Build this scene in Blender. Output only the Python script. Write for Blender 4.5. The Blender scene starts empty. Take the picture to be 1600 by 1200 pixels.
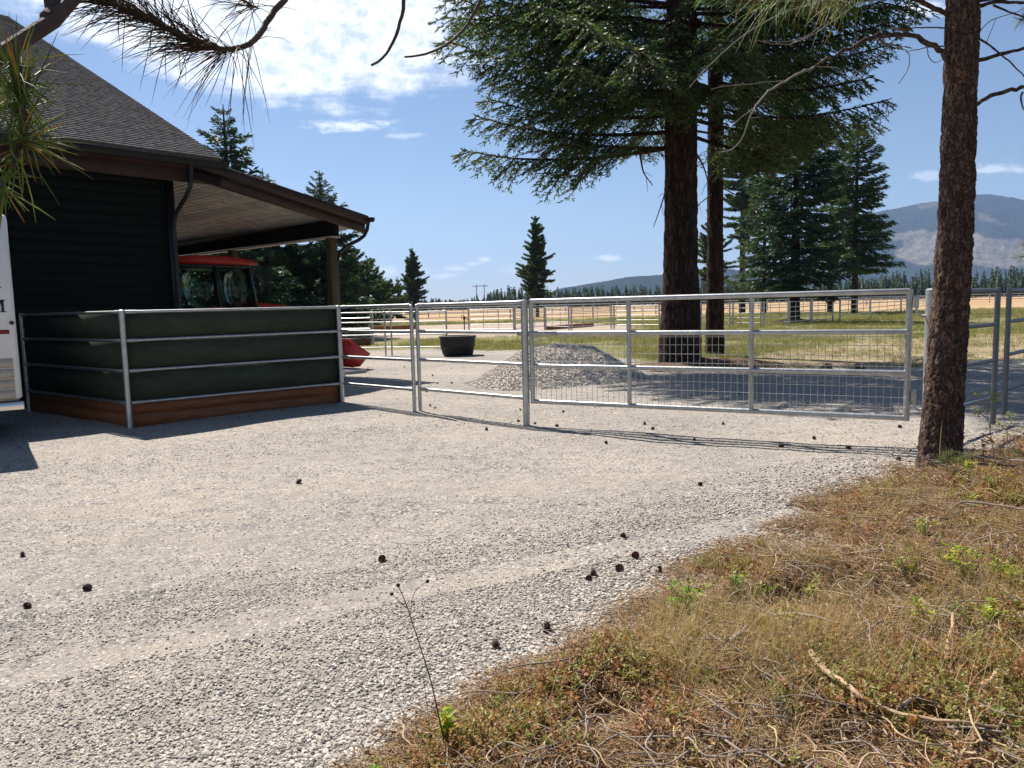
import bpy, math, random
import numpy as np
from mathutils import Vector, Matrix
PI = math.pi
R = math.radians
random.seed(7)
scene = bpy.context.scene
COL = scene.collection

# ------------------------------------------------------------------ camera
CAMZ, FOC = 1.65, 1200.0            # focal length in pixels of a 1600 wide frame
PITCH, ROLL = R(5.85), R(1.4)
_f = np.array([0, math.cos(PITCH), -math.sin(PITCH)])
_r0 = np.array([1.0, 0, 0])
_u0 = np.array([0, math.sin(PITCH), math.cos(PITCH)])
_r = math.cos(ROLL) * _r0 - math.sin(ROLL) * _u0
_u = math.sin(ROLL) * _r0 + math.cos(ROLL) * _u0
cam_d = bpy.data.cameras.new('camera')
cam_d.lens = 27.0
cam_d.sensor_width = 36.0
cam_d.clip_start = 0.05
cam_d.clip_end = 30000
cam = bpy.data.objects.new('camera', cam_d)
COL.objects.link(cam)
cam.matrix_world = Matrix(((_r[0], _u[0], -_f[0], 0), (_r[1], _u[1], -_f[1], 0), (_r[2], _u[2], -_f[2], CAMZ), (0, 0, 0, 1)))
scene.camera = cam

def ray(px, py):
    return _f + (px - 800) / FOC * _r + (600 - py) / FOC * _u
def gp(px, py, z=0.0):
    d = ray(px, py)
    t = (z - CAMZ) / d[2]
    return np.array([d[0] * t, d[1] * t, z])
def dp(px, py, Y):
    d = ray(px, py)
    t = Y / d[1]
    return np.array([d[0] * t, Y, CAMZ + d[2] * t])

# ------------------------------------------------------------------ sun, sky, exposure
SUN_EL = R(53.0)
SUN_DIR = np.array([-0.575, 0.818, 0.0])          # horizontal direction towards the sun
sun_d = bpy.data.lights.new('sun', 'SUN')
sun_d.energy = 5.0
sun_d.angle = R(0.53)
sun_d.color = (1.0, 0.95, 0.88)
sun = bpy.data.objects.new('sun', sun_d)
COL.objects.link(sun)
_s = Vector((SUN_DIR[0] * math.cos(SUN_EL), SUN_DIR[1] * math.cos(SUN_EL), math.sin(SUN_EL)))
sun.rotation_euler = _s.to_track_quat('Z', 'Y').to_euler()
sun.location = (-20, 30, 60)

world = bpy.data.worlds.new('World')
scene.world = world
world.use_nodes = True
WN, WL = world.node_tree.nodes, world.node_tree.links
WN.clear()
def wm(op, a, b=None, c=None, clamp=False):
    n = WN.new('ShaderNodeMath'); n.operation = op; n.use_clamp = clamp
    for i, v in enumerate((a, b, c)):
        if v is None: continue
        if isinstance(v, (int, float)): n.inputs[i].default_value = v
        else: WL.new(v, n.inputs[i])
    return n.outputs[0]
def wnoise(vec, scale, detail, rough=0.55, dim='3D'):
    n = WN.new('ShaderNodeTexNoise'); n.noise_dimensions = dim
    n.inputs['Scale'].default_value = scale; n.inputs['Detail'].default_value = detail; n.inputs['Roughness'].default_value = rough
    WL.new(vec, n.inputs['Vector']); return n.outputs['Fac']
def wsmooth(x, a, b):
    n = WN.new('ShaderNodeMapRange'); n.interpolation_type = 'SMOOTHSTEP'
    n.inputs['From Min'].default_value = a; n.inputs['From Max'].default_value = b
    WL.new(x, n.inputs['Value']); return n.outputs['Result']
def wcomb(x, y, z=0.0):
    n = WN.new('ShaderNodeCombineXYZ')
    for i, v in enumerate((x, y, z)):
        if isinstance(v, (int, float)): n.inputs[i].default_value = v
        else: WL.new(v, n.inputs[i])
    return n.outputs[0]
out = WN.new('ShaderNodeOutputWorld')
bg = WN.new('ShaderNodeBackground'); bg.inputs['Strength'].default_value = 0.060
WL.new(bg.outputs[0], out.inputs[0])
sky = WN.new('ShaderNodeTexSky'); sky.sky_type = 'NISHITA'; sky.sun_disc = False
sky.sun_elevation = SUN_EL
sky.sun_rotation = math.atan2(SUN_DIR[0], SUN_DIR[1])
sky.altitude = 700; sky.air_density = 1.0; sky.dust_density = 0.25; sky.ozone_density = 3.0
tc = WN.new('ShaderNodeTexCoord')
sp = WN.new('ShaderNodeSeparateXYZ'); WL.new(tc.outputs['Generated'], sp.inputs[0])
sx, sy, sz = sp.outputs
zc = wm('MAXIMUM', sz, 0.03)
px_, py_ = wm('DIVIDE', sx, zc), wm('DIVIDE', sy, zc)
plane = wcomb(px_, py_)
big = wnoise(plane, 0.55, 3)
edge = wnoise(plane, 1.9, 8, 0.62)
mott = wm('ADD', wm('MULTIPLY', wnoise(tc.outputs['Generated'], 62, 5, 0.62), 0.6), wm('MULTIPLY', wnoise(plane, 5.0, 5, 0.6), 0.4))
dx = wm('DIVIDE', wm('SUBTRACT', px_, -0.80), 0.86)
dy = wm('DIVIDE', wm('SUBTRACT', py_, 2.35), 1.75)
ell = wm('SUBTRACT', 1.0, wm('SQRT', wm('ADD', wm('MULTIPLY', dx, dx), wm('MULTIPLY', dy, dy))))
edge2 = wnoise(tc.outputs['Generated'], 16, 6, 0.6)
sheet = wm('ADD', wm('ADD', ell, wm('MULTIPLY', wm('SUBTRACT', edge, 0.5), 0.8)), wm('MULTIPLY', wm('SUBTRACT', edge2, 0.5), 0.6))
far = wm('MULTIPLY', wm('SUBTRACT', big, 0.63), 3.0)               # further cloud sheets all round the sky
far = wm('ADD', far, wm('MULTIPLY', wm('SUBTRACT', edge, 0.5), 0.8))
far = wm('MULTIPLY', far, wsmooth(sz, 0.12, 0.3))
cover = wm('MAXIMUM', wsmooth(sheet, 0.0, 0.32), wsmooth(far, 0.1, 0.6))
cover = wm('MULTIPLY', cover, wm('ADD', 0.50, wm('MULTIPLY', wsmooth(mott, 0.38, 0.58), 0.50)))
yc = wm('MAXIMUM', sy, 0.05)
az, el = wm('DIVIDE', sx, yc), wm('DIVIDE', sz, yc)
pn = wnoise(wcomb(az, wm('MULTIPLY', el, 2.5)), 38, 5, 0.65)
def puff(px, py, w, h, top):
    global cover
    d = ray(px, py); a, e = d[0] / d[1], d[2] / d[1]
    u = wm('DIVIDE', wm('SUBTRACT', az, a), w / FOC); v = wm('DIVIDE', wm('SUBTRACT', el, e), h / FOC)
    m = wm('SUBTRACT', 1.0, wm('SQRT', wm('ADD', wm('MULTIPLY', u, u), wm('MULTIPLY', v, v))))
    m = wm('ADD', m, wm('MULTIPLY', wm('SUBTRACT', pn, 0.5), 2.2))
    m = wm('MULTIPLY', wsmooth(m, 0.1, 0.9), top)
    cover = wm('MAXIMUM', cover, m)
for a in ((602, 424, 34, 15, 0.7), (694, 431, 34, 7, 0.75), (712, 420, 30, 8, 0.8), (740, 412, 22, 7, 0.8), (757, 405, 16, 6, 0.9), (665, 424, 40, 8, 0.4), (950, 404, 24, 8, 0.95),
          (800, 422, 40, 8, 0.35), (545, 197, 95, 12, 0.75), (630, 212, 40, 7, 0.4), (1555, 264, 90, 10, 0.5), (1450, 275, 40, 12, 0.35), (905, 275, 30, 9, 0.1), (1440, 12, 60, 22, 0.7)):
    puff(*a)
mix = WN.new('ShaderNodeMixRGB')
tint = WN.new('ShaderNodeMixRGB'); tint.blend_type = 'MULTIPLY'; tint.inputs[0].default_value = 1.0; tint.inputs[2].default_value = (1.02, 1.0, 1.02, 1)
WL.new(sky.outputs[0], tint.inputs[1])
WL.new(cover, mix.inputs['Fac']); WL.new(tint.outputs[0], mix.inputs[1])
mix.inputs[2].default_value = (12.5, 12.9, 13.6, 1)
WL.new(mix.outputs[0], bg.inputs['Color'])

vs = scene.view_settings
vs.view_transform = 'Standard'; vs.look = 'None'; vs.gamma = 1.0; vs.use_curve_mapping = False
vs.exposure = 0.8
scene.cycles.max_bounces = 6
scene.cycles.diffuse_bounces = 3
scene.cycles.volume_bounces = 0
scene.cycles.transparent_max_bounces = 16
scene.cycles.use_denoising = True
scene.cycles.caustics_reflective = False
scene.cycles.caustics_refractive = False

# ------------------------------------------------------------------ noise
def _hash(ix, iy, seed):
    h = (ix.astype(np.int64) * 374761393 + iy.astype(np.int64) * 668265263 + seed * 1442695041) & 0x7fffffff
    h = ((h ^ (h >> 13)) * 1274126177) & 0x7fffffff
    return ((h ^ (h >> 16)) & 0xffff) / 65535.0
def vnoise(x, y, seed=0):
    x = np.asarray(x, float); y = np.asarray(y, float)
    ix, iy = np.floor(x), np.floor(y)
    fx, fy = x - ix, y - iy
    fx = fx * fx * (3 - 2 * fx); fy = fy * fy * (3 - 2 * fy)
    a, b = _hash(ix, iy, seed), _hash(ix + 1, iy, seed)
    c, d = _hash(ix, iy + 1, seed), _hash(ix + 1, iy + 1, seed)
    return (a * (1 - fx) + b * fx) * (1 - fy) + (c * (1 - fx) + d * fx) * fy
def fbm(x, y, seed=0, o=4):
    s, a, t = 0, 1.0, 0
    for i in range(o):
        s = s + a * vnoise(x * 2 ** i, y * 2 ** i, seed + i * 17); t += a; a *= 0.5
    return s / t
def sstep(x, a, b):
    t = np.clip((x - a) / (b - a), 0, 1); return t * t * (3 - 2 * t)
def sdpoly(x, y, poly):
    """signed distance, positive inside"""
    x = np.asarray(x, float); y = np.asarray(y, float)
    d = np.full(x.shape, 1e18); ins = np.zeros(x.shape, bool)
    n = len(poly)
    for i in range(n):
        x0, y0 = poly[i][:2]; x1, y1 = poly[(i + 1) % n][:2]
        ex, ey = x1 - x0, y1 - y0
        t = np.clip(((x - x0) * ex + (y - y0) * ey) / (ex * ex + ey * ey + 1e-12), 0, 1)
        d = np.minimum(d, (x - x0 - t * ex) ** 2 + (y - y0 - t * ey) ** 2)
        c = (y0 > y) != (y1 > y)
        ins ^= c & (x < (x1 - x0) * (y - y0) / (y1 - y0 + 1e-12) + x0)
    d = np.sqrt(d)
    return np.where(ins, d, -d)

# ------------------------------------------------------------------ materials
def new_mat(name):
    m = bpy.data.materials.new(name); m.use_nodes = True
    nt = m.node_tree
    b = nt.nodes['Principled BSDF']
    return m, nt.nodes, nt.links, b
def setspec(b, v):
    b.inputs['Specular IOR Level'].default_value = v
def ramp(N, stops):
    n = N.new('ShaderNodeValToRGB')
    e = n.color_ramp.elements
    e[0].position, e[0].color = stops[0][0], (*stops[0][1], 1)
    e[1].position, e[1].color = stops[-1][0], (*stops[-1][1], 1)
    for p, c in stops[1:-1]:
        q = e.new(p); q.color = (*c, 1)
    return n
def pmat(name, col, rough=0.6, metal=0.0, var=0.2, scale=6.0, bump=0.0, bscale=60.0, stretch=(1, 1, 1), spec=0.4, col2=None, isl=0.0, detail=5):
    m, N, L, b = new_mat(name)
    b.inputs['Roughness'].default_value = rough; b.inputs['Metallic'].default_value = metal; setspec(b, spec)
    tc = N.new('ShaderNodeTexCoord'); mp = N.new('ShaderNodeMapping')
    mp.inputs['Scale'].default_value = stretch
    L.new(tc.outputs['Object'], mp.inputs[0])
    nz = N.new('ShaderNodeTexNoise'); nz.inputs['Scale'].default_value = scale; nz.inputs['Detail'].default_value = detail; nz.inputs['Roughness'].default_value = 0.65
    L.new(mp.outputs[0], nz.inputs[0])
    c1 = tuple(c * (1 - var) for c in col); c2 = tuple(min(1, c * (1 + var)) for c in (col2 or col))
    rp = ramp(N, [(0.3, c1), (0.7, c2)])
    L.new(nz.outputs['Fac'], rp.inputs[0])
    last = rp.outputs[0]
    if isl:
        g = N.new('ShaderNodeNewGeometry'); o = N.new('ShaderNodeObjectInfo')
        ad = N.new('ShaderNodeMath'); ad.operation = 'ADD'; L.new(g.outputs['Random Per Island'], ad.inputs[0]); L.new(o.outputs['Random'], ad.inputs[1])
        mr = N.new('ShaderNodeMapRange'); mr.inputs['From Max'].default_value = 2.0
        mr.inputs['To Min'].default_value = 1 - isl; mr.inputs['To Max'].default_value = 1 + isl
        L.new(ad.outputs[0], mr.inputs['Value'])
        mx = N.new('ShaderNodeMixRGB'); mx.blend_type = 'MULTIPLY'; mx.inputs[0].default_value = 1
        L.new(last, mx.inputs[1]); L.new(mr.outputs[0], mx.inputs[2]); last = mx.outputs[0]
    L.new(last, b.inputs['Base Color'])
    if bump:
        n2 = N.new('ShaderNodeTexNoise'); n2.inputs['Scale'].default_value = bscale; n2.inputs['Detail'].default_value = 6
        L.new(mp.outputs[0], n2.inputs[0])
        bp = N.new('ShaderNodeBump'); bp.inputs['Strength'].default_value = bump; bp.inputs['Distance'].default_value = 0.01
        L.new(n2.outputs['Fac'], bp.inputs['Height']); L.new(bp.outputs[0], b.inputs['Normal'])
    return m
def leafmat(name, stops, trans=0.35, rough=0.55, tcol=1.6, spec=0.3, by='both'):
    """leaf: colour differs from leaf to leaf (or plant to plant), some light passes through"""
    m, N, L, b = new_mat(name)
    b.inputs['Roughness'].default_value = rough; setspec(b, spec)
    g = N.new('ShaderNodeNewGeometry'); o = N.new('ShaderNodeObjectInfo')
    if by == 'island': v = g.outputs['Random Per Island']
    else:
        a = N.new('ShaderNodeMath'); a.operation = 'MULTIPLY_ADD'; a.inputs[1].default_value = 0.35
        L.new(g.outputs['Random Per Island'], a.inputs[0])
        a2 = N.new('ShaderNodeMath'); a2.operation = 'MULTIPLY'; a2.inputs[1].default_value = 0.65
        L.new(o.outputs['Random'], a2.inputs[0]); L.new(a2.outputs[0], a.inputs[2]); v = a.outputs[0]
    rp = ramp(N, stops); L.new(v, rp.inputs[0])
    L.new(rp.outputs[0], b.inputs['Base Color'])
    tr = N.new('ShaderNodeBsdfTranslucent')
    mul = N.new('ShaderNodeMixRGB'); mul.blend_type = 'MULTIPLY'; mul.inputs[0].default_value = 1
    L.new(rp.outputs[0], mul.inputs[1]); mul.inputs[2].default_value = (tcol, tcol * 1.05, tcol * 0.6, 1)
    L.new(mul.outputs[0], tr.inputs[0])
    mx = N.new('ShaderNodeMixShader'); mx.inputs[0].default_value = trans
    L.new(b.outputs[0], mx.inputs[1]); L.new(tr.outputs[0], mx.inputs[2])
    L.new(mx.outputs[0], N['Material Output'].inputs[0])
    return m
def glassmat(name, tint, fac=0.12):
    m, N, L, b = new_mat(name)
    t = N.new('ShaderNodeBsdfTransparent'); t.inputs[0].default_value = (*tint, 1)
    gl = N.new('ShaderNodeBsdfGlossy'); gl.inputs['Roughness'].default_value = 0.02
    fr = N.new('ShaderNodeFresnel'); fr.inputs[0].default_value = 1.5
    ad = N.new('ShaderNodeMath'); ad.operation = 'ADD'; ad.inputs[1].default_value = fac * 0.3; ad.operation = 'MULTIPLY'; ad.inputs[1].default_value = 0.45; L.new(fr.outputs[0], ad.inputs[0])
    mx = N.new('ShaderNodeMixShader'); L.new(ad.outputs[0], mx.inputs[0]); L.new(t.outputs[0], mx.inputs[1]); L.new(gl.outputs[0], mx.inputs[2])
    L.new(mx.outputs[0], N['Material Output'].inputs[0]); return m

M = {}
M['galv'] = pmat('galvanised_steel', (0.45, 0.455, 0.445), 0.40, 0.85, 0.22, 11, 0.08, 90, detail=8)
M['galv_old'] = pmat('weathered_galvanised_steel', (0.42, 0.42, 0.42), 0.5, 0.6, 0.15, 10)
M['backlit_pipe'] = pmat('backlit_grey_pipe', (0.16, 0.17, 0.18), 0.5, 0.6, 0.15, 12)  # pipe colour darkened to carry the shade of a backlit fence
M['green_board'] = pmat('dark_green_board', (0.044, 0.054, 0.035), 0.75, 0, 0.22, 3, 0.0, 30, (1, 1, 3), spec=0.2)
M['kick'] = pmat('red_brown_timber', (0.24, 0.085, 0.030), 0.6, 0, 0.35, 4, 0.35, 40, (1, 1, 9))
M['siding'] = pmat('black_green_siding', (0.0055, 0.0085, 0.0085), 0.7, 0, 0.3, 3, 0.25, 60, (1, 1, 8), spec=0.15)
M['fascia'] = pmat('dark_brown_trim', (0.034, 0.015, 0.009), 0.55, 0, 0.25, 5, 0.2, 50)
M['black'] = pmat('black_painted_metal', (0.012, 0.011, 0.012), 0.35, 0, 0.2, 6)
M['gutter'] = pmat('black_gutter_metal', (0.007, 0.006, 0.009), 0.45, 0, 0.2, 6)
M['ceiling'] = pmat('grey_stained_boards', (0.42, 0.385, 0.35), 0.8, 0, 0.3, 3, 0.2, 40, (1, 1, 1), isl=0.3, spec=0.1)
M['beam'] = pmat('near_black_beam', (0.014, 0.011, 0.009), 0.9, 0, 0.3, 5, spec=0.0)
M['post'] = pmat('oiled_timber_post', (0.085, 0.055, 0.022), 0.6, 0, 0.3, 3, 0.25, 30, (6, 6, 1))
M['shingle'] = pmat('grey_brown_shingle', (0.155, 0.138, 0.132), 0.9, 0, 0.25, 14, 0.6, 300, isl=0.24, spec=0.2)
M['red'] = pmat('orange_red_paint', (0.44, 0.026, 0.009), 0.4, 0, 0.25, 5, detail=8)
M['rubber'] = pmat('black_rubber', (0.018, 0.018, 0.02), 0.65, 0, 0.3, 12, 0.2, 60)
M['white'] = pmat('white_trailer_paint', (0.78, 0.77, 0.74), 0.35, 0, 0.06, 3)
M['alu'] = pmat('polished_aluminium', (0.75, 0.73, 0.70), 0.22, 0.95, 0.1, 8)
M['slat'] = pmat('metal_slat_tan_reflection', (0.58, 0.50, 0.40), 0.4, 0.25, 0.2, 5)  # tan reflection of the gravel put into the metal's colour
M['print'] = pmat('dark_print', (0.03, 0.025, 0.03), 0.5)
M['redtape'] = pmat('dark_red_tape', (0.28, 0.02, 0.03), 0.4)
M['glass'] = glassmat('cab_glass', (0.62, 0.74, 0.68))
M['mirror'] = pmat('mirror_glass', (0.7, 0.72, 0.72), 0.05, 1.0, 0.02)
M['lamp'] = pmat('clear_lens', (0.6, 0.6, 0.6), 0.15)
def barkmat(name, dark, lite, sc, stretch, bump, dist):
    m, N, L, b = new_mat(name)
    b.inputs['Roughness'].default_value = 0.92; setspec(b, 0.12)
    tc = N.new('ShaderNodeTexCoord'); mp = N.new('ShaderNodeMapping'); mp.inputs['Scale'].default_value = (1, 1, stretch)
    nz = N.new('ShaderNodeTexNoise'); nz.inputs['Scale'].default_value = sc * 0.8; nz.inputs['Detail'].default_value = 5
    L.new(tc.outputs['Object'], nz.inputs[0])
    wr = N.new('ShaderNodeMixRGB'); wr.blend_type = 'LINEAR_LIGHT'; wr.inputs[0].default_value = 0.05; L.new(tc.outputs['Object'], wr.inputs[1]); L.new(nz.outputs['Color'], wr.inputs[2])
    L.new(wr.outputs[0], mp.inputs[0])
    v = N.new('ShaderNodeTexVoronoi'); v.feature = 'DISTANCE_TO_EDGE'; v.inputs['Scale'].default_value = sc; L.new(mp.outputs[0], v.inputs['Vector'])
    v2 = N.new('ShaderNodeTexVoronoi'); v2.inputs['Scale'].default_value = sc; L.new(mp.outputs[0], v2.inputs['Vector'])
    sep = N.new('ShaderNodeSeparateColor'); L.new(v2.outputs['Color'], sep.inputs[0])
    mid = tuple((a + c) / 2.2 for a, c in zip(dark, lite))
    pl = ramp(N, [(0.0, mid), (0.55, lite), (0.85, tuple(c * 1.35 for c in lite)), (1.0, tuple(x * 1.2 for x in (lite[0], lite[1] * 0.8, lite[2] * 0.65)))]); L.new(sep.outputs[0], pl.inputs[0])
    n2 = N.new('ShaderNodeTexNoise'); n2.inputs['Scale'].default_value = sc * 4; n2.inputs['Detail'].default_value = 8; n2.inputs['Roughness'].default_value = 0.7; L.new(mp.outputs[0], n2.inputs[0])
    fr = ramp(N, [(0.3, (0.45, 0.42, 0.4)), (0.7, (1.25, 1.2, 1.2))]); L.new(n2.outputs['Fac'], fr.inputs[0])
    mu = N.new('ShaderNodeMixRGB'); mu.blend_type = 'MULTIPLY'; mu.inputs[0].default_value = 1; L.new(pl.outputs[0], mu.inputs[1]); L.new(fr.outputs[0], mu.inputs[2])
    ed = ramp(N, [(0.0, (0.15, 0.15, 0.15)), (0.20, (1, 1, 1))]); L.new(v.outputs['Distance'], ed.inputs[0])
    mx = N.new('ShaderNodeMixRGB'); L.new(ed.outputs[0], mx.inputs[0]); mx.inputs[1].default_value = (*dark, 1); L.new(mu.outputs[0], mx.inputs[2])
    L.new(mx.outputs[0], b.inputs['Base Color'])
    h = N.new('ShaderNodeMath'); h.operation = 'ADD'; L.new(ed.outputs[0], h.inputs[0]); L.new(n2.outputs['Fac'], h.inputs[1])
    h2 = N.new('ShaderNodeMath'); h2.operation = 'MULTIPLY_ADD'; h2.inputs[1].default_value = 0.6; L.new(sep.outputs[1], h2.inputs[0]); L.new(h.outputs[0], h2.inputs[2])
    bp = N.new('ShaderNodeBump'); bp.inputs['Strength'].default_value = bump; bp.inputs['Distance'].default_value = dist; L.new(h2.outputs[0], bp.inputs['Height']); L.new(bp.outputs[0], b.inputs['Normal'])
    return m
M['bark'] = barkmat('grey_brown_pine_bark', (0.038, 0.024, 0.018), (0.21, 0.15, 0.12), 30, 0.24, 1.0, 0.014)
M['bark_fir'] = barkmat('dark_fir_bark', (0.018, 0.012, 0.010), (0.085, 0.055, 0.043), 14, 0.18, 1.0, 0.03)
M['twig'] = pmat('bare_grey_twig', (0.21, 0.18, 0.15), 0.8, 0, 0.3, 20)
M['twig_dark'] = pmat('dark_twig', (0.085, 0.055, 0.04), 0.8, 0, 0.4, 20, 0.5, 80)
M['fir'] = leafmat('fir_needles', [(0.0, (0.022, 0.044, 0.020)), (0.5, (0.040, 0.070, 0.027)), (1.0, (0.10, 0.12, 0.040))], 0.40, 0.5, 1.7, by='island')
M['fir_blue'] = leafmat('blue_green_needles', [(0.0, (0.022, 0.046, 0.030)), (0.6, (0.036, 0.068, 0.040)), (1.0, (0.06, 0.10, 0.05))], 0.32, 0.5, 1.5, by='island')
M['pine'] = leafmat('pine_needles', [(0.0, (0.030, 0.056, 0.026)), (0.6, (0.055, 0.090, 0.035)), (1.0, (0.10, 0.135, 0.05))], 0.36, 0.5, 1.6, by='island')
M['needle_near'] = leafmat('long_pine_needles', [(0.0, (0.09, 0.14, 0.03)), (0.6, (0.19, 0.25, 0.05)), (0.85, (0.30, 0.32, 0.08)), (0.9, (0.45, 0.27, 0.06)), (1.0, (0.28, 0.13, 0.045))], 0.42, 0.5, 1.7, spec=0.3, by='island')
M['needle_brown'] = leafmat('red_brown_pine_needles', [(0.0, (0.05, 0.035, 0.02)), (0.35, (0.035, 0.05, 0.02)), (0.7, (0.10, 0.045, 0.03)), (1.0, (0.14, 0.06, 0.04))], 0.2, 0.5, 1.4, spec=0.25, by='island')
M['forest'] = leafmat('far_forest_needles', [(0.0, (0.018, 0.040, 0.020)), (0.6, (0.034, 0.062, 0.028)), (1.0, (0.075, 0.10, 0.045))], 0.2, 0.7, 1.4, by='island')
M['cone'] = pmat('brown_pine_cone', (0.085, 0.046, 0.030), 0.8, 0, 0.5, 60)
M['cone_red'] = pmat('red_brown_pine_cone', (0.16, 0.055, 0.03), 0.8, 0, 0.5, 60)
M['stick'] = pmat('sun_bleached_stick', (0.44, 0.31, 0.18), 0.7, 0, 0.35, 14, 0.4, 70)
M['stick_grey'] = pmat('grey_dead_stick', (0.26, 0.21, 0.17), 0.8, 0, 0.4, 14, 0.4, 70)
M['straw'] = leafmat('straw_grass', [(0.0, (0.26, 0.16, 0.075)), (0.5, (0.42, 0.29, 0.14)), (0.8, (0.60, 0.46, 0.25)), (1.0, (0.30, 0.26, 0.09))], 0.3, 0.6, 1.2)
M['shrub'] = leafmat('ground_shrub_leaf', [(0.0, (0.25, 0.085, 0.04)), (0.28, (0.34, 0.15, 0.065)), (0.5, (0.38, 0.24, 0.10)), (0.66, (0.30, 0.28, 0.08)), (1.0, (0.15, 0.22, 0.05))], 0.35, 0.45, 1.5)
M['leaf_green'] = leafmat('fresh_green_leaf', [(0.0, (0.10, 0.22, 0.03)), (0.6, (0.19, 0.32, 0.04)), (1.0, (0.36, 0.40, 0.06))], 0.45, 0.45, 1.5, by='island')
M['leaf_yellow'] = leafmat('yellow_green_leaf', [(0.0, (0.22, 0.30, 0.04)), (0.6, (0.40, 0.42, 0.07)), (1.0, (0.48, 0.38, 0.08))], 0.45, 0.45, 1.5, by='island')
M['leaf_orange'] = leafmat('dry_orange_leaf', [(0.0, (0.40, 0.20, 0.08)), (1.0, (0.45, 0.30, 0.14))], 0.4, 0.5, 1.4, by='island')
M['meadow_blade'] = leafmat('meadow_grass', [(0.0, (0.08, 0.115, 0.03)), (0.45, (0.16, 0.17, 0.05)), (0.7, (0.32, 0.26, 0.10)), (1.0, (0.42, 0.34, 0.16))], 0.35, 0.6, 1.3)
M['litter'] = leafmat('fallen_needles', [(0.0, (0.16, 0.09, 0.05)), (0.5, (0.34, 0.20, 0.10)), (1.0, (0.52, 0.38, 0.20))], 0.1, 0.7, 1.1)
M['chips'] = leafmat('dead_leaf_chips', [(0.0, (0.06, 0.032, 0.02)), (0.35, (0.16, 0.08, 0.045)), (0.7, (0.34, 0.20, 0.11)), (1.0, (0.55, 0.42, 0.28))], 0.12, 0.7, 1.1)
m_, N_, L_, b_ = new_mat('gravel_stone'); b_.inputs['Roughness'].default_value = 0.85; setspec(b_, 0.2); M['stone'] = m_
o_ = N_.new('ShaderNodeObjectInfo'); rp_ = ramp(N_, [(0.0, (0.12, 0.11, 0.10)), (0.2, (0.29, 0.262, 0.23)), (0.45, (0.44, 0.395, 0.345)), (0.65, (0.50, 0.44, 0.37)), (0.9, (0.56, 0.51, 0.445)), (1.0, (0.72, 0.67, 0.60))]); L_.new(o_.outputs['Random'], rp_.inputs[0]); L_.new(rp_.outputs[0], b_.inputs['Base Color'])
M['pile_stone'] = pmat('pile_stone', (0.44, 0.395, 0.345), 0.85, 0, 0.12, 40, 0, 0, isl=0.6, spec=0.25)
M['soil'] = pmat('needle_strewn_soil', (0.13, 0.085, 0.055), 0.95, 0, 0.5, 9, 1.0, 40, spec=0.1, detail=8)
M['railroad'] = pmat('orange_brown_timber', (0.30, 0.13, 0.045), 0.8, 0, 0.3, 6)
M['white_rail'] = pmat('white_vinyl_rail', (0.72, 0.72, 0.72), 0.5, 0, 0.05)
M['pale_rock'] = pmat('pale_rock', (0.7, 0.68, 0.64), 0.8, 0, 0.15, 20)
M['rock'] = pmat('brown_rock', (0.10, 0.07, 0.05), 0.9, 0, 0.4, 8, 0.8, 30)

# ------------------------------------------------------------------ mesh helpers
def nrm(v):
    v = np.asarray(v, float); return v / (np.linalg.norm(v) + 1e-12)
ORG = {}
def link_mesh(name, me, parent=None):
    o = bpy.data.objects.new(name, me); COL.objects.link(o)
    if parent is not None: o.parent = parent
    return o
def np_mesh(name, V, F, mats, smooth=False, midx=None):
    """V (n,3), F: list of (k, m) arrays"""
    me = bpy.data.meshes.new(name)
    V = np.ascontiguousarray(V, np.float32)
    F = [np.asarray(f, np.int32) for f in F if len(f)]
    me.vertices.add(len(V)); me.vertices.foreach_set('co', V.ravel())
    li = np.concatenate([f.ravel() for f in F]); tot = np.concatenate([np.full(len(f), f.shape[1], np.int32) for f in F])
    st = np.concatenate([[0], np.cumsum(tot)[:-1]]).astype(np.int32)
    me.loops.add(len(li)); me.loops.foreach_set('vertex_index', li)
    me.polygons.add(len(tot)); me.polygons.foreach_set('loop_start', st); me.polygons.foreach_set('loop_total', tot)
    if midx is not None: me.polygons.foreach_set('material_index', np.asarray(midx, np.int32))
    if smooth: me.polygons.foreach_set('use_smooth', np.ones(len(tot), bool))
    me.update(calc_edges=True)
    for m in (mats if isinstance(mats, (list, tuple)) else [mats]): me.materials.append(m)
    return me
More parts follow.
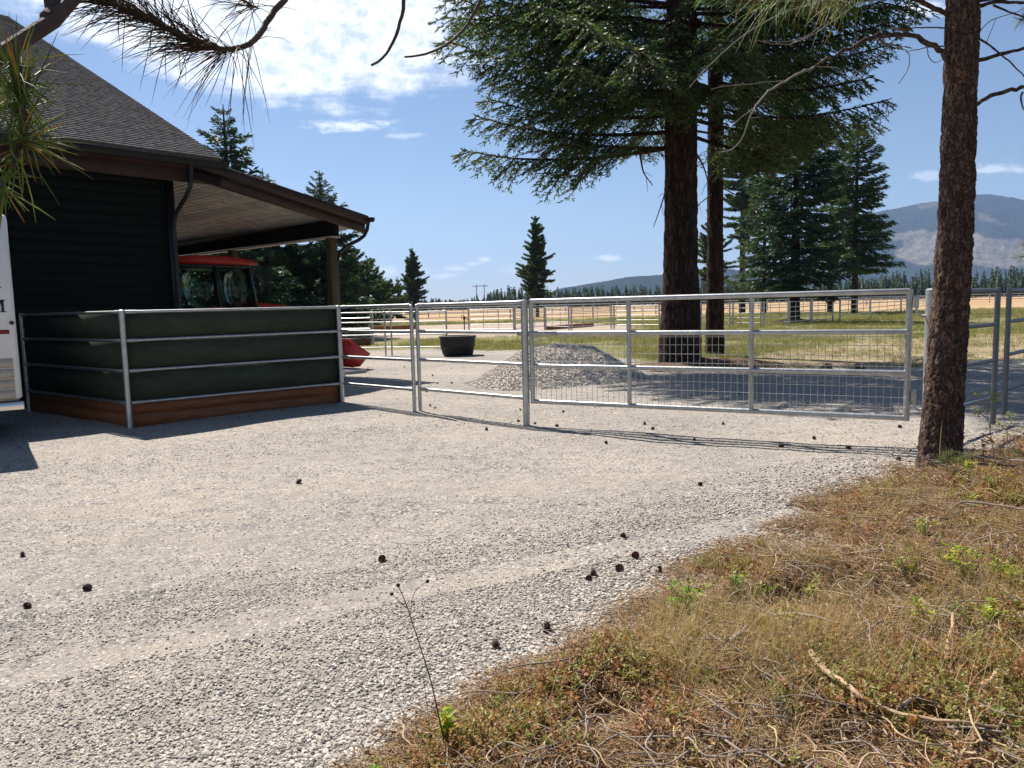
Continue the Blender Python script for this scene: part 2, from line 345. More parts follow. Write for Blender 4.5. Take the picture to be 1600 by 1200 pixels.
class MB:
    def __init__(s): s.v, s.f3, s.f4, s.n = [], [], [], 0
    def add(s, V, F3=None, F4=None):
        V = np.asarray(V, float)
        if F3 is not None and len(F3): s.f3.append(np.asarray(F3, int) + s.n)
        if F4 is not None and len(F4): s.f4.append(np.asarray(F4, int) + s.n)
        s.v.append(V); s.n += len(V); return s
    def tube(s, pts, rad, n=8, cap=True):
        P = np.asarray(pts, float); k = len(P)
        rad = np.broadcast_to(np.asarray(rad, float), (k,))
        T = np.gradient(P, axis=0) if k > 2 else np.repeat((P[1:] - P[:-1]), 2, 0)
        T = T / (np.linalg.norm(T, axis=1, keepdims=True) + 1e-12)
        ref = np.array([0, 0, 1.0]) if abs(T[0][2]) < 0.9 else np.array([0, 1.0, 0])
        a = nrm(np.cross(T[0], ref)); rings = []
        an = np.arange(n) * 2 * PI / n + PI / n
        for i in range(k):
            a = nrm(a - T[i] * np.dot(a, T[i])); b = np.cross(T[i], a)
            rings.append(P[i] + rad[i] * (np.cos(an)[:, None] * a + np.sin(an)[:, None] * b))
        V = np.concatenate(rings)
        i, j = np.meshgrid(np.arange(k - 1), np.arange(n), indexing='ij'); i = i.ravel(); j = j.ravel(); j2 = (j + 1) % n
        F4 = np.stack([i * n + j, i * n + j2, (i + 1) * n + j2, (i + 1) * n + j], 1)
        if cap:
            V = np.concatenate([V, P[:1], P[-1:]]); c0, c1 = k * n, k * n + 1
            jj = np.arange(n)
            F3 = np.concatenate([np.stack([np.full(n, c0), (jj + 1) % n, jj], 1), np.stack([np.full(n, c1), (k - 1) * n + jj, (k - 1) * n + (jj + 1) % n], 1)])
            return s.add(V, F3, F4)
        return s.add(V, None, F4)
    def box(s, c, size, X=(1, 0, 0), Y=(0, 1, 0), Z=(0, 0, 1), bev=0.0):
        c = np.asarray(c, float); X, Y, Z = (np.asarray(a, float) for a in (X, Y, Z)); h = np.asarray(size, float) / 2
        if not bev:
            V = [c + a * h[0] * X + b * h[1] * Y + d * h[2] * Z for d in (-1, 1) for b in (-1, 1) for a in (-1, 1)]
            return s.add(V, None, [(0, 2, 3, 1), (4, 5, 7, 6), (0, 1, 5, 4), (2, 6, 7, 3), (0, 4, 6, 2), (1, 3, 7, 5)])
        # chamfer along the Z edges and top/bottom
        def ring(z, k):
            x, y = h[0] - k, h[1] - k; b = bev
            q = [(x - b, -y), (x, -y + b), (x, y - b), (x - b, y), (-x + b, y), (-x, y - b), (-x, -y + b), (-x + b, -y)]
            return [c + p * X + r * Y + z * Z for p, r in q]
        V = ring(-h[2], bev) + ring(-h[2] + bev, 0) + ring(h[2] - bev, 0) + ring(h[2], bev)
        F = [(i * 8 + j, i * 8 + (j + 1) % 8, (i + 1) * 8 + (j + 1) % 8, (i + 1) * 8 + j) for i in range(3) for j in range(8)]
        V += [c - h[2] * Z, c + h[2] * Z]
        F3 = [(32, (j + 1) % 8, j) for j in range(8)] + [(33, 24 + j, 24 + (j + 1) % 8) for j in range(8)]
        return s.add(V, F3, F)
    def prism(s, poly, d):
        """poly (n,3) extruded by the vector d"""
        P = np.asarray(poly, float); n = len(P); V = np.concatenate([P, P + np.asarray(d, float), [P.mean(0)], [P.mean(0) + d]])
        j = np.arange(n); k = (j + 1) % n
        return s.add(V, np.concatenate([np.stack([np.full(n, 2 * n), k, j], 1), np.stack([np.full(n, 2 * n + 1), n + j, n + k], 1)]), np.stack([j, k, n + k, n + j], 1))
    def lathe(s, prof, c=(0, 0, 0), n=16, axis=(0, 0, 1)):
        A = nrm(axis); X = nrm(np.cross(A, (0.3, 0.9, 0.1) if abs(A[2]) > 0.9 else (0, 0, 1))); Y = np.cross(A, X)
        an = np.arange(n) * 2 * PI / n
        V = np.concatenate([np.asarray(c) + z * A + r * (np.cos(an)[:, None] * X + np.sin(an)[:, None] * Y) for r, z in prof])
        k = len(prof)
        F = [(i * n + j, i * n + (j + 1) % n, (i + 1) * n + (j + 1) % n, (i + 1) * n + j) for i in range(k - 1) for j in range(n)]
        return s.add(V, None, F)
    def arrays(s): return np.concatenate(s.v), [np.concatenate(f) for f in (s.f3, s.f4) if f]
    def mesh(s, name, mat, smooth=False, org=None):
        V, F = s.arrays()
        if org is not None: V = V - np.asarray(org, float)
        me = np_mesh(name, V, F, mat, smooth)
        if smooth:
            try: me.set_sharp_from_angle(angle=R(40))
            except Exception: pass
        return me
    def build(s, name, mat, parent=None, smooth=False, org=None):
        root = parent
        while root is not None and root.parent is not None: root = root.parent
        if root is not None: org = ORG.get(root.name, (0, 0, 0))
        o = link_mesh(name, s.mesh(name, mat, smooth, org), parent)
        if root is None and org is not None: o.location = org; ORG[o.name] = np.asarray(org, float)
        return o
def tag(o, label=None, cat=None, group=None, kind=None):
    if label: o['label'] = label
    if cat: o['category'] = cat
    if group: o['group'] = group
    if kind: o['kind'] = kind
    return o
def thing(name, label, cat, loc, group=None):
    o = bpy.data.objects.new(name, None); COL.objects.link(o); o.location = tuple(float(x) for x in loc); o.empty_display_size = 0.2
    ORG[o.name] = np.asarray(loc, float)
    return tag(o, label, cat, group)
def smooth_path(pts, n):
    P = np.asarray(pts, float)
    t = np.concatenate([[0], np.cumsum(np.linalg.norm(np.diff(P, axis=0), axis=1))]); t /= t[-1]
    q = np.linspace(0, 1, n); out = np.stack([np.interp(q, t, P[:, i]) for i in range(P.shape[1])], 1)
    for _ in range(2):
        o2 = out.copy(); o2[1:-1] = (out[:-2] + 2 * out[1:-1] + out[2:]) / 4; out = o2
    return out

# ------------------------------------------------------------------ ground: zones of one surface, meeting along uneven edges
GRAVEL = [(-70, -8), (8, -8), (9, 4), (30, 9), (45, 12), (45, 19.5), (12, 19), (4.9, 17.8), (3.7, 19), (3.2, 25), (-0.5, 29), (-3, 31), (-14, 33), (-70, 34)]
DIRT = [(4.6, 17.4), (12, 18.6), (45, 18.6), (50, 36), (14, 30), (9, 25), (6, 21)]
SAND = [(-30, 41), (7, 41), (9, 55), (4, 72), (-30, 74)]
def hgt(x, y):
    r = np.sqrt(np.asarray(x) ** 2 + np.asarray(y) ** 2)
    near = 1 - sstep(r, 25, 60)
    h = (fbm(x * 0.35 + 9, y * 0.35, 3, 3) - 0.5) * 0.09 * near
    # shallow wheel tracks running along the drive
    s = (np.asarray(x) * 0.89 + np.asarray(y) * 0.456); c = (-np.asarray(x) * 0.456 + np.asarray(y) * 0.89)
    h = h + (vnoise(c * 1.6, s * 0.22, 5) - 0.5) * 0.035 * near + (vnoise(c * 6, s * 1.2, 6) - 0.5) * 0.012 * near
    h = h - 0.012
    return h + np.where(r > 80, (fbm(x * 0.01, y * 0.01, 12, 2) - 0.5) * 0.5 * sstep(r, 80, 200), 0)
_t = gp(370, 975); TRACK0 = float(-0.456 * _t[0] + 0.89 * _t[1]); TRACKS = (TRACK0, TRACK0 + 1.62)
def build_ground():
    ring = [0.0] + list(1.1 * 1.024 ** np.arange(0, 372))
    ring = np.array(ring)
    an = np.concatenate([np.linspace(-42, 42, 400, endpoint=False), np.linspace(42, 318, 50, endpoint=False)]) * PI / 180
    nr, na = len(ring), len(an)
    rr, aa = np.meshgrid(ring[1:], an, indexing='ij')
    jit = 1 + (np.random.RandomState(1).rand(*rr.shape) - 0.5) * 0.012
    X = rr * jit * np.sin(aa); Y = rr * jit * np.cos(aa)
    x = np.concatenate([[0], X.ravel()]); y = np.concatenate([[0], Y.ravel()])
    z = hgt(x, y)
    wob = (fbm(x * 0.6, y * 0.6, 21, 4) - 0.5)
    wobf = (fbm(x * 0.12, y * 0.12, 31, 4) - 0.5)
    sg = sdpoly(x, y, GRAVEL) + wob * 2.2
    sd = sdpoly(x, y, DIRT) + wob * 4
    ss = sdpoly(x, y, SAND) + wobf * 5
    sy_ = (y - 90) + wobf * 30 + 0.0 * x
    W = dict(w_gravel=sstep(sg, -0.5, 0.5), w_dirt=sstep(sd, -2.0, 2.0), w_sand=sstep(ss, -1, 1), w_dry=sstep(sy_, -8, 8))
    i, j = np.meshgrid(np.arange(nr - 2), np.arange(na), indexing='ij'); i = i.ravel(); j = j.ravel(); j2 = (j + 1) % na
    Q = np.stack([1 + i * na + j, 1 + i * na + j2, 1 + (i + 1) * na + j2, 1 + (i + 1) * na + j], 1)[:, ::-1]
    jj = np.arange(na); T = np.stack([np.zeros(na, int), 1 + (jj + 1) % na, 1 + jj], 1)[:, ::-1]
    def zone(f):
        g, d, s, y_ = (W[k][f].mean(1) for k in ('w_gravel', 'w_dirt', 'w_sand', 'w_dry'))
        return np.where(g > 0.5, 0, np.where(y_ > 0.5, 3, np.where(s > 0.5, 2, np.where(d > 0.5, 1, 4))))
    zq, zt = zone(Q), zone(T)
    V = np.stack([x, y, z], 1)
    mat = ground_material()
    for k, nm in enumerate(('gravel_drive', 'dirt_lane', 'sand_arena', 'dry_field', 'meadow')):
        fq, ft = Q[zq == k], T[zt == k]
        if not len(fq): continue
        used = np.unique(np.concatenate([fq.ravel(), ft.ravel()])); mp = np.full(len(V), -1); mp[used] = np.arange(len(used))
        me = np_mesh(nm, V[used], [mp[ft], mp[fq]] if len(ft) else [mp[fq]], mat, True)
        for key, w in W.items():
            at = me.attributes.new(key, 'FLOAT', 'POINT'); at.data.foreach_set('value', w[used].astype(np.float32))
        tag(link_mesh(nm, me), kind='structure')
def ground_material():
    m, N, L, b = new_mat('ground_surface')
    b.inputs['Roughness'].default_value = 0.95; setspec(b, 0.15)
    tc = N.new('ShaderNodeTexCoord'); co = tc.outputs['Object']
    def noise(s, d=4, r=0.6, vec=co):
        n = N.new('ShaderNodeTexNoise'); n.inputs['Scale'].default_value = s; n.inputs['Detail'].default_value = d; n.inputs['Roughness'].default_value = r
        L.new(vec, n.inputs[0]); return n.outputs['Fac']
    def mixc(f, a, c, blend='MIX'):
        n = N.new('ShaderNodeMixRGB'); n.blend_type = blend
        for k, v in ((0, f), (1, a), (2, c)):
            if isinstance(v, (int, float)): n.inputs[k].default_value = v
            elif isinstance(v, tuple): n.inputs[k].default_value = (*v, 1)
            else: L.new(v, n.inputs[k])
        return n.outputs[0]
    def vor(s, feat='F1'):
        n = N.new('ShaderNodeTexVoronoi'); n.inputs['Scale'].default_value = s; L.new(co, n.inputs['Vector']); return n
    def rmp(v, stops):
        r = ramp(N, stops); L.new(v, r.inputs[0]); return r.outputs[0]
    v1, v2, v3, v4 = vor(55), vor(130), vor(24), vor(38)
    sepa = N.new('ShaderNodeSeparateColor'); L.new(v1.outputs['Color'], sepa.inputs[0])
    sepb = N.new('ShaderNodeSeparateColor'); L.new(v2.outputs['Color'], sepb.inputs[0])
    g1 = rmp(sepa.outputs[0], [(0.0, (0.10, 0.09, 0.085)), (0.3, (0.29, 0.265, 0.24)), (0.8, (0.42, 0.385, 0.34)), (1.0, (0.66, 0.61, 0.55))])
    g2 = rmp(sepb.outputs[1], [(0.0, (0.15, 0.135, 0.12)), (0.5, (0.37, 0.335, 0.295)), (1.0, (0.60, 0.545, 0.475))])
    grav = mixc(rmp(noise(3, 3), [(0.4, (0, 0, 0)), (0.6, (1, 1, 1))]), g1, g2)
    mp = N.new('ShaderNodeMapping'); mp.inputs['Rotation'].default_value = (0, 0, R(-27)); mp.inputs['Scale'].default_value = (0.30, 1.6, 1); L.new(co, mp.inputs[0])
    streak = noise(0.75, 5, 0.6, mp.outputs[0])
    fine = rmp(streak, [(0.47, (0, 0, 0)), (0.60, (1, 1, 1))])
    grav = mixc(mixc(0.8, (0, 0, 0), fine), grav, mixc(0.40, (0.385, 0.345, 0.29), g2))
    tint = rmp(noise(0.35, 4), [(0.32, (0.80, 0.80, 0.81)), (0.68, (1.08, 1.05, 0.99))])
    grav = mixc(1.0, grav, tint, 'MULTIPLY')
    def specks(v, thr, rad, lo):
        sc = N.new('ShaderNodeSeparateColor'); L.new(v.outputs['Color'], sc.inputs[0])
        a = rmp(sc.outputs[0], [(thr - 0.01, (0, 0, 0)), (thr, (1, 1, 1))]); b_ = rmp(v.outputs['Distance'], [(rad * 0.7, (1, 1, 1)), (rad, (0, 0, 0))])
        return mixc(1.0, a, b_, 'MULTIPLY')
    grav = mixc(mixc(1.0, specks(v3, 0.90, 0.42, 0), (0.85, 0.85, 0.85), 'MULTIPLY'), grav, (0.13, 0.12, 0.11))
    grav = mixc(mixc(1.0, specks(v4, 0.86, 0.45, 0), (0.8, 0.8, 0.8), 'MULTIPLY'), grav, (0.60, 0.56, 0.51))
    cl = noise(6, 3, 0.6); grav = mixc(1.0, grav, rmp(cl, [(0.35, (0.86, 0.86, 0.87)), (0.65, (1.06, 1.05, 1.04))]), 'MULTIPLY')
    gn = noise(0.55, 6, 0.65)
    grass = rmp(gn, [(0.36, (0.10, 0.125, 0.035)), (0.5, (0.17, 0.17, 0.055)), (0.6, (0.30, 0.235, 0.11)), (0.72, (0.34, 0.26, 0.15))])
    grass = mixc(0.5, grass, rmp(noise(9, 5, 0.7), [(0.35, (0.07, 0.085, 0.03)), (0.65, (0.34, 0.29, 0.15))]))
    dirt = rmp(noise(1.2, 7, 0.7), [(0.3, (0.24, 0.165, 0.105)), (0.5, (0.38, 0.27, 0.185)), (0.7, (0.46, 0.345, 0.25))])
    dirt = mixc(rmp(noise(2.5, 5), [(0.43, (0, 0, 0)), (0.56, (0.85, 0.85, 0.85))]), dirt, grass)
    sand = rmp(noise(0.4, 5), [(0.3, (0.34, 0.265, 0.205)), (0.7, (0.44, 0.355, 0.285))])
    dry = rmp(noise(0.045, 6, 0.6), [(0.3, (0.36, 0.21, 0.10)), (0.5, (0.42, 0.27, 0.14)), (0.62, (0.44, 0.33, 0.19)), (0.75, (0.30, 0.25, 0.11))])
    def att(k):
        a = N.new('ShaderNodeAttribute'); a.attribute_name = k; return a.outputs['Fac']
    ed = noise(5, 4, 0.7)
    def soft(k):
        w = att(k); a = N.new('ShaderNodeMath'); a.operation = 'ADD'; L.new(w, a.inputs[0])
        s = N.new('ShaderNodeMath'); s.operation = 'MULTIPLY_ADD'; L.new(ed, s.inputs[0]); s.inputs[1].default_value = 1.2; s.inputs[2].default_value = -0.6
        L.new(s.outputs[0], a.inputs[1])
        return rmp(a.outputs[0], [(0.35, (0, 0, 0)), (0.65, (1, 1, 1))])
    c = mixc(soft('w_dirt'), grass, dirt)
    c = mixc(soft('w_sand'), c, sand)
    c = mixc(soft('w_dry'), c, dry)
    c = mixc(soft('w_gravel'), c, grav)
    L.new(c, b.inputs['Base Color'])
    dsum = N.new('ShaderNodeMath'); dsum.operation = 'ADD'; L.new(v1.outputs['Distance'], dsum.inputs[0]); L.new(v2.outputs['Distance'], dsum.inputs[1])
    inv = N.new('ShaderNodeMath'); inv.operation = 'SUBTRACT'; inv.inputs[0].default_value = 1.0; L.new(dsum.outputs[0], inv.inputs[1])
    bp = N.new('ShaderNodeBump'); bp.inputs['Strength'].default_value = 0.55; bp.inputs['Distance'].default_value = 0.007
    L.new(inv.outputs[0], bp.inputs['Height'])
    b2 = N.new('ShaderNodeBump'); b2.inputs['Strength'].default_value = 0.5; b2.inputs['Distance'].default_value = 0.05; L.new(noise(14, 6, 0.7), b2.inputs['Height']); L.new(bp.outputs[0], b2.inputs['Normal'])
    # tyre tread pressed into the drive
    sxyz = N.new('ShaderNodeSeparateXYZ'); L.new(co, sxyz.inputs[0])
    def mt(op, a, c_=None, d_=None):
        n = N.new('ShaderNodeMath'); n.operation = op
        for k_, v_ in enumerate((a, c_, d_)):
            if v_ is None: continue
            if isinstance(v_, (int, float)): n.inputs[k_].default_value = v_
            else: L.new(v_, n.inputs[k_])
        return n.outputs[0]
    cc = mt('ADD', mt('MULTIPLY', sxyz.outputs[0], -0.456), mt('MULTIPLY', sxyz.outputs[1], 0.89)); ss_ = mt('ADD', mt('MULTIPLY', sxyz.outputs[0], 0.89), mt('MULTIPLY', sxyz.outputs[1], 0.456))
    wv_n = noise(0.6, 2); cc = mt('ADD', cc, mt('MULTIPLY', mt('SUBTRACT', wv_n, 0.5), 0.35))
    tread = None
    for tc_ in TRACKS:
        e = mt('ABSOLUTE', mt('SUBTRACT', cc, tc_)); msk = mt('LESS_THAN', e, 0.14)
        w_ = mt('SINE', mt('ADD', mt('MULTIPLY', ss_, 62.0), mt('MULTIPLY', e, 34.0)))
        t_ = mt('MULTIPLY', msk, mt('GREATER_THAN', w_, 0.1)); tread = t_ if tread is None else mt('MAXIMUM', tread, t_)
    tread = mt('MULTIPLY', tread, rmp(noise(1.0, 4), [(0.36, (0, 0, 0)), (0.52, (1, 1, 1))]))
    b3_ = N.new('ShaderNodeBump'); b3_.inputs['Strength'].default_value = 0.9; b3_.inputs['Distance'].default_value = 0.02; L.new(tread, b3_.inputs['Height']); L.new(b2.outputs[0], b3_.inputs['Normal'])
    L.new(b3_.outputs[0], b.inputs['Normal'])
    return m
build_ground()

# the wooded bank at the drive's edge
BANK_PX = [(560, 1230), (640, 1175), (690, 1150), (760, 1110), (850, 1060), (920, 1020), (1000, 972), (1050, 938), (1100, 900), (1150, 872), (1210, 846), (1260, 803), (1290, 772), (1340, 748), (1400, 731), (1450, 718), (1500, 708), (1600, 690)]
BANK = [tuple(gp(*p)[:2]) for p in BANK_PX] + [(11, 10.2), (14, 6), (9, -1.5), (-0.3, -1.5)]
def bank_sd(x, y):
    return sdpoly(x, y, BANK) + (fbm(x * 2.6, y * 2.6, 41, 4) - 0.5) * 0.62
def bank_h(x, y):
    s = bank_sd(x, y)
    return hgt(x, y) + np.where(s > 0, 0.13 * sstep(s, 0, 0.9) + 0.10 * sstep(s, 0.8, 3.0) * 1 + (fbm(x * 2.2, y * 2.2, 51, 4) - 0.5) * 0.20 * sstep(s, 0, 0.5) - 0.13 * sstep(fbm(x * 2.9 + 5, y * 2.9, 57, 3), 0.60, 0.70) * sstep(s, 0.1, 0.6), 0) + np.clip(s, -0.3, 0.05) * 0.12 + 0.002
def gz(x, y):
    """height of whatever ground lies at x, y"""
    x = np.asarray(x, float); y = np.asarray(y, float)
    return np.maximum(hgt(x, y), np.where(bank_sd(x, y) > -0.25, bank_h(x, y), -9))
def build_bank():
    st = 0.045
    xs = np.arange(-0.9, 12.5, st); ys = np.arange(-1.2, 9.8, st)
    X, Y = np.meshgrid(xs, ys, indexing='ij')
    S = bank_sd(X, Y); Z = bank_h(X, Y)
    Z = np.where(S < -0.12, Z - 0.03, Z)
    keep = (S > -0.22)
    idx = np.arange(X.size).reshape(X.shape)
    k = keep[:-1, :-1] & keep[1:, :-1] & keep[1:, 1:] & keep[:-1, 1:]
    Q = np.stack([idx[:-1, :-1][k], idx[1:, :-1][k], idx[1:, 1:][k], idx[:-1, 1:][k]], 1)
    V = np.stack([X.ravel(), Y.ravel(), Z.ravel()], 1)
    used = np.unique(Q); mp = np.full(len(V), -1); mp[used] = np.arange(len(used))
    m, N, L, b = new_mat('forest_floor')
    b.inputs['Roughness'].default_value = 0.95; setspec(b, 0.1)
    tc = N.new('ShaderNodeTexCoord')
    def noise(s, d=6, r=0.7):
        n = N.new('ShaderNodeTexNoise'); n.inputs['Scale'].default_value = s; n.inputs['Detail'].default_value = d; n.inputs['Roughness'].default_value = r
        L.new(tc.outputs['Object'], n.inputs[0]); return n.outputs['Fac']
    r1 = ramp(N, [(0.3, (0.07, 0.043, 0.028)), (0.5, (0.20, 0.13, 0.08)), (0.62, (0.31, 0.215, 0.14)), (0.75, (0.42, 0.32, 0.22))]); L.new(noise(30), r1.inputs[0])
    r2 = ramp(N, [(0.35, (0.75, 0.7, 0.62)), (0.65, (1.2, 1.1, 1.0))]); L.new(noise(2.2, 4), r2.inputs[0])
    mx = N.new('ShaderNodeMixRGB'); mx.blend_type = 'MULTIPLY'; mx.inputs[0].default_value = 1; L.new(r1.outputs[0], mx.inputs[1]); L.new(r2.outputs[0], mx.inputs[2])
    L.new(mx.outputs[0], b.inputs['Base Color'])
    bp = N.new('ShaderNodeBump'); bp.inputs['Strength'].default_value = 1; bp.inputs['Distance'].default_value = 0.03; L.new(noise(45), bp.inputs['Height']); L.new(bp.outputs[0], b.inputs['Normal'])
    tag(link_mesh('forest_floor', np_mesh('forest_floor', V[used], [mp[Q]], m, True)), kind='structure')
build_bank()

# ------------------------------------------------------------------ mountain and hills
def sil(pts, D):
    P = np.array([dp(a, b, D) for a, b in pts]); return P[:, 0], P[:, 2]
def in_poly_px(px, py, poly): return sdpoly(px, py, poly)
def hill_mat(name, cut=True):
    m, N, L, b = new_mat(name)
    b.inputs['Roughness'].default_value = 1.0; setspec(b, 0.0)
    tc = N.new('ShaderNodeTexCoord')
    def noise(s, d=5, r=0.7):
        n = N.new('ShaderNodeTexNoise'); n.inputs['Scale'].default_value = s; n.inputs['Detail'].default_value = d; n.inputs['Roughness'].default_value = r
        L.new(tc.outputs['Object'], n.inputs[0]); return n.outputs['Fac']
    f = ramp(N, [(0.3, (0.010, 0.018, 0.014)), (0.55, (0.022, 0.032, 0.020)), (0.75, (0.06, 0.066, 0.04))]); L.new(noise(0.028, 7, 0.75), f.inputs[0])
    c = ramp(N, [(0.3, (0.09, 0.075, 0.055)), (0.5, (0.19, 0.155, 0.11)), (0.7, (0.28, 0.24, 0.165))]); L.new(noise(0.012, 8, 0.7), c.inputs[0])
    a = N.new('ShaderNodeAttribute'); a.attribute_name = 'clearcut'
    mx = N.new('ShaderNodeMixRGB'); L.new(a.outputs['Fac'], mx.inputs[0]); L.new(f.outputs[0], mx.inputs[1]); L.new(c.outputs[0], mx.inputs[2])
    L.new(mx.outputs[0], b.inputs['Base Color'])
    bp = N.new('ShaderNodeBump'); bp.inputs['Strength'].default_value = 1.0; bp.inputs['Distance'].default_value = 14; L.new(noise(0.05, 3), bp.inputs['Height']); L.new(bp.outputs[0], b.inputs['Normal'])
    return m
def hill(name, pts, D, depth, nx, cutpolys, seed, rough):
    hx, hz = sil(pts, D)
    xs = np.linspace(hx[0], hx[-1], nx); rz = np.interp(xs, hx, hz)
    for _ in range(6): rz[1:-1] = (rz[:-2] + 2 * rz[1:-1] + rz[2:]) / 4
    rz = np.maximum(rz, -20)
    ny = 90
    t = np.linspace(0, 1.35, ny)                      # 0 toe, 1 ridge, beyond the back
    X = np.zeros((nx, ny)); Yg = np.zeros((nx, ny)); Z = np.zeros((nx, ny))
    for j, tt in enumerate(t):
        prof = tt * (0.55 + 0.45 * tt) if tt <= 1 else 1 - (tt - 1) * 1.1
        yy = D - depth * (1 - tt)
        X[:, j] = xs * (yy / D); Yg[:, j] = yy
        g = (fbm(xs / 260, np.full(nx, tt * 3.2), seed, 5) - 0.5) * rough
        Z[:, j] = rz * prof + g * min(1, 4 * tt) * (1 - 0.75 * sstep(np.array(tt), 0.8, 1.0)) + (vnoise(xs / 11, np.full(nx, tt * 60), seed + 9) - 0.3) * rough * 0.07
    V = np.stack([X.ravel(), Yg.ravel(), Z.ravel()], 1)
    idx = np.arange(nx * ny).reshape(nx, ny)
    Q = np.stack([idx[:-1, :-1].ravel(), idx[1:, :-1].ravel(), idx[1:, 1:].ravel(), idx[:-1, 1:].ravel()], 1)
    me = np_mesh(name, V, [Q], hill_mat(name), True)
    # logged ground: outline laid out from the valley's viewpoint
    d = V - np.array([0, 0, CAMZ]); cx = d @ _r; cy = d @ _u; cz = d @ _f
    qx = 800 + FOC * cx / cz; qy = 600 - FOC * cy / cz
    w = np.zeros(len(V))
    wob = (fbm(qx / 16, qy / 9, 77, 4) - 0.5) * 16
    for poly, k in cutpolys: w = np.maximum(w, k * sstep(sdpoly(qx, qy, poly) + wob * 0.55, -1.0, 1.2))
    at = me.attributes.new('clearcut', 'FLOAT', 'POINT'); at.data.foreach_set('value', w.astype(np.float32))
    tag(link_mesh(name, me), kind='structure')
CUT1 = [(1372, 377), (1400, 364), (1440, 360), (1470, 359), (1515, 361), (1540, 370), (1575, 373), (1660, 376), (1700, 405), (1640, 416), (1560, 419), (1525, 414), (1500, 411), (1440, 413), (1402, 404), (1396, 393), (1412, 386), (1409, 377)]
CUT2 = [(1430, 319), (1466, 316), (1468, 322), (1440, 327)]
CUT3 = [(1528, 334), (1560, 344), (1580, 352), (1556, 350), (1530, 341)]
hill('mountain', [(1080, 458), (1150, 436), (1210, 424), (1270, 404), (1310, 372), (1340, 343), (1370, 330), (1405, 325), (1431, 319), (1465, 314), (1515, 305), (1545, 304), (1580, 309), (1620, 318), (1680, 338), (1760, 352), (1900, 395), (2050, 440)], 5000, 1500, 420,
     [(CUT1, 1.0), (CUT2, 0.55), (CUT3, 0.5)], 61, 90)
hill('low_hill', [(850, 462), (872, 451), (905, 446), (940, 440), (985, 432), (1030, 430), (1075, 423), (1120, 418), (1170, 424), (1230, 430), (1300, 428), (1380, 432), (1450, 440), (1560, 446), (1700, 452)], 3300, 700, 300, [], 71, 30)

# ------------------------------------------------------------------ barn
C0 = np.array([-6.93, 16.2, 0.0])
U = np.array([0.659, 0.752, 0.0]); VV = np.array([-0.752, 0.659, 0.0]); ZZ = np.array([0, 0, 1.0])
def W(u, v, z): return C0 + u * U + v * VV + z * ZZ
def bx(mb, u0, u1, v0, v1, z0, z1, bev=0.0):
    return mb.box(W((u0 + u1) / 2, (v0 + v1) / 2, (z0 + z1) / 2), (u1 - u0, v1 - v0, z1 - z0), U, VV, ZZ, bev)
barn = thing('barn', 'black-green barn with grey shingle roof and an open lean-to', 'barn', C0)
HW, EAVE, SL, RIDGE = 4.62, 4.80, 0.487, 11.6       # wall height, roof at v=-0.7, slope, ridge position
LW = 13.0                                           # length of the front wall
def roofz(v): return EAVE + (v + 0.7) * SL if v <= RIDGE else EAVE + (2 * RIDGE + 0.7 - v) * SL
mb = MB()
bx(mb, -LW, 0, 0.03, 0.2, -0.1, HW)                                       # front wall core
bx(mb, -LW, 0, 2 * RIDGE - 0.2, 2 * RIDGE, -0.1, HW)
for u in (-0.2, -LW):
    g = [W(u, 0.2, -0.1), W(u, 2 * RIDGE - 0.2, -0.1), W(u, 2 * RIDGE - 0.2, HW), W(u, RIDGE, roofz(RIDGE) - 0.22), W(u, 0.2, HW)]
    mb.prism(g, U * 0.2)
mb.build('wall', M['siding'], barn)
for k in range(23):                                                     # lap boards of the front wall
    z0 = 0.05 + k * 0.2
    b_ = MB(); p = [W(-LW, 0.028, z0), W(-LW, -0.007, z0), W(-LW, 0.004, z0 + 0.215), W(-LW, 0.028, z0 + 0.215)]
    b_.prism(p, U * (LW - 0.13)); b_.build('siding_board', M['siding'], barn)
b_ = MB(); bx(b_, -0.125, 0.03, -0.035, 0.026, -0.05, HW); bx(b_, 0.002, 0.03, 0.026, 0.16, -0.05, HW); b_.build('corner_board', M['black'], barn)
# roof
ov = 0.82
mb = MB()
def slab(mb, u0, u1, v0, v1, off, th):
    P = [W(u0, v0, roofz(v0) + off), W(u0, v1, roofz(v1) + off), W(u0, v1, roofz(v1) + off - th), W(u0, v0, roofz(v0) + off - th)]
    mb.prism(P, U * (u1 - u0))
slab(mb, -LW - 0.8, ov - 0.02, -0.68, RIDGE, 0.0, 0.16)
P = [W(-LW - 0.8, RIDGE, roofz(RIDGE)), W(-LW - 0.8, 2 * RIDGE + 0.7, EAVE), W(-LW - 0.8, 2 * RIDGE + 0.7, EAVE - 0.16), W(-LW - 0.8, RIDGE, roofz(RIDGE) - 0.16)]
mb.prism(P, U * (LW + 0.8 + ov - 0.02))
roof = mb.build('roof', M['shingle'], barn)
rng = np.random.RandomState(4)
NS = nrm(np.cross(U, nrm(VV + ZZ * SL)))
if NS[2] < 0: NS = -NS
SV = nrm(VV + ZZ * SL)
expo = 0.142; slen = math.hypot(1, SL)
shv = []
for row in range(int((RIDGE + 0.7) * slen / expo)):
    v = -0.70 + row * expo / slen
    u = ov
    first = True
    while u > -LW + 3:
        w = rng.choice([0.16, 0.2, 0.25, 0.3, 0.33]) * (rng.uniform(0.4, 1) if u == ov else 1); u0 = max(u - w, -LW + 3)
        shv.append((row, u0, u, v, rng.rand() * 0.006)); u = u0
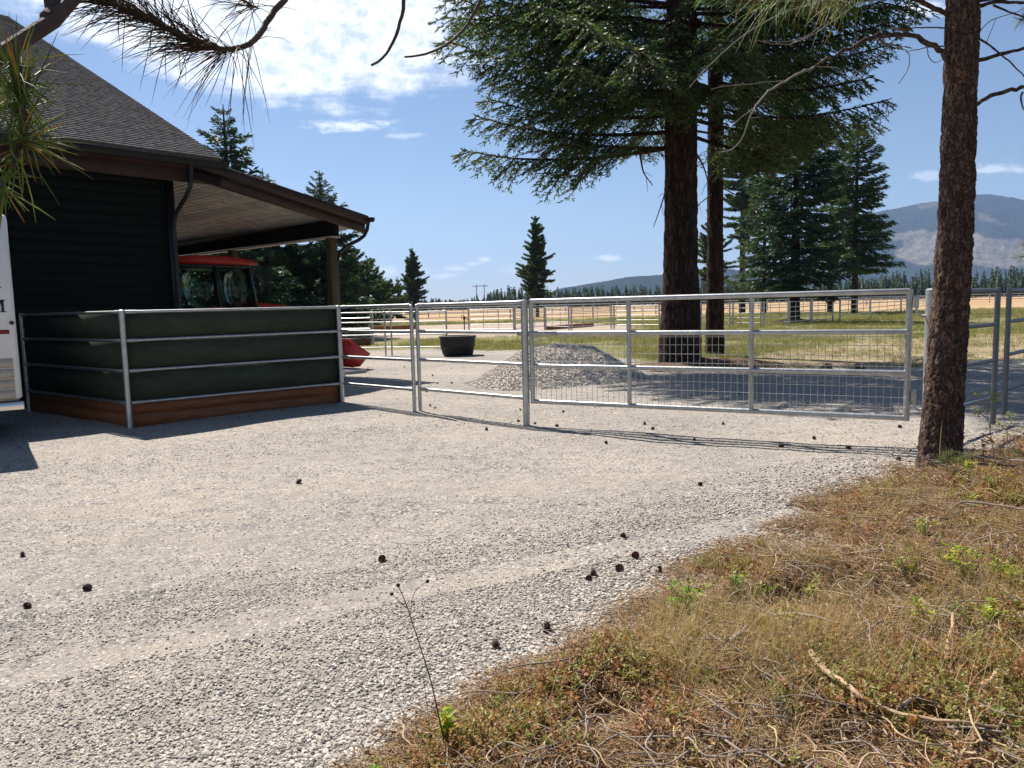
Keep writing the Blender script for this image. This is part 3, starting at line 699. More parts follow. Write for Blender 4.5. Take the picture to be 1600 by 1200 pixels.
def shingle_geo(u0, u1, v, lift):
    a = W((u0 + u1) / 2, v, roofz(v) + 0.004) ; L_ = expo * 1.35
    base = a + SV * (L_ / 2) + NS * (0.0095 + lift * 0.7)
    # thick lower edge, thin upper edge
    hw = (u1 - u0 - 0.005) / 2
    lo0, lo1 = a - NS * 0.002, a + NS * (0.021 + lift)
    hi0, hi1 = a + SV * L_ - NS * 0.002, a + SV * L_ + NS * 0.003
    return np.array([lo0 - U * hw, lo0 + U * hw, lo1 - U * hw, lo1 + U * hw, hi0 - U * hw, hi0 + U * hw, hi1 - U * hw, hi1 + U * hw])
SF = np.array([(0, 2, 3, 1), (2, 6, 7, 3), (0, 4, 6, 2), (1, 3, 7, 5), (0, 1, 5, 4), (4, 5, 7, 6)])
near = [s for s in shv if s[0] < 13 and s[1] > -8.0][:300]
nearset = set(id(s) for s in near)
tmpl = {}
for s in near:
    V = shingle_geo(s[1], s[2], s[3], s[4]); c = V[0]
    key = round(s[2] - s[1], 3), round(s[4] * 500)
    if key not in tmpl:
        mb = MB(); mb.add(V - c, None, SF); tmpl[key] = mb.mesh('shingle', M['shingle'])
    o = link_mesh('shingle', tmpl[key], roof); o.location = tuple(c - C0)
mb = MB()
vs_, n_ = [], 0
rest = [s for s in shv if id(s) not in nearset]
VV_ = np.concatenate([shingle_geo(s[1], s[2], s[3], s[4]) for s in rest]); F_ = np.concatenate([SF + 8 * i for i in range(len(rest))])
o = link_mesh('shingle_course', np_mesh('shingle_course', VV_ - C0, [F_], M['shingle']), roof); o['kind'] = 'stuff'
# eave fascia, soffit, gutter
b_ = MB(); bx(b_, -LW - 0.8, ov - 0.03, -0.60, -0.555, 4.28, 4.60); b_.build('fascia_board', M['fascia'], barn)
b_ = MB(); bx(b_, -LW - 0.8, ov - 0.03, -0.553, 0.0, 4.40, 4.44); b_.build('soffit', M['fascia'], barn)
b_ = MB()
gpf = [(-0.602, 4.60), (-0.70, 4.60), (-0.735, 4.65), (-0.735, 4.71), (-0.75, 4.735), (-0.735, 4.735), (-0.62, 4.72), (-0.602, 4.735)]
b_.prism([W(-LW - 0.8, v, z) for v, z in gpf], U * (LW + 0.8 + ov + 0.04)); b_.build('gutter', M['gutter'], barn)
def downspout(pts, r=0.045):
    b = MB(); b.tube(smooth_path(pts, 22), r, 8); return b.build('downspout', M['gutter'], barn, True)
downspout([W(0.12, -0.66, 4.62), W(0.12, -0.66, 4.2), W(0.1, -0.60, 4.05), W(-0.04, -0.12, 3.72), W(-0.05, -0.07, 3.5), W(-0.05, -0.07, 0.1)])
b_ = MB(); p = [W(ov - 0.02, -0.70, EAVE - 0.005), W(ov - 0.02, RIDGE, roofz(RIDGE) - 0.005), W(ov - 0.02, RIDGE, roofz(RIDGE) - 0.26), W(ov - 0.02, -0.70, EAVE - 0.25)]
b_.prism(p, U * 0.035); b_.build('rake_board', M['fascia'], barn)
# lean-to
U1, LSL, LZ0 = 4.55, 0.203, 4.86
def lz(u): return LZ0 - LSL * u
VB = 20.0
b_ = MB(); p = [W(0.0, -0.62, lz(0)), W(U1, -0.62, lz(U1)), W(U1, -0.62, lz(U1) - 0.10), W(0.0, -0.62, lz(0) - 0.10)]
b_.prism(p, VV * (VB + 0.62)); lroof = b_.build('lean_to_roof', M['shingle'], barn)
for k in range(5):                                                     # shingle ends that show along the rake
    pass
b_ = MB(); p = [W(0.02, -0.66, lz(0) - 0.02), W(U1 + 0.02, -0.66, lz(U1) - 0.02), W(U1 + 0.02, -0.66, lz(U1) - 0.24), W(0.02, -0.66, lz(0) - 0.24)]
b_.prism(p, VV * 0.045); b_.build('rake_board', M['fascia'], barn)
b_ = MB(); p = [W(0.02, -0.60, lz(0) - 0.22), W(U1 - 0.05, -0.60, lz(U1) - 0.22), W(U1 - 0.05, -0.60, lz(U1) - 0.43), W(0.02, -0.60, lz(0) - 0.46)]
b_.prism(p, VV * 0.09); b_.build('rake_beam', M['fascia'], barn)
nb = 32; bw = (U1 - 0.1) / nb
for k in range(nb):                                                    # ceiling boards run away from the viewer
    u0 = 0.05 + k * bw; b_ = MB()
    dz = rng.rand() * 0.004
    p = [W(u0 + 0.004, -0.50, lz(u0) - 0.30 - dz), W(u0 + bw - 0.004, -0.50, lz(u0 + bw) - 0.30 - dz), W(u0 + bw - 0.004, -0.50, lz(u0 + bw) - 0.275), W(u0 + 0.004, -0.50, lz(u0) - 0.275)]
    b_.prism(p, VV * (VB + 0.3)); b_.build('ceiling_board', M['ceiling'], barn)
UP = 3.72
b_ = MB(); bx(b_, UP - 0.10, UP + 0.10, -0.45, VB - 0.3, lz(UP) - 0.72, lz(UP + 0.1) - 0.303); b_.build('beam', M['beam'], barn)
b_ = MB(); bx(b_, UP - 0.13, UP + 0.13, -0.47, VB - 0.3, lz(UP) - 0.735, lz(UP) - 0.702); b_.build('beam_lit_underside', M['ceiling'], barn)  # pale strip that paints the light on the beam's underside
for v in (-0.25, 4.35, 8.9, 13.5, 18.1):
    b_ = MB(); bx(b_, UP - 0.1, UP + 0.1, v - 0.1, v + 0.1, 0.12, lz(UP) - 0.735, 0.012); b_.build('post', M['post'], barn)
    b_ = MB(); b_.lathe([(0.0, -0.1), (0.19, -0.1), (0.19, 0.10), (0.16, 0.12), (0, 0.12)], W(UP, v, 0), 20); b_.build('post_footing', M['pale_rock'], barn)
b_ = MB()
gp2 = [(U1 + 0.022, lz(U1) - 0.16), (U1 + 0.13, lz(U1) - 0.16), (U1 + 0.16, lz(U1) - 0.12), (U1 + 0.16, lz(U1) - 0.05), (U1 + 0.022, lz(U1) - 0.05)]
b_.prism([W(u, -0.72, z) for u, z in gp2], VV * (VB + 0.7)); b_.build('gutter', M['gutter'], barn)
downspout([W(U1 + 0.09, -0.55, lz(U1) - 0.16), W(U1 + 0.09, -0.55, lz(U1) - 0.42), W(U1 + 0.0, -0.5, lz(U1) - 0.55), W(UP + 0.25, -0.30, lz(U1) - 0.78), W(UP + 0.14, -0.25, lz(U1) - 0.95), W(UP + 0.14, -0.25, 0.15)])
b_ = MB(); bx(b_, 0.03, U1 + 0.5, 0.3, VB, -0.05, 0.06); b_.build('concrete_slab', pmat('slab_concrete', (0.33, 0.32, 0.30), 0.85, 0, 0.15, 3), barn)

# ------------------------------------------------------------------ pipe fences
def G(px, py): return gp(px, py)
RAILS = (1.69, 1.27, 0.82, 0.345)
def post_mesh(b, p, top, r, n=12, cap=True):
    b.tube([p + ZZ * -0.12, p + ZZ * (top - 0.012)], r, n); 
    b.lathe([(r, 0), (r * 0.96, 0.008), (r * 0.6, 0.016), (0, 0.018)], p + ZZ * (top - 0.013), n)
def pipe(parent, name, a, b, r, mat, n=10):
    m = MB(); m.tube([a, b], r, n); return m.build(name, mat, parent, True)
def sleeve(parent_rail, a, b, r, mat):
    m = MB(); m.tube([a, b], r, 10); return m.build('rail_sleeve', mat, parent_rail, True)

pA, pB, pC = G(46, 640), G(203, 666), G(535, 629)
bin_ = thing('board_enclosure', 'galvanised pipe enclosure lined with dark green boards and a brown kickboard', 'enclosure', pB)
for p in (pA, pB, pC):
    b_ = MB(); post_mesh(b_, p, 1.72, 0.042); b_.build('post', M['galv'], bin_, True)
for a, c in ((pA, pB), (pB, pC)):
    d = nrm(c - a); inw = np.array([-d[1], d[0], 0]);
    a2, c2 = a + d * 0.045, c - d * 0.045
    for z in RAILS: 
        rl = pipe(bin_, 'rail', a2 + ZZ * z, c2 + ZZ * z, 0.024, M['galv'])
        sleeve(rl, a2 + ZZ * z, a2 + d * 0.16 + ZZ * z, 0.028, M['galv_old']); sleeve(rl, c2 - d * 0.16 + ZZ * z, c2 + ZZ * z, 0.028, M['galv_old'])
    for z1, z0 in ((1.70, 1.275), (1.271, 0.825), (0.821, 0.338)):
        b_ = MB(); m_ = (a + c) / 2 + inw * 0.05 + ZZ * (z0 + z1) / 2
        b_.box(m_, (np.linalg.norm(c - a) - 0.02, 0.03, z1 - z0), d, inw, ZZ); b_.build('green_board', M['green_board'], bin_)
    for z0, z1 in ((-0.05, 0.158), (0.162, 0.334)):
        b_ = MB(); m_ = (a + c) / 2 + inw * 0.055 + ZZ * (z0 + z1) / 2
        b_.box(m_, (np.linalg.norm(c - a) - 0.02, 0.045, z1 - z0), d, inw, ZZ); b_.build('kick_board', M['kick'], bin_)

def panel(name, label, a, c, rails, r, mat, rpost=0.03, top=1.70, post0=True, post1=True, group=None, mids=(), sl=True):
    t = thing(name, label, 'fence', a, group)
    d = nrm(c - a)
    for p, on in ((a, post0), (c, post1)):
        if on: b_ = MB(); post_mesh(b_, p, top, rpost); b_.build('post', mat, t, True)
    for f in mids:
        p = a + (c - a) * f; b_ = MB(); b_.tube([p + ZZ * rails[-1], p + ZZ * rails[0]], r * 0.85, 8); b_.build('upright', mat, t, True)
    for z in rails:
        rl = pipe(t, 'rail', a + d * rpost * 0.9 + ZZ * z, c - d * rpost * 0.9 + ZZ * z, r, mat)
        if sl:
            sleeve(rl, a + d * rpost + ZZ * z, a + d * 0.2 + ZZ * z, r * 1.16, M['galv_old']); sleeve(rl, c - d * 0.12 + ZZ * z, c - d * rpost * 0.8 + ZZ * z, r * 1.16, M['galv_old'])
    return t
p1, p2, p3 = G(648, 642), G(657, 641), G(823, 660)
panel('pipe_fence', 'short galvanised four-rail fence between the green enclosure and the paired posts', pC + nrm(p1 - pC) * 0.06, p1, RAILS, 0.026, M['galv'], post0=False, group='galvanised drive fence')
panel('pipe_fence', 'galvanised four-rail fence between the paired posts and the mesh gate', p2, p3, RAILS, 0.026, M['galv'], post1=False, group='galvanised drive fence')
gpost = MB(); post_mesh(gpost, p3, 1.72, 0.05, 16); gpost = gpost.build('gate_post', M['galv'], None, True, p3)
tag(gpost, 'tall galvanised latch post at the free end of the mesh gate', 'post')

# mesh gate
g0, g1 = np.array([0.29, 10.72, 0]), np.array([4.36, 8.42, 0])
gd = nrm(g1 - g0); gl = np.linalg.norm(g1 - g0); gn_ = np.array([-gd[1], gd[0], 0])
gate = thing('mesh_gate', 'long galvanised pipe gate with square wire mesh across the drive', 'gate', g1)
GT, GA, GM, GB = 1.70, 1.255, 0.80, 0.30
b_ = MB()
pipe(gate, 'stile', g0 + ZZ * (GB - 0.03), g0 + ZZ * (GT + 0.02), 0.034, M['galv']); pipe(gate, 'stile', g1 + ZZ * (GB - 0.03), g1 + ZZ * (GT + 0.02), 0.034, M['galv'])
for f in (0.3065, 0.64):
    for z0, z1 in ((GB, GA), (GA, GT)):
        p = g0 + gd * gl * f; pipe(gate, 'upright', p + ZZ * z0, p + ZZ * z1, 0.030, M['galv'])
for z in (GT, GA, GM, GB):
    pipe(gate, 'rail', g0 + ZZ * z, g1 + ZZ * z, 0.032, M['galv'], 12)
nw = int(gl / 0.0765)
wv = MB(); wv.tube([(0, 0, GB), (0, 0, GA)], 0.0032, 5, False); wv = wv.mesh('wire', M['galv'], True)
for k in range(1, nw):
    p = g0 + gd * gl * k / nw - gn_ * 0.033
    o = link_mesh('wire', wv, gate); o.location = tuple(p - g1)
z = GB + 0.10; k = 0
for z in (0.415, 0.53, 0.645, 0.755, 0.875, 0.99, 1.105, 1.205):
    b_ = MB(); b_.tube([g0 - gn_ * 0.036 + ZZ * z, g1 - gn_ * 0.036 + ZZ * z], 0.0032, 5, False); b_.build('wire', M['galv'], gate, True)
# latch at the free end, hinges at the big post
b_ = MB(); b_.box(g0 + gd * 0.10 - gn_ * 0.035 + ZZ * 1.255, (0.62, 0.012, 0.055), gd, gn_, ZZ); b_.build('latch_bar', M['galv_old'], gate)
b_ = MB(); b_.tube(smooth_path([g0 + gd * 0.06 - gn_ * 0.05 + ZZ * 1.2, g0 + gd * 0.16 - gn_ * 0.05 + ZZ * 1.19, g0 + gd * 0.17 - gn_ * 0.05 + ZZ * 1.08, g0 + gd * 0.07 - gn_ * 0.05 + ZZ * 1.07], 12), 0.008, 6); b_.build('latch_handle', M['galv'], gate, True)
hp = np.array([4.60, 8.36, 0])
for z in (1.58, 0.55):
    b_ = MB(); b_.box(g1 + gd * 0.065 + ZZ * z, (0.055, 0.05, 0.13), gd, gn_, ZZ, 0.006)
    b_.tube(smooth_path([g1 + gd * 0.07 + ZZ * (z - 0.05), g1 + gd * 0.07 + ZZ * (z - 0.12), g1 + gd * 0.11 + ZZ * (z - 0.155), hp - gd * 0.07 + ZZ * (z - 0.15)], 14), 0.014, 8)
    b_.build('hinge', M['galv'], gate, True)
b_ = MB(); post_mesh(b_, hp, 1.72, 0.088, 24); b_ = b_.build('hinge_post', M['galv_old'], None, True, hp)
tag(b_, 'thick grey round hinge post half hidden behind the near pine trunk', 'post')
# fence on the far side of the pine
q0 = hp + np.array([0.10, 0.09, 0]); q1 = G(1551, 664); q2 = G(1569, 648)
panel('pipe_fence', 'backlit grey pipe fence running away between the thick hinge post and the twin posts', q0, q1, RAILS, 0.026, M['backlit_pipe'], 0.034, 1.72, False, True, 'backlit grey fence beyond the pine', sl=False)
dq = nrm(q2 - q0); q3 = q2 + dq * 3.6
panel('pipe_fence', 'backlit grey pipe fence starting at the farther twin post and leaving the frame', q2, q3, RAILS, 0.026, M['backlit_pipe'], 0.034, 1.72, True, True, 'backlit grey fence beyond the pine', sl=False)
for z in RAILS[:1]: pass

def run(name, label, P, rails, r, mat, rpost, top, group, double=False, thin=2, pm=None):
    P = [np.array([p[0], p[1], float(hgt(np.array(p[0]), np.array(p[1])))]) for p in P]
    t = thing(name, label, 'fence', P[0], group)
    for i, p in enumerate(P):
        b_ = MB(); post_mesh(b_, p, top, rpost, 8); b_.build('post', pm or mat, t, True)
        if double and 0 < i < len(P) - 1:
            d = nrm(P[i + 1] - p); b_ = MB(); post_mesh(b_, p + d * 0.22, top, rpost, 8); b_.build('post', mat, t, True)
        if i < len(P) - 1:
            for z in rails:
                b_ = MB(); b_.tube([p + ZZ * z, P[i + 1] + ZZ * z], r, 6); b_.build('rail', mat, t, True)
            for k in range(thin):
                q = p + (P[i + 1] - p) * (k + 1) / (thin + 1); b_ = MB(); b_.tube([q + ZZ * rails[-1], q + ZZ * rails[0]], r * 0.7, 6); b_.build('upright', mat, t, True)
    return t
# paddock fences behind the drive
a1 = [G(470, 560), G(603, 556), G(699, 554)]
run('paddock_fence', 'nearest grey paddock fence ending at the black stock tank', a1, (1.52, 1.18, 0.74, 0.30), 0.022, M['galv'], 0.028, 1.56, 'paddock fences', True, 0)
pt = [G(733, 521), G(803, 520), G(851, 515), G(889, 517), G(955, 513.5), G(1030, 513.5), G(1090, 512.5), G(1140, 511), G(1189, 511), G(1231, 509), G(1266, 506), G(1301, 503.5)]
run('paddock_fence', 'long grey five-rail paddock fence crossing behind the two great fir trunks', pt, (1.46, 1.15, 0.86, 0.56, 0.26), 0.024, M['galv'], 0.05, 1.52, 'paddock fences', True, 2)
pt2 = [np.array([21.6, 50.5, 0]), np.array([28, 60, 0]), np.array([38, 75, 0]), np.array([50, 92, 0]), np.array([64, 112, 0])]
run('paddock_fence', 'grey paddock fence receding across the grass beyond the single thin-trunked tree', pt2, (1.5, 1.15, 0.8, 0.45), 0.03, M['galv'], 0.06, 1.55, 'paddock fences', True, 3)
far = [np.array([-24 + 11 * i, 118 + 2.2 * i + 3 * math.sin(i), 0]) for i in range(15)]
run('paddock_fence', 'farthest pale rail fence along the dry orange field below the dark treeline', far, (1.55, 1.1, 0.6), 0.055, M['galv'], 0.09, 1.6, 'paddock fences', False, 3)
c1 = [np.array([-17, 37.5, 0]), np.array([-11.5, 37, 0]), G(582, 538)]
run('paddock_fence', 'pale fence with heavy posts between barn lean-to and brown arena timber', c1, (1.5, 1.25, 0.75), 0.02, M['galv'], 0.09, 1.55, 'paddock fences', False, 2)
c2 = [np.array([-34, 78, 0]), np.array([-25, 77, 0]), np.array([-17, 76, 0]), np.array([-9.3, 75, 0])]
run('paddock_fence', 'bright rail fence at the arena corner far behind the paired posts', c2, (1.6, 1.1, 0.6), 0.022, M['white_rail'], 0.08, 1.65, 'paddock fences', False, 2)
a3 = [np.array([-9.3, 75, 0]), np.array([0, 79, 0]), np.array([9, 84, 0]), np.array([17, 90, 0]), np.array([26, 99, 0]), np.array([36, 108, 0])]
run('paddock_fence', 'thin pale rail fence behind the sand arena and the tall lone pine', a3, (1.55, 1.1, 0.6), 0.035, M['galv'], 0.08, 1.6, 'paddock fences', False, 3)
# timbers at the arena edge
def beam_thing(label, a, c, h, w, mat):
    d = nrm(c - a); n = np.array([-d[1], d[0], 0]); b = MB(); b.box((a + c) / 2 + ZZ * h / 2, (np.linalg.norm(c - a), w, h), d, n, ZZ, 0.02)
    return tag(b.build('timber', mat, None, False, (a + c) / 2), label, 'timber', 'timbers edging the sand arena')
beam_thing('long orange-brown timber edging the arena behind the pale fence', G(563, 516), G(652, 514), 0.32, 0.25, M['railroad'])
beam_thing('short brown timber lying at the arena edge behind the gate', G(855, 515), G(926, 510), 0.26, 0.25, M['railroad'])
b_ = MB(); a, c = G(500, 540), G(579, 540); d = nrm(c - a); b_.box((a + c) / 2 + ZZ * 0.17, (np.linalg.norm(c - a), 0.1, 0.34), d, np.array([-d[1], d[0], 0]), ZZ); b_ = b_.build('timber', pmat('wine_brown_board', (0.14, 0.07, 0.06), 0.7), None, False, (a + c) / 2)
tag(b_, 'wine-brown low board behind the red loader bucket', 'timber', 'timbers edging the sand arena')

# ------------------------------------------------------------------ stock tank
tk = G(714, 556); tk = tk + np.array([0, 0.55, 0])
tank = thing('stock_tank', 'black oval rubber stock tank on the gravel', 'stock tank', tk)
def oval(a, b, z, n=40, p=2.6):
    t = np.arange(n) * 2 * PI / n; c, s = np.cos(t), np.sin(t)
    return np.stack([a * np.sign(c) * np.abs(c) ** (2 / p), b * np.sign(s) * np.abs(s) ** (2 / p), np.full(n, z)], 1) + tk
def loft(rings):
    n = len(rings[0]); V = np.concatenate(rings); k = len(rings)
    return V, [(i * n + j, i * n + (j + 1) % n, (i + 1) * n + (j + 1) % n, (i + 1) * n + j) for i in range(k - 1) for j in range(n)]
b_ = MB(); V, F = loft([oval(0.02, 0.02, 0.02), oval(0.50, 0.42, 0.0), oval(0.52, 0.44, 0.03), oval(0.585, 0.50, 0.30), oval(0.595, 0.51, 0.31), oval(0.60, 0.515, 0.60), oval(0.57, 0.48, 0.62), oval(0.49, 0.41, 0.07), oval(0.02, 0.02, 0.06)]); b_.add(V, None, F); b_.build('tub', M['rubber'], tank, True)
b_ = MB(); V, F = loft([oval(0.60, 0.515, 0.60), oval(0.64, 0.555, 0.60), oval(0.645, 0.56, 0.65), oval(0.60, 0.515, 0.665), oval(0.575, 0.49, 0.64)]); b_.add(V, None, F); b_.build('rim', M['rubber'], tank, True)
# yard hydrant
hy = G(726, 521); hyd = thing('yard_hydrant', 'dark iron yard hydrant standing beyond the black tank', 'hydrant', hy)
b_ = MB(); b_.tube([hy - ZZ * 0.1, hy + ZZ * 0.86], 0.035, 8); b_.build('standpipe', M['black'], hyd, True)
b_ = MB(); b_.lathe([(0.0, 0), (0.07, 0), (0.08, 0.06), (0.06, 0.2), (0, 0.24)], hy + ZZ * 0.84, 10); b_.tube([hy + ZZ * 0.92, hy + ZZ * 0.94 + np.array([0.16, 0, 0]), hy + ZZ * 0.84 + np.array([0.22, 0, 0])], 0.032, 7); b_.build('spout', M['black'], hyd, True)
b_ = MB(); b_.tube([hy + ZZ * 1.06, hy + ZZ * 1.14 + np.array([-0.14, 0, 0]), hy + ZZ * 0.86 + np.array([-0.16, 0, 0])], 0.02, 6); b_.build('handle', M['black'], hyd, True)

# ------------------------------------------------------------------ tractor
TO = np.array([-7.62, 18.42, 0.06]); TX, TY = U, VV
def T(x, y, z): return TO + x * TX + y * TY + z * ZZ
tr = thing('tractor', 'orange-red cab tractor with front loader parked under the lean-to', 'tractor', TO)
def tb(mb, x0, x1, y0, y1, z0, z1, bev=0.0): return mb.box(T((x0 + x1) / 2, (y0 + y1) / 2, (z0 + z1) / 2), (x1 - x0, y1 - y0, z1 - z0), TX, TY, ZZ, bev)
def tyre(x, y, r, w, lug):
    b = MB(); c = T(x, y, r); h = w / 2
    b.lathe([(r * 0.6, -h * 0.8), (r * 0.75, -h), (r * 0.93, -h), (r * 0.97, -h * 0.7), (r * 0.975, 0), (r * 0.97, h * 0.7), (r * 0.93, h), (r * 0.75, h), (r * 0.6, h * 0.8), (r * 0.6, -h * 0.8)], c, 32, TY)
    for k in range(lug):
        a = 2 * PI * k / lug
        for s in (-1, 1):
            aa = a + (PI / lug if s > 0 else 0); dr = math.cos(aa) * TX + math.sin(aa) * ZZ; tg = -math.sin(aa) * TX + math.cos(aa) * ZZ
            b.box(c + dr * r * 0.975 + s * TY * h * 0.48 + tg * 0.0, (0.05 * r, h * 1.05, 0.055), dr, nrm(TY * 1 + tg * 0.7 * s), nrm(np.cross(dr, nrm(TY + tg * 0.7 * s))))
    ty = b.build('tyre', M['rubber'], tr, False)
    b = MB(); b.lathe([(0, -h * 0.3), (r * 0.2, -h * 0.35), (r * 0.45, -h * 0.2), (r * 0.58, -h * 0.75), (r * 0.61, -h * 0.78), (r * 0.61, h * 0.78), (r * 0.58, h * 0.75), (r * 0.45, h * 0.2), (r * 0.2, h * 0.35), (0, h * 0.3)], c, 24, TY); b.build('rim', M['red'], ty, True)
for s in (-1, 1):
    tyre(0, s * 0.86, 0.80, 0.46, 20); tyre(2.3, s * 0.82, 0.55, 0.34, 16)
b_ = MB(); tb(b_, -0.6, 2.9, -0.32, 0.32, 0.5, 0.95, 0.03); tb(b_, -0.15, 0.15, -0.7, 0.7, 0.62, 0.95, 0.03); tb(b_, 2.2, 2.42, -0.7, 0.7, 0.45, 0.65, 0.02); b_.build('chassis', M['black'], tr)
b_ = MB()                                            # hood, sloping to the nose
prof = [(0.95, 0.95), (0.95, 1.84), (1.6, 1.81), (2.4, 1.72), (2.85, 1.60), (2.98, 1.45), (3.02, 0.95)]
b_.prism([T(x, -0.40, z) for x, z in prof], TY * 0.80); b_.build('hood', M['red'], tr)
b_ = MB(); tb(b_, 1.25, 1.62, -0.16, 0.16, 1.815, 1.94, 0.03); b_.build('air_scoop', M['black'], tr)
b_ = MB(); tb(b_, 3.0, 3.04, -0.3, 0.3, 1.0, 1.32); b_.build('grille', M['black'], tr)
for s in (-1, 1):
    b_ = MB(); tb(b_, 2.97, 3.03, s * 0.35 - 0.05, s * 0.35 + 0.05, 1.22, 1.34, 0.01); b_.build('headlight', M['lamp'], tr)
    b_ = MB(); pr = [(-0.85, 1.0), (-0.85, 1.35), (-0.55, 1.68), (0.25, 1.72), (0.72, 1.55), (0.85, 1.1), (0.75, 1.05), (0.5, 1.55), (-0.5, 1.58), (-0.75, 1.25)]
    b_.prism([T(x, s * 0.62, z) for x, z in pr], TY * s * 0.5); b_.build('fender', M['red'], tr)
# cab
cabx = (-0.75, 1.12); cy_ = 0.80
roofp = [(-0.92, 2.72), (-0.95, 2.79), (-0.80, 2.85), (-0.2, 2.90), (0.6, 2.89), (1.12, 2.84), (1.34, 2.76), (1.33, 2.71)]
b_ = MB(); b_.prism([T(x, -0.86, z) for x, z in roofp], TY * 1.72); b_.build('cab_roof', M['red'], tr)
b_ = MB(); tb(b_, -0.85, 1.2, -0.80, 0.80, 2.64, 2.70, 0.01); b_.build('roof_liner', M['black'], tr)
def pillar(x0, x1, y, z0=1.60, z1=2.66, w=0.075):
    b = MB(); b.tube([T(x0, y, z0), T((x0 + x1) / 2 + 0.01, y * 1.0, (z0 + z1) / 2), T(x1, y * 0.97, z1)], w / 1.6, 6); b.build('pillar', M['black'], tr)
for s in (-1, 1):
    pillar(1.28, 1.12, s * 0.78); pillar(0.30, 0.26, s * 0.80); pillar(-0.62, -0.78, s * 0.78)
b_ = MB(); tb(b_, -0.72, 1.22, -0.8, 0.8, 0.95, 1.62, 0.03); b_.build('cab_body', M['black'], tr)
def pane(name, P, n):
    b = MB(); b.prism(P, np.asarray(n) * 0.006); b.build(name, M['glass'], tr)
pane('windscreen', [T(1.285, -0.74, 1.62), T(1.285, 0.74, 1.62), T(1.125, 0.72, 2.64), T(1.125, -0.72, 2.64)], TX)
pane('rear_window', [T(-0.66, -0.74, 1.62), T(-0.66, 0.74, 1.62), T(-0.79, 0.72, 2.64), T(-0.79, -0.72, 2.64)], -TX)
for s in (-1, 1):
    pane('side_window', [T(0.34, s * 0.80, 1.64), T(1.24, s * 0.79, 1.64), T(1.10, s * 0.775, 2.63), T(0.31, s * 0.785, 2.63)], TY * s)
    pane('side_window', [T(-0.58, s * 0.79, 1.64), T(0.26, s * 0.80, 1.64), T(0.22, s * 0.785, 2.63), T(-0.73, s * 0.775, 2.63)], TY * s)
    b_ = MB(); b_.tube([T(1.15, s * 0.80, 2.52), T(1.22, s * 1.02, 2.52), T(1.22, s * 1.08, 2.48), T(1.22, s * 1.08, 2.40)], 0.014, 6); b_.box(T(1.22, s * 1.08, 2.24), (0.05, 0.17, 0.34), TX, TY, ZZ, 0.015); mir = b_.build('mirror', M['black'], tr)
    b_ = MB(); b_.box(T(1.192, s * 1.08, 2.24), (0.004, 0.145, 0.31), TX, TY, ZZ); b_.build('mirror_glass', M['mirror'], mir)
    b_ = MB(); tb(b_, 1.27, 1.36, s * 0.6 - 0.07, s * 0.6 + 0.07, 2.60, 2.69, 0.01); b_.build('work_light', M['black'], tr)
b_ = MB(); tb(b_, -0.45, 0.1, -0.27, 0.27, 1.62, 1.78, 0.05); tb(b_, -0.55, -0.40, -0.25, 0.25, 1.75, 2.25, 0.05); b_.build('seat', M['rubber'], tr)
b_ = MB(); th = np.linspace(0, 2 * PI, 21); ax_ = nrm(TX * -0.8 + ZZ * 0.75); e1 = TY; e2 = np.cross(ax_, e1)
b_.tube([T(0.55, 0, 1.98) + 0.2 * (math.cos(t) * e1 + math.sin(t) * e2) for t in th], 0.016, 6, False); b_.tube([T(0.55, 0, 1.98), T(0.8, 0, 1.6)], 0.025, 6); b_.tube([T(0.55, 0, 1.98) - 0.2 * e1, T(0.55, 0, 1.98) + 0.2 * e1], 0.012, 5); b_.build('steering_wheel', M['black'], tr, True)
b_ = MB(); b_.tube([T(1.35, 0.48, 1.5), T(1.35, 0.48, 2.55)], 0.04, 8); b_.build('exhaust_pipe', M['black'], tr, True)
for s in (-1, 1):
    b_ = MB(); y = s * 0.58
    pr = [(0.95, 1.35), (1.25, 1.62), (2.6, 1.35), (3.75, 0.62), (3.68, 0.45), (2.55, 1.15), (1.3, 1.38), (1.05, 1.2)]
    b_.prism([T(x, y - 0.05, z) for x, z in pr], TY * 0.1); b_.build('loader_arm', M['red'], tr)
    b_ = MB(); b_.tube([T(1.3, y, 0.9), T(2.5, y, 1.2)], 0.04, 8); b_.build('loader_cylinder', M['galv_old'], tr, True)
    b_ = MB(); tb(b_, 0.95, 1.3, y - 0.07, y + 0.07, 0.75, 1.5, 0.01); b_.build('loader_mount', M['black'], tr)
BXO = 3.72
bp_ = [(BXO, 0.78), (BXO + 0.10, 0.80), (BXO + 0.80, 0.36), (BXO + 0.42, 0.03), (BXO + 0.12, 0.03), (BXO, 0.20)]
bk = MB()
inner = [(BXO + 0.012, 0.74), (BXO + 0.74, 0.355), (BXO + 0.41, 0.05), (BXO + 0.12, 0.05), (BXO + 0.02, 0.21)]
for y0 in (-1.02, 1.0): bk.prism([T(x, y0, z) for x, z in bp_], TY * 0.02)
def plate(x0, z0, x1, z1, th=0.02):
    d = nrm([x1 - x0, z1 - z0]); n = np.array([-d[1], d[0]]) * th
    bk.prism([T(x0, -0.998, z0), T(x1, -0.998, z1), T(x1 + n[0], -0.998, z1 + n[1]), T(x0 + n[0], -0.998, z0 + n[1])], TY * 1.996)
plate(BXO + 0.01, 0.20, BXO + 0.01, 0.78); plate(BXO + 0.01, 0.20, BXO + 0.12, 0.035); plate(BXO + 0.12, 0.035, BXO + 0.44, 0.035); plate(BXO + 0.44, 0.035, BXO + 0.80, 0.35); plate(BXO + 0.01, 0.78, BXO + 0.1, 0.78)
bk.build('loader_bucket', M['red'], tr)
b_ = MB(); bkd = BXO
tb(b_, BXO - 0.12, BXO - 0.002, -0.62, 0.62, 0.3, 0.44, 0.01); b_.build('bucket_bracket', M['black'], tr)

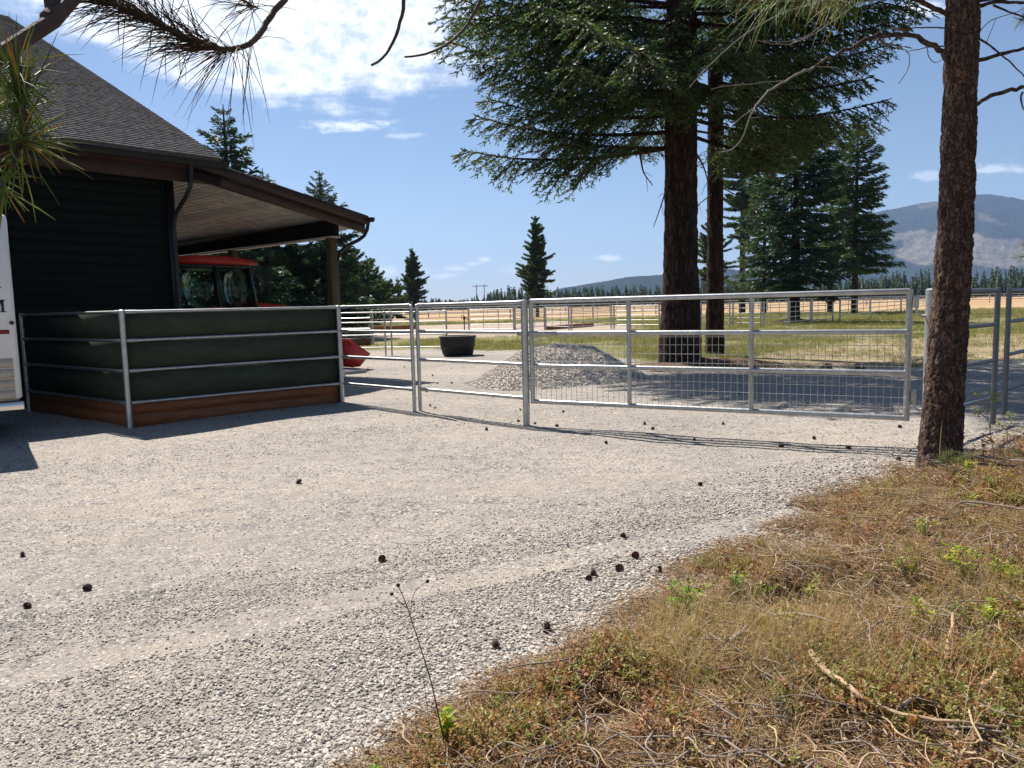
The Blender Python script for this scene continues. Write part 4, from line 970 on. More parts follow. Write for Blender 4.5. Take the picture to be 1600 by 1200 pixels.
# ------------------------------------------------------------------ white trailer at the edge
tcn = np.array([-6.63, 10.35, 0.0]); tX = nrm(np.array([-0.80, -0.60, 0])); tY = nrm(np.array([-0.60, 0.80, 0]))
tl = thing('trailer', 'white enclosed trailer with dark lettering and a red reflector strip', 'trailer', tcn)
def TT(a, b, z): return tcn + a * tX + b * tY + z * ZZ
b_ = MB(); LT, WT_ = 4.2, 1.75
b_.box(TT(LT / 2, WT_ / 2, 1.78), (LT, WT_, 2.5), tX, tY, ZZ, 0.05); b_.build('body', M['white'], tl)
b_ = MB(); b_.box(TT(LT / 2, WT_ / 2, 0.46), (LT + 0.02, WT_ + 0.06, 0.11), tX, tY, ZZ, 0.01); b_.build('frame', M['alu'], tl)
b_ = MB(); b_.box(TT(0.0, WT_ / 2 - 0.7, 2.0), (0.02, 0.04, 0.12), tX, tY, ZZ); b_.build('door_hinge', M['galv'], tl)
for k in range(4):                                                   # folded metal slats low on the side
    z0 = 0.56 + k * 0.14; b_ = MB()
    b_.prism([TT(0.075, -0.003, z0), TT(0.075, -0.03, z0 + 0.02), TT(0.075, -0.008, z0 + 0.125), TT(0.075, -0.003, z0 + 0.125)], tX * 2.6); b_.build('metal_slat', M['slat'], tl)
b_ = MB(); b_.box(TT(0.335, -0.004, 1.46), (0.5, 0.006, 0.055), tX, tY, ZZ); b_.build('reflector_strip', M['redtape'], tl)
b_ = MB(); b_.lathe([(0.028, 0), (0.022, 0.015), (0, 0.018)], TT(0.05, -0.002, 1.58), 14, -tY); b_.build('lock', M['black'], tl, True)
def stroke(mb, a, b, w):
    """flat stroke on the side, coordinates in metres from the lettering's right end, letters read along -tX"""
    a = np.array(a); b = np.array(b); d = b - a; n = np.array([-d[1], d[0]]); n = n / np.linalg.norm(n) * w / 2
    q = [a + n, b + n, b - n, a - n]; mb.prism([TT(x, -0.0025, z) for x, z in q], -tY * 0.004)
b_ = MB(); x0, zb, hh = 0.115, 1.73, 0.15
for (a, b, w) in (((x0 + 0.02, zb), (x0 + 0.02, zb + hh), 0.032), ((x0 + 0.17, zb), (x0 + 0.17, zb + hh), 0.024), ((x0 + 0.16, zb + hh), (x0 + 0.095, zb + 0.02), 0.028), ((x0 + 0.095, zb + 0.02), (x0 + 0.03, zb + hh), 0.022),
                  ((x0 - 0.012, zb), (x0 + 0.052, zb), 0.014), ((x0 - 0.012, zb + hh), (x0 + 0.04, zb + hh), 0.014), ((x0 + 0.145, zb), (x0 + 0.195, zb), 0.014), ((x0 + 0.15, zb + hh), (x0 + 0.2, zb + hh), 0.014)): stroke(b_, a, b, w)
b_.build('lettering', M['print'], tl)
b_ = MB(); x0, zb = 0.15, 1.93
for (a, b, w) in (((x0, zb + 0.12), (x0 + 0.06, zb + 0.03), 0.022), ((x0 + 0.12, zb + 0.12), (x0 + 0.06, zb + 0.03), 0.026), ((x0 + 0.06, zb), (x0 + 0.06, zb + 0.04), 0.026), ((x0 - 0.02, zb + 0.12), (x0 + 0.03, zb + 0.12), 0.012), ((x0 + 0.1, zb + 0.12), (x0 + 0.15, zb + 0.12), 0.012), ((x0 + 0.03, zb), (x0 + 0.09, zb), 0.012)): stroke(b_, a, b, w)
b_.build('lettering', M['print'], tl)
for y in (0.12, WT_ - 0.12):
    for x in (1.7, 2.55):
        b_ = MB(); b_.lathe([(0.2, -0.1), (0.33, -0.11), (0.35, -0.06), (0.35, 0.06), (0.33, 0.11), (0.2, 0.1), (0.2, -0.1)], TT(x, y, 0.35), 28, tY); wv_ = b_.build('wheel', M['rubber'], tl, True)
        b_ = MB(); b_.lathe([(0, -0.06), (0.1, -0.07), (0.2, -0.09), (0.21, 0), (0.2, 0.09), (0, 0.06)], TT(x, y, 0.35), 20, tY); b_.build('rim', M['alu'], wv_, True)

# ------------------------------------------------------------------ trees
def leaf_quads(P, D, l, w, rng):
    n = len(P); D = D / (np.linalg.norm(D, axis=1, keepdims=True) + 1e-9)
    r = rng.normal(size=(n, 3)); r[:, 2] += 0.0
    s = np.cross(D, r); s /= np.linalg.norm(s, axis=1, keepdims=True) + 1e-9
    l = np.broadcast_to(l, (n,))[:, None]; w = np.broadcast_to(w, (n,))[:, None]
    V = np.stack([P, P + D * l * 0.45 + s * w / 2, P + D * l, P + D * l * 0.45 - s * w / 2], 1).reshape(-1, 3)
    return V, np.arange(n * 4).reshape(-1, 4)
def fir_limb(rng, L, ll, lw, nsec, bare, droop, up, hang, order3=True, limb_r=None):
    """a limb lying along +x; returns leaves (V,F) and wood (V,F3,F4)"""
    t = np.linspace(0, 1, 9)
    wob = np.cumsum(rng.normal(size=9)) * 0.012 * L
    ax = np.stack([L * t, wob * t, L * (-droop * t + up * t ** 2.6)], 1)
    wood = MB(); lr = limb_r or 0.011 * L + 0.006
    wood.tube(ax, np.linspace(lr, lr * 0.15, 9), 5, False)
    P, D, S = [], [], []
    def along(p0, d, ln, sp, spread):
        n = max(2, int(ln / sp))
        for s in (1, -1):
            q = (np.arange(n) + rng.rand(n)) / n
            pos = p0 + d * (q * ln)[:, None]
            side = nrm(np.cross(d, (0, 0, 1)))
            dd = d * math.cos(spread) + s * side * math.sin(spread)
            dd = dd + rng.normal(size=(n, 3)) * 0.28
            P.append(pos); D.append(dd); S.append(np.full(n, 1.0))
        P.append(np.array([p0 + d * ln * 0.9])); D.append(d[None]); S.append(np.array([1.2]))
    for i in range(nsec):
        q = bare + (1 - bare) * (i + rng.rand()) / nsec
        p0 = np.array([np.interp(q, t, ax[:, k]) for k in range(3)])
        s = 1 if i % 2 else -1
        l2 = L * (0.09 + 0.27 * (1 - q)) * (0.65 + 0.5 * rng.rand()) * min(1, (q - bare) / 0.12 + 0.35)
        a = R(40 + 25 * rng.rand())
        d = nrm([math.cos(a), s * math.sin(a), -0.10 - hang * rng.rand()])
        k = 5; u_ = np.linspace(0, 1, k)[:, None]
        pth = p0 + d * u_ * l2 + np.array([0, 0, -1.0]) * (u_ ** 2) * l2 * hang * 0.45
        wood.tube(pth, np.linspace(lr * 0.28, lr * 0.08, k), 3, False)
        if order3:
            n3 = max(2, int(l2 / (ll * 1.15)))
            for j in range(n3):
                f = (j + 0.3 + 0.6 * rng.rand()) / n3
                pp = np.array([np.interp(f, u_[:, 0], pth[:, c]) for c in range(3)])
                s3 = 1 if j % 2 else -1
                d3 = nrm(d * 0.75 + s3 * nrm(np.cross(d, (0, 0, 1))) * 0.75 + np.array([0, 0, -hang * (0.2 + 0.9 * rng.rand())]))
                along(pp, d3, max(ll * 0.8, l2 * 0.38 * (1 - 0.6 * f)), ll * 0.5, 0.6)
            along(pth[2], nrm(pth[4] - pth[2]), np.linalg.norm(pth[4] - pth[2]), ll * 0.45, 0.6)
        else:
            along(pth[0], nrm(pth[-1] - pth[0]), l2, ll * 0.42, 0.75)
    tipd = nrm(ax[-1] - ax[-3]); along(ax[-3], tipd, np.linalg.norm(ax[-1] - ax[-3]), ll * 0.4, 0.7)
    P, D, S = np.concatenate(P), np.concatenate(D), np.concatenate(S)
    lv = leaf_quads(P, D, ll * S * (0.75 + 0.5 * rng.rand(len(P))), lw, rng)
    return lv, wood.arrays()
def pine_limb(rng, L, tl_, tw, nsec, bare, droop, up, nneed=14):
    t = np.linspace(0, 1, 8); ax = np.stack([L * t, np.cumsum(rng.normal(size=8)) * 0.02 * L * t, L * (-droop * t + up * t ** 2)], 1)
    wood = MB(); lr = 0.012 * L + 0.008; wood.tube(ax, np.linspace(lr, lr * 0.25, 8), 5, False)
    P, D = [], []
    def tuft(p, d):
        dd = nrm(d) * 0.75 + rng.normal(size=(nneed, 3)) * 0.55 + np.array([0, 0, 0.12]); P.append(np.repeat(p[None], nneed, 0) - nrm(d) * rng.rand(nneed, 1) * tl_ * 0.6); D.append(dd)
    for i in range(nsec):
        q = bare + (1 - bare) * (i + rng.rand()) / nsec; p0 = np.array([np.interp(q, t, ax[:, k]) for k in range(3)])
        s = 1 if i % 2 else -1; a = R(35 + 30 * rng.rand()); d = nrm([math.cos(a), s * math.sin(a), 0.15 + 0.4 * rng.rand()])
        l2 = L * (0.08 + 0.28 * (1 - q)) * (0.6 + 0.6 * rng.rand())
        wood.tube([p0, p0 + d * l2 * 0.5 - ZZ * 0.04 * l2, p0 + d * l2], [lr * 0.3, lr * 0.22, lr * 0.12], 3, False)
        for f in np.arange(1, 0.2, -max(0.18, tl_ / l2 * 0.7)): tuft(p0 + d * l2 * f, d)
    tuft(ax[-1], ax[-1] - ax[-2]); tuft(ax[-2], ax[-1] - ax[-2])
    P, D = np.concatenate(P), np.concatenate(D)
    return leaf_quads(P, D, tl_ * (0.7 + 0.5 * rng.rand(len(P))), tw, rng), wood.arrays()
def place(geo, yaw, pitch, sc, loc):
    cy, sy_, cp, sp_ = math.cos(yaw), math.sin(yaw), math.cos(pitch), math.sin(pitch)
    Mx = np.array([[cy, -sy_, 0], [sy_, cy, 0], [0, 0, 1]]) @ np.array([[cp, 0, -sp_], [0, 1, 0], [sp_, 0, cp]])
    return (np.asarray(geo) * sc) @ Mx.T + loc
def crown_mesh(name, limbs, mats):
    """limbs: list of (limb, yaw, pitch, scale, loc); one mesh of leaves and twigs"""
    lv, lf, wv_, w3, w4, nl, nwv = [], [], [], [], [], 0, 0
    for (leaf, wood), yaw, pitch, sc, loc in limbs:
        V = place(leaf[0], yaw, pitch, sc, loc); lv.append(V); lf.append(leaf[1] + nl); nl += len(V)
        Vw = place(wood[0], yaw, pitch, sc, loc)
        wv_.append(Vw)
        for f in wood[1]:
            (w3 if f.shape[1] == 3 else w4).append(f + nwv)
        nwv += len(Vw)
    V = np.concatenate(lv + wv_); F = [np.concatenate(lf)]; n1 = len(F[0])
    F2 = [np.concatenate(x) + nl for x in (w4,) if x]
    if F2: F = [np.concatenate(F + F2)]
    mi = np.concatenate([np.zeros(n1, int), np.ones(len(F[0]) - n1, int)])
    return np_mesh(name, V, F, mats, False, mi)
def trunk_geo(path, rad, n, rows, amp, fr, seed, base_flare=None):
    P = smooth_path(path, rows); q = np.linspace(0, 1, rows)
    rr = np.interp(q, np.linspace(0, 1, len(rad)), rad)
    th = np.arange(n) * 2 * PI / n
    TH, RW = np.meshgrid(th, q, indexing='xy')
    L = np.sum(np.linalg.norm(np.diff(P, axis=0), axis=1)); circ = 2 * PI * rr.mean()
    k = max(6, int(circ / fr))
    # bark plates: ridged noise, wrapped round the trunk
    def wrap(sx, sy, sd):
        a = TH / (2 * PI); b = RW * L / sy
        x = a * sx
        w = a
        return vnoise(x, b, sd) * (1 - w) + vnoise(x - sx, b, sd) * w
    d = 1 - np.abs(wrap(k, fr * 3.0, seed) * 2 - 1) * 1.0
    d2 = wrap(k * 2, fr * 1.2, seed + 3); d3 = wrap(k * 4.5, fr * 0.5, seed + 5)
    d4 = wrap(k * 8, fr * 0.3, seed + 7)
    disp = amp * (-(d ** 4) * 0.9 + (d2 - 0.5) * 0.6 + (d3 - 0.5) * 0.8 + (np.maximum(d4, 0.45) - 0.5) * 0.7)
    rad_ = rr[:, None] * (1 + (wrap(3, 0.9, seed + 8) - 0.5) * 0.06) + disp
    V = np.stack([P[:, 0:1] + rad_ * np.cos(TH), P[:, 1:2] + rad_ * np.sin(TH), np.repeat(P[:, 2:3], n, 1)], 2).reshape(-1, 3)
    i, j = np.meshgrid(np.arange(rows - 1), np.arange(n), indexing='ij'); i = i.ravel(); j = j.ravel(); j2 = (j + 1) % n
    return V, np.stack([i * n + j, i * n + j2, (i + 1) * n + j2, (i + 1) * n + j], 1)
def tree(name, label, base, trunk_path, rad, crown, crown_mats, n=20, rows=60, amp=0.01, fr=0.08, seed=1, bark='bark_fir', group=None):
    t = thing(name, label, 'tree', base, group); base = np.asarray(base, float)
    V, F = trunk_geo(trunk_path, rad, n, rows, amp, fr, seed)
    link_mesh('trunk', np_mesh('trunk', V - base, [F], M[bark], False if amp > 0.015 else True), t)
    if crown:
        me = crown_mesh('crown', [(l, y, p, s, np.asarray(c) - base) for l, y, p, s, c in crown], crown_mats)
        link_mesh('crown', me, t)
    return t
def whorls(rng, base, H, z0, prof, lib, step, per, pitch_lo=-0.15, pitch_hi=0.45, lean=(0, 0), jz=0.06, lv=0.45, pv=0.07):
    """lib: dict length -> limbs; prof(f) limb length at crown fraction f"""
    out_ = []; z = z0
    keys = sorted(lib)
    while z < H - 0.15:
        f = (z - z0) / (H - z0); L = prof(f)
        for k in range(per):
            Lk = L * (1.17 - lv + lv * rng.rand()); key = min(keys, key=lambda q: abs(q - Lk)); lim = lib[key][rng.randint(len(lib[key]))]
            out_.append((lim, 2 * PI * (k + rng.rand() * 0.9) / per + z * 2.4, pitch_lo + (pitch_hi - pitch_lo) * f + rng.normal() * pv, Lk / key, np.array([base[0] + lean[0] * z, base[1] + lean[1] * z, base[2] + min(z + rng.normal() * jz, H - 0.1)])))
        z += step * (1.15 - 0.55 * f) * (0.8 + 0.4 * rng.rand())
    return out_
def gbase(px, py):
    p = gp(px, py); p[2] = float(gz(p[0], p[1])) - 0.05; return p

# --- the two great firs
rng = np.random.RandomState(11)
big_lib = {L: [fir_limb(rng, L, 0.115, 0.034, int(6 + L * 7.0), 0.26, 0.12, 0.16, 0.5) for _ in range(4)] for L in (5.2, 3.4, 1.8)}
def aim(base, a_px, t_px, Y, tipY):
    """limb from the trunk at picture height to a tip: yaw, length, start"""
    p = dp(*a_px, Y); q = dp(*t_px, tipY); d = q - p
    return p, d
def limb_to(lib, base, attach_y, tip, tipY, rng, axx):
    p = dp(axx, attach_y, base[1]); p[0] = base[0] + (p[2] - base[2]) * 0.004; p[1] = base[1]
    q = dp(*tip, tipY); d = q - p; Lk = np.linalg.norm(d); key = min(lib, key=lambda k: abs(k - Lk))
    pit = math.atan2(d[2], math.hypot(d[0], d[1])) + 0.045
    return (lib[key][rng.randint(len(lib[key]))], math.atan2(d[1], d[0]), pit, Lk / key, p)
b1 = gbase(1062, 573)
cr = []
Y1 = b1[1]
for ay, tip, ty in ((228, (722, 262), Y1 + 0.6), (232, (800, 215), Y1 - 1.6), (205, (742, 208), Y1 - 0.5), (180, (757, 178), Y1 + 1.2), (165, (790, 150), Y1 - 2.0), (150, (760, 140), Y1 + 2.2), (120, (692, 92), Y1), (110, (720, 60), Y1 + 1.5),
                    (85, (700, 20), Y1 - 0.8), (60, (690, -10), Y1 + 0.4), (95, (780, 110), Y1 - 2.5), (40, (740, -30), Y1 - 1.5), (30, (830, 40), Y1 - 3), (10, (700, -60), Y1), (140, (880, 130), Y1 - 4), (70, (900, 70), Y1 - 4.5), 
                    (90, (1010, 120), Y1 - 5), (120, (1180, 150), Y1 - 4.6), (60, (1150, 90), Y1 - 5), (175, (1390, 182), Y1 - 0.5), (150, (1300, 205), Y1 - 2.4), (130, (1355, 150), Y1 - 1.2), (100, (1400, 95), Y1 + 0.3), (70, (1410, 60), Y1 - 1), (40, (1420, 20), Y1), (60, (1300, 90), Y1 - 3.5), (20, (1330, 10), Y1 - 2.5), (205, (1230, 250), Y1 + 3.0), (180, (1290, 225), Y1 + 2.2), (30, (1240, 40), Y1 - 4), (0, (1400, -30), Y1), (-30, (720, -90), Y1), (-30, (1380, -80), Y1 + 1)):
    cr.append(limb_to(big_lib, b1, ay, tip, ty, rng, 1068))
cr += whorls(rng, b1, 27, 9.6, lambda f: 5.4 * (1 - f) ** 0.8 + 0.4, big_lib, 0.95, 4, -0.10, 0.4)
cr += whorls(rng, b1, 9.8, 7.4, lambda f: 4.4, big_lib, 0.75, 4, -0.10, -0.02)
t1 = tree('fir_tree', 'huge fir with thick dark trunk and wide drooping boughs behind the gate', b1, [b1, b1 + [0.02, 0, 2], b1 + [0.06, 0, 9], b1 + [0.05, 0, 26.5]], [0.56, 0.44, 0.40, 0.385, 0.37, 0.35, 0.33, 0.30, 0.26, 0.22, 0.16, 0.10, 0.04], cr, [M['fir'], M['bark_fir']], 72, 420, 0.03, 0.11, 5)
# bare dead twigs hanging from its lowest boughs
def dead_twigs(parent, specs, mat, rr):
    org = ORG[parent.name]
    for pts in specs:
        b = MB(); P = smooth_path(pts, 14); b.tube(P, np.linspace(rr, rr * 0.3, len(P)), 5, False)
        k = len(P)
        for i in range(3, k - 1, 2):
            d = P[i + 1] - P[i]; L = np.linalg.norm(P[-1] - P[0]) * 0.13 * (0.4 + rng.rand())
            e = nrm(d) * 0.6 + rng.normal(size=3) * 0.5 + np.array([0, 0, -0.3]); b.tube([P[i], P[i] + e * L * 0.5, P[i] + e * L - ZZ * L * 0.2], [rr * 0.35, rr * 0.25, rr * 0.15], 3, False)
        b.build('dead_branch', mat, parent)
dead_twigs(t1, [[dp(1050, 245, Y1), dp(1046, 280, Y1 - 0.3), dp(1030, 330, Y1 - 0.5), dp(1021, 355, Y1 - 0.5)], [dp(1045, 232, Y1), dp(960, 228, Y1 - 0.8), dp(880, 226, Y1 - 1.0), dp(800, 245, Y1 - 0.9)],
                [dp(910, 228, Y1 - 0.9), dp(905, 260, Y1 - 0.9), dp(907, 290, Y1 - 0.9)], [dp(1000, 240, Y1 - .4), dp(1005, 270, Y1 - .5), dp(1020, 290, Y1 - .5)], [dp(1085, 235, Y1), dp(1100, 260, Y1 - 1), dp(1110, 300, Y1 - 1.2)], [dp(935, 226, Y1 - 1), dp(925, 250, Y1 - 1), dp(930, 275, Y1 - 1)],
                [dp(1090, 170, Y1), dp(1160, 158, Y1 - 1.2), dp(1230, 155, Y1 - 1.8)], [dp(1090, 205, Y1), dp(1180, 220, Y1 - 1.4), dp(1250, 245, Y1 - 2)]], M['twig_dark'], 0.03)
b2 = gbase(1117, 555)
cr = whorls(rng, b2, 26, 8.0, lambda f: 3.4 * (1 - f) ** 0.7 + 0.3, big_lib, 0.85, 4, -0.2, 0.35)
Y2 = b2[1]
for ay, tip, ty in ((250, (1290, 235), Y2 - 1.5), (235, (1240, 270), Y2 - 2.5), (240, (1210, 245), Y2 - 3), (215, (1330, 200), Y2), (180, (1370, 215), Y2 - 1)): cr.append(limb_to(big_lib, b2, ay, tip, ty, rng, 1117))
t2 = tree('fir_tree', 'slimmer reddish fir trunk just beside the huge fir', b2, [b2, b2 + [0.0, 0, 3], b2 + [0.0, 0, 10], b2 + [0.05, 0, 25.5]], [0.30, 0.24, 0.235, 0.22, 0.21, 0.20, 0.18, 0.15, 0.1, 0.04], cr, [M['fir'], M['bark_fir']], 48, 300, 0.02, 0.09, 15)
dead_twigs(t2, [[dp(1117, 300, Y2), dp(1090, 320, Y2 - .8), dp(1075, 360, Y2 - 1)], [dp(1122, 290, Y2), dp(1160, 310, Y2 - .5), dp(1190, 350, Y2 - .6)], [dp(1122, 260, Y2), dp(1170, 255, Y2 - .5), dp(1215, 275, Y2 - .8)], [dp(1122, 330, Y2), dp(1150, 322, Y2 - .5), dp(1185, 330, Y2 - .8)]], M['twig_dark'], 0.022)

# --- middle-distance trees
med = {L: [fir_limb(rng, L, 0.30, 0.10, int(8 + L * 4), 0.12, 0.12, 0.10, 0.4, order3=(L > 2)) for _ in range(4)] for L in (4.0, 2.4, 1.2)}
pin = {L: [pine_limb(rng, L, 0.26, 0.07, int(8 + L * 7), 0.12, 0.06, 0.26, 14) for _ in range(6)] for L in (3.0, 1.8, 0.9)}
def mid_tree(px, py, top, name, label, kind, r0, z0f, Lmax, step=0.7, per=5, mats=None, group=None, p=0.75, lean=0.0, bl=0.0, seed=0):
    base = gbase(px + 0.0245 * (py - top), py); Y = base[1]
    H = dp(px, top, Y)[2] - base[2]
    lib = med if kind == 'fir' else pin
    if kind == 'fir': prof = lambda f: Lmax * ((1 - f) ** p) * (1.0 if f > 0.08 else 0.7) + 0.12
    else: prof = lambda f: Lmax * (0.55 + 0.55 * math.sin(PI * min(1, f * 1.25) ** 0.8)) * (1 - f ** 3) * 0.85 + 0.2 if f < 0.75 else Lmax * 1.7 * (1 - f) + 0.15
    rg = np.random.RandomState(seed + int(px))
    cr = whorls(rg, base, H, H * z0f, prof, lib, step * (1 if kind == 'fir' else 0.62), per, -0.18 if kind == 'fir' else -0.05, 0.5, (lean, 0), 0.06 if kind == 'fir' else 0.3, 0.45 if kind == 'fir' else 0.8, 0.07 if kind == 'fir' else 0.22)
    return tree(name, label, base, [base, base + [lean * H * .5, 0, H * 0.5], base + [lean * H, 0, H]], [r0 * 1.25, r0, r0 * 0.85, r0 * 0.6, r0 * 0.35, 0.02], cr, mats or ([M['fir_blue'], M['bark_fir']] if kind == 'fir' else [M['pine'], M['bark_fir']]), 14, 50, 0.012, 0.15, int(px), group=group)
GB_ = 'firs and pines beyond the gate'
mid_tree(1232, 504, 120, 'fir_tree', 'broad dark fir with flared trunk standing on the meadow past the gate', 'fir', 0.30, 0.16, 3.9, 0.62, 6, None, GB_, 0.55)
mid_tree(1327, 491, 178, 'fir_tree', 'tall fir with bare thin lower trunk nearest the clear-cut mountain', 'fir', 0.26, 0.25, 3.7, 0.62, 6, [M['pine'], M['bark_fir']], GB_, 0.6)
mid_tree(1150, 489, 100, 'pine_tree', 'straight black-trunked pine seen between the two fir trunks and the broad fir', 'pine', 0.34, 0.30, 3.6, 1.0, 5, None, GB_)
mid_tree(1188, 490, 265, 'fir_tree', 'paler bushy fir tucked behind the broad dark fir', 'fir', 0.24, 0.16, 4.0, 0.8, 6, [M['pine'], M['bark_fir']], GB_, 0.6)
mid_tree(1108, 489, 325, 'pine_tree', 'small loose pine showing only as boughs beside the slim fir trunk', 'pine', 0.2, 0.25, 3.0, 0.9, 5, None, GB_)
mid_tree(1290, 489, 215, 'fir_tree', 'dark ragged fir filling the gap between broad fir and thin-trunked fir', 'fir', 0.24, 0.30, 3.6, 0.9, 5, None, GB_, 0.6)
GF = 'lone pines on the dry field'
mid_tree(645, 497, 388, 'pine_tree', 'lone dense pine on the field, the smaller of the two lone pines', 'pine', 0.20, 0.12, 2.4, 0.6, 6, None, GF)
mid_tree(836, 495, 338, 'pine_tree', 'tall lone pine on the field behind the gate latch post', 'pine', 0.22, 0.17, 2.8, 0.7, 6, None, GF)
mid_tree(622, 498, 434, 'pine_tree', 'little pine close beside the smaller lone pine', 'pine', 0.14, 0.05, 1.8, 0.7, 5, None, GF)
GL = 'trees behind the barn'
mid_tree(362, 540, 162, 'fir_tree', 'pointed fir rising over the barn roof edge', 'fir', 0.28, 0.12, 3.2, 0.6, 6, None, GL, 0.75)
mid_tree(418, 530, 262, 'fir_tree', 'short fir tip peeping over the lean-to rake beside the taller pointed fir', 'fir', 0.25, 0.10, 3.0, 0.65, 6, None, GL, 0.8)
mid_tree(505, 528, 266, 'fir_tree', 'slender-topped fir spreading behind the lean-to post', 'fir', 0.26, 0.08, 3.6, 0.55, 6, None, GL, 0.9)
mid_tree(440, 530, 372, 'pine_tree', 'bushy green pine seen between tractor cab and lean-to post', 'pine', 0.22, 0.06, 3.4, 0.6, 6, None, GL)
mid_tree(385, 528, 350, 'pine_tree', 'bushy pine behind the second lean-to post', 'pine', 0.22, 0.06, 3.6, 0.6, 6, None, GL)
mid_tree(330, 526, 355, 'fir_tree', 'shadowed fir seen through the tractor cab windows', 'fir', 0.22, 0.06, 3.6, 0.6, 6, None, GL, 0.7)
mid_tree(545, 510, 388, 'pine_tree', 'middling pine between lean-to post and the ragged pale pine', 'pine', 0.2, 0.05, 3.6, 0.7, 6, None, GL)
mid_tree(575, 506, 402, 'pine_tree', 'ragged pale pine with an open top, outermost of the group behind the barn', 'pine', 0.2, 0.08, 3.0, 0.85, 5, None, GL)
mid_tree(466, 517, 395, 'pine_tree', 'round-headed pine low behind the slender-topped fir', 'pine', 0.2, 0.05, 3.8, 0.7, 6, None, GL)
mid_tree(600, 502, 436, 'pine_tree', 'low dark pine at the right end of the group behind the barn', 'pine', 0.18, 0.02, 3.0, 0.7, 6, None, GL)

# --- far forest
def far_forest():
    rg = np.random.RandomState(3); Ps, Ds, Ls, Ws = [], [], [], []
    spots = []
    for i in range(1500):
        px = rg.uniform(380, 1760); Y = rg.uniform(330, 470)
        top = np.interp(px, [380, 560, 640, 680, 720, 760, 800, 860, 900, 1000, 1100, 1200, 1330, 1400, 1460, 1520, 1600, 1760], [22, 22, 18, 16, 13, 22, 32, 28, 26, 30, 30, 30, 30, 38, 40, 38, 42, 46])
        spots.append((px, Y, top))
    wood = MB()
    for px, Y, hpx in spots:
        x = (px - 800) / FOC * Y; H = max(4.0, hpx / FOC * Y * (0.45 + 0.68 * rg.rand() ** 1.4)) 
        wd = H * rg.uniform(0.13, 0.23); n = 130
        f = rg.rand(n) ** 1.0; f[:2] = 0.97; a = rg.rand(n) * 2 * PI; r = wd * (1 - f) * (0.45 + 0.55 * rg.rand(n)) + 0.15
        z = H * (0.08 + 0.92 * f)
        p = np.stack([x + r * np.cos(a) * 0.4, Y + r * np.sin(a) * 0.4, z + 0.25], 1); d = np.stack([np.cos(a), np.sin(a), -0.35 + 0.3 * rg.rand(n) + 1.2 * (f > 0.93)], 1); d[:2] = [0.02, 0, 1]
        k_ = 7; th_ = np.arange(k_) * 2 * PI / k_ + rg.rand() * 6
        cv = [(x, Y, H * 0.97 + 0.25)] + [(x + wd * 0.62 * rg.uniform(0.7, 1.15) * math.cos(q_), Y + wd * 0.62 * math.sin(q_), H * 0.12 + rg.rand() * H * 0.08) for q_ in th_] + [(x + wd * 0.16 * math.cos(q_), Y + wd * 0.16 * math.sin(q_), -0.3) for q_ in th_]
        wood.add(cv, [(0, 1 + i_, 1 + (i_ + 1) % k_) for i_ in range(k_)], [(1 + i_, 1 + k_ + i_, 1 + k_ + (i_ + 1) % k_, 1 + (i_ + 1) % k_) for i_ in range(k_)])
        Ps.append(p); Ds.append(d); Ls.append(r * 0.75 + 0.35); Ws.append(0.40 + 0.3 * rg.rand(n) + r * 0.12)
    V, F = leaf_quads(np.concatenate(Ps), np.concatenate(Ds), np.concatenate(Ls), np.concatenate(Ws), rg)
    Wv, Wf = wood.arrays(); F = [F] + [f + len(V) for f in Wf]; V = np.concatenate([V, Wv])
    tag(link_mesh('far_forest', np_mesh('far_forest', V, F, M['forest'])), 'dark band of conifers along the far edge of the field', 'forest', None, 'stuff')
far_forest()

# far power line
pw = dp(751, 470, 320); pw[2] = 0
pyl = thing('power_pole', 'tiny two-legged power pole above the treeline', 'power pole', pw)
for s in (-1, 1):
    b_ = MB(); b_.tube([pw + [s * 1.6, 0, -0.5], pw + [s * 1.6, 0, 10.6]], 0.16, 6); b_.build('pole', M['twig_dark'], pyl)
b_ = MB(); b_.box(pw + np.array([0, 0, 9.9]), (6.6, 0.25, 0.25)); b_.build('crossarm', M['twig_dark'], pyl)

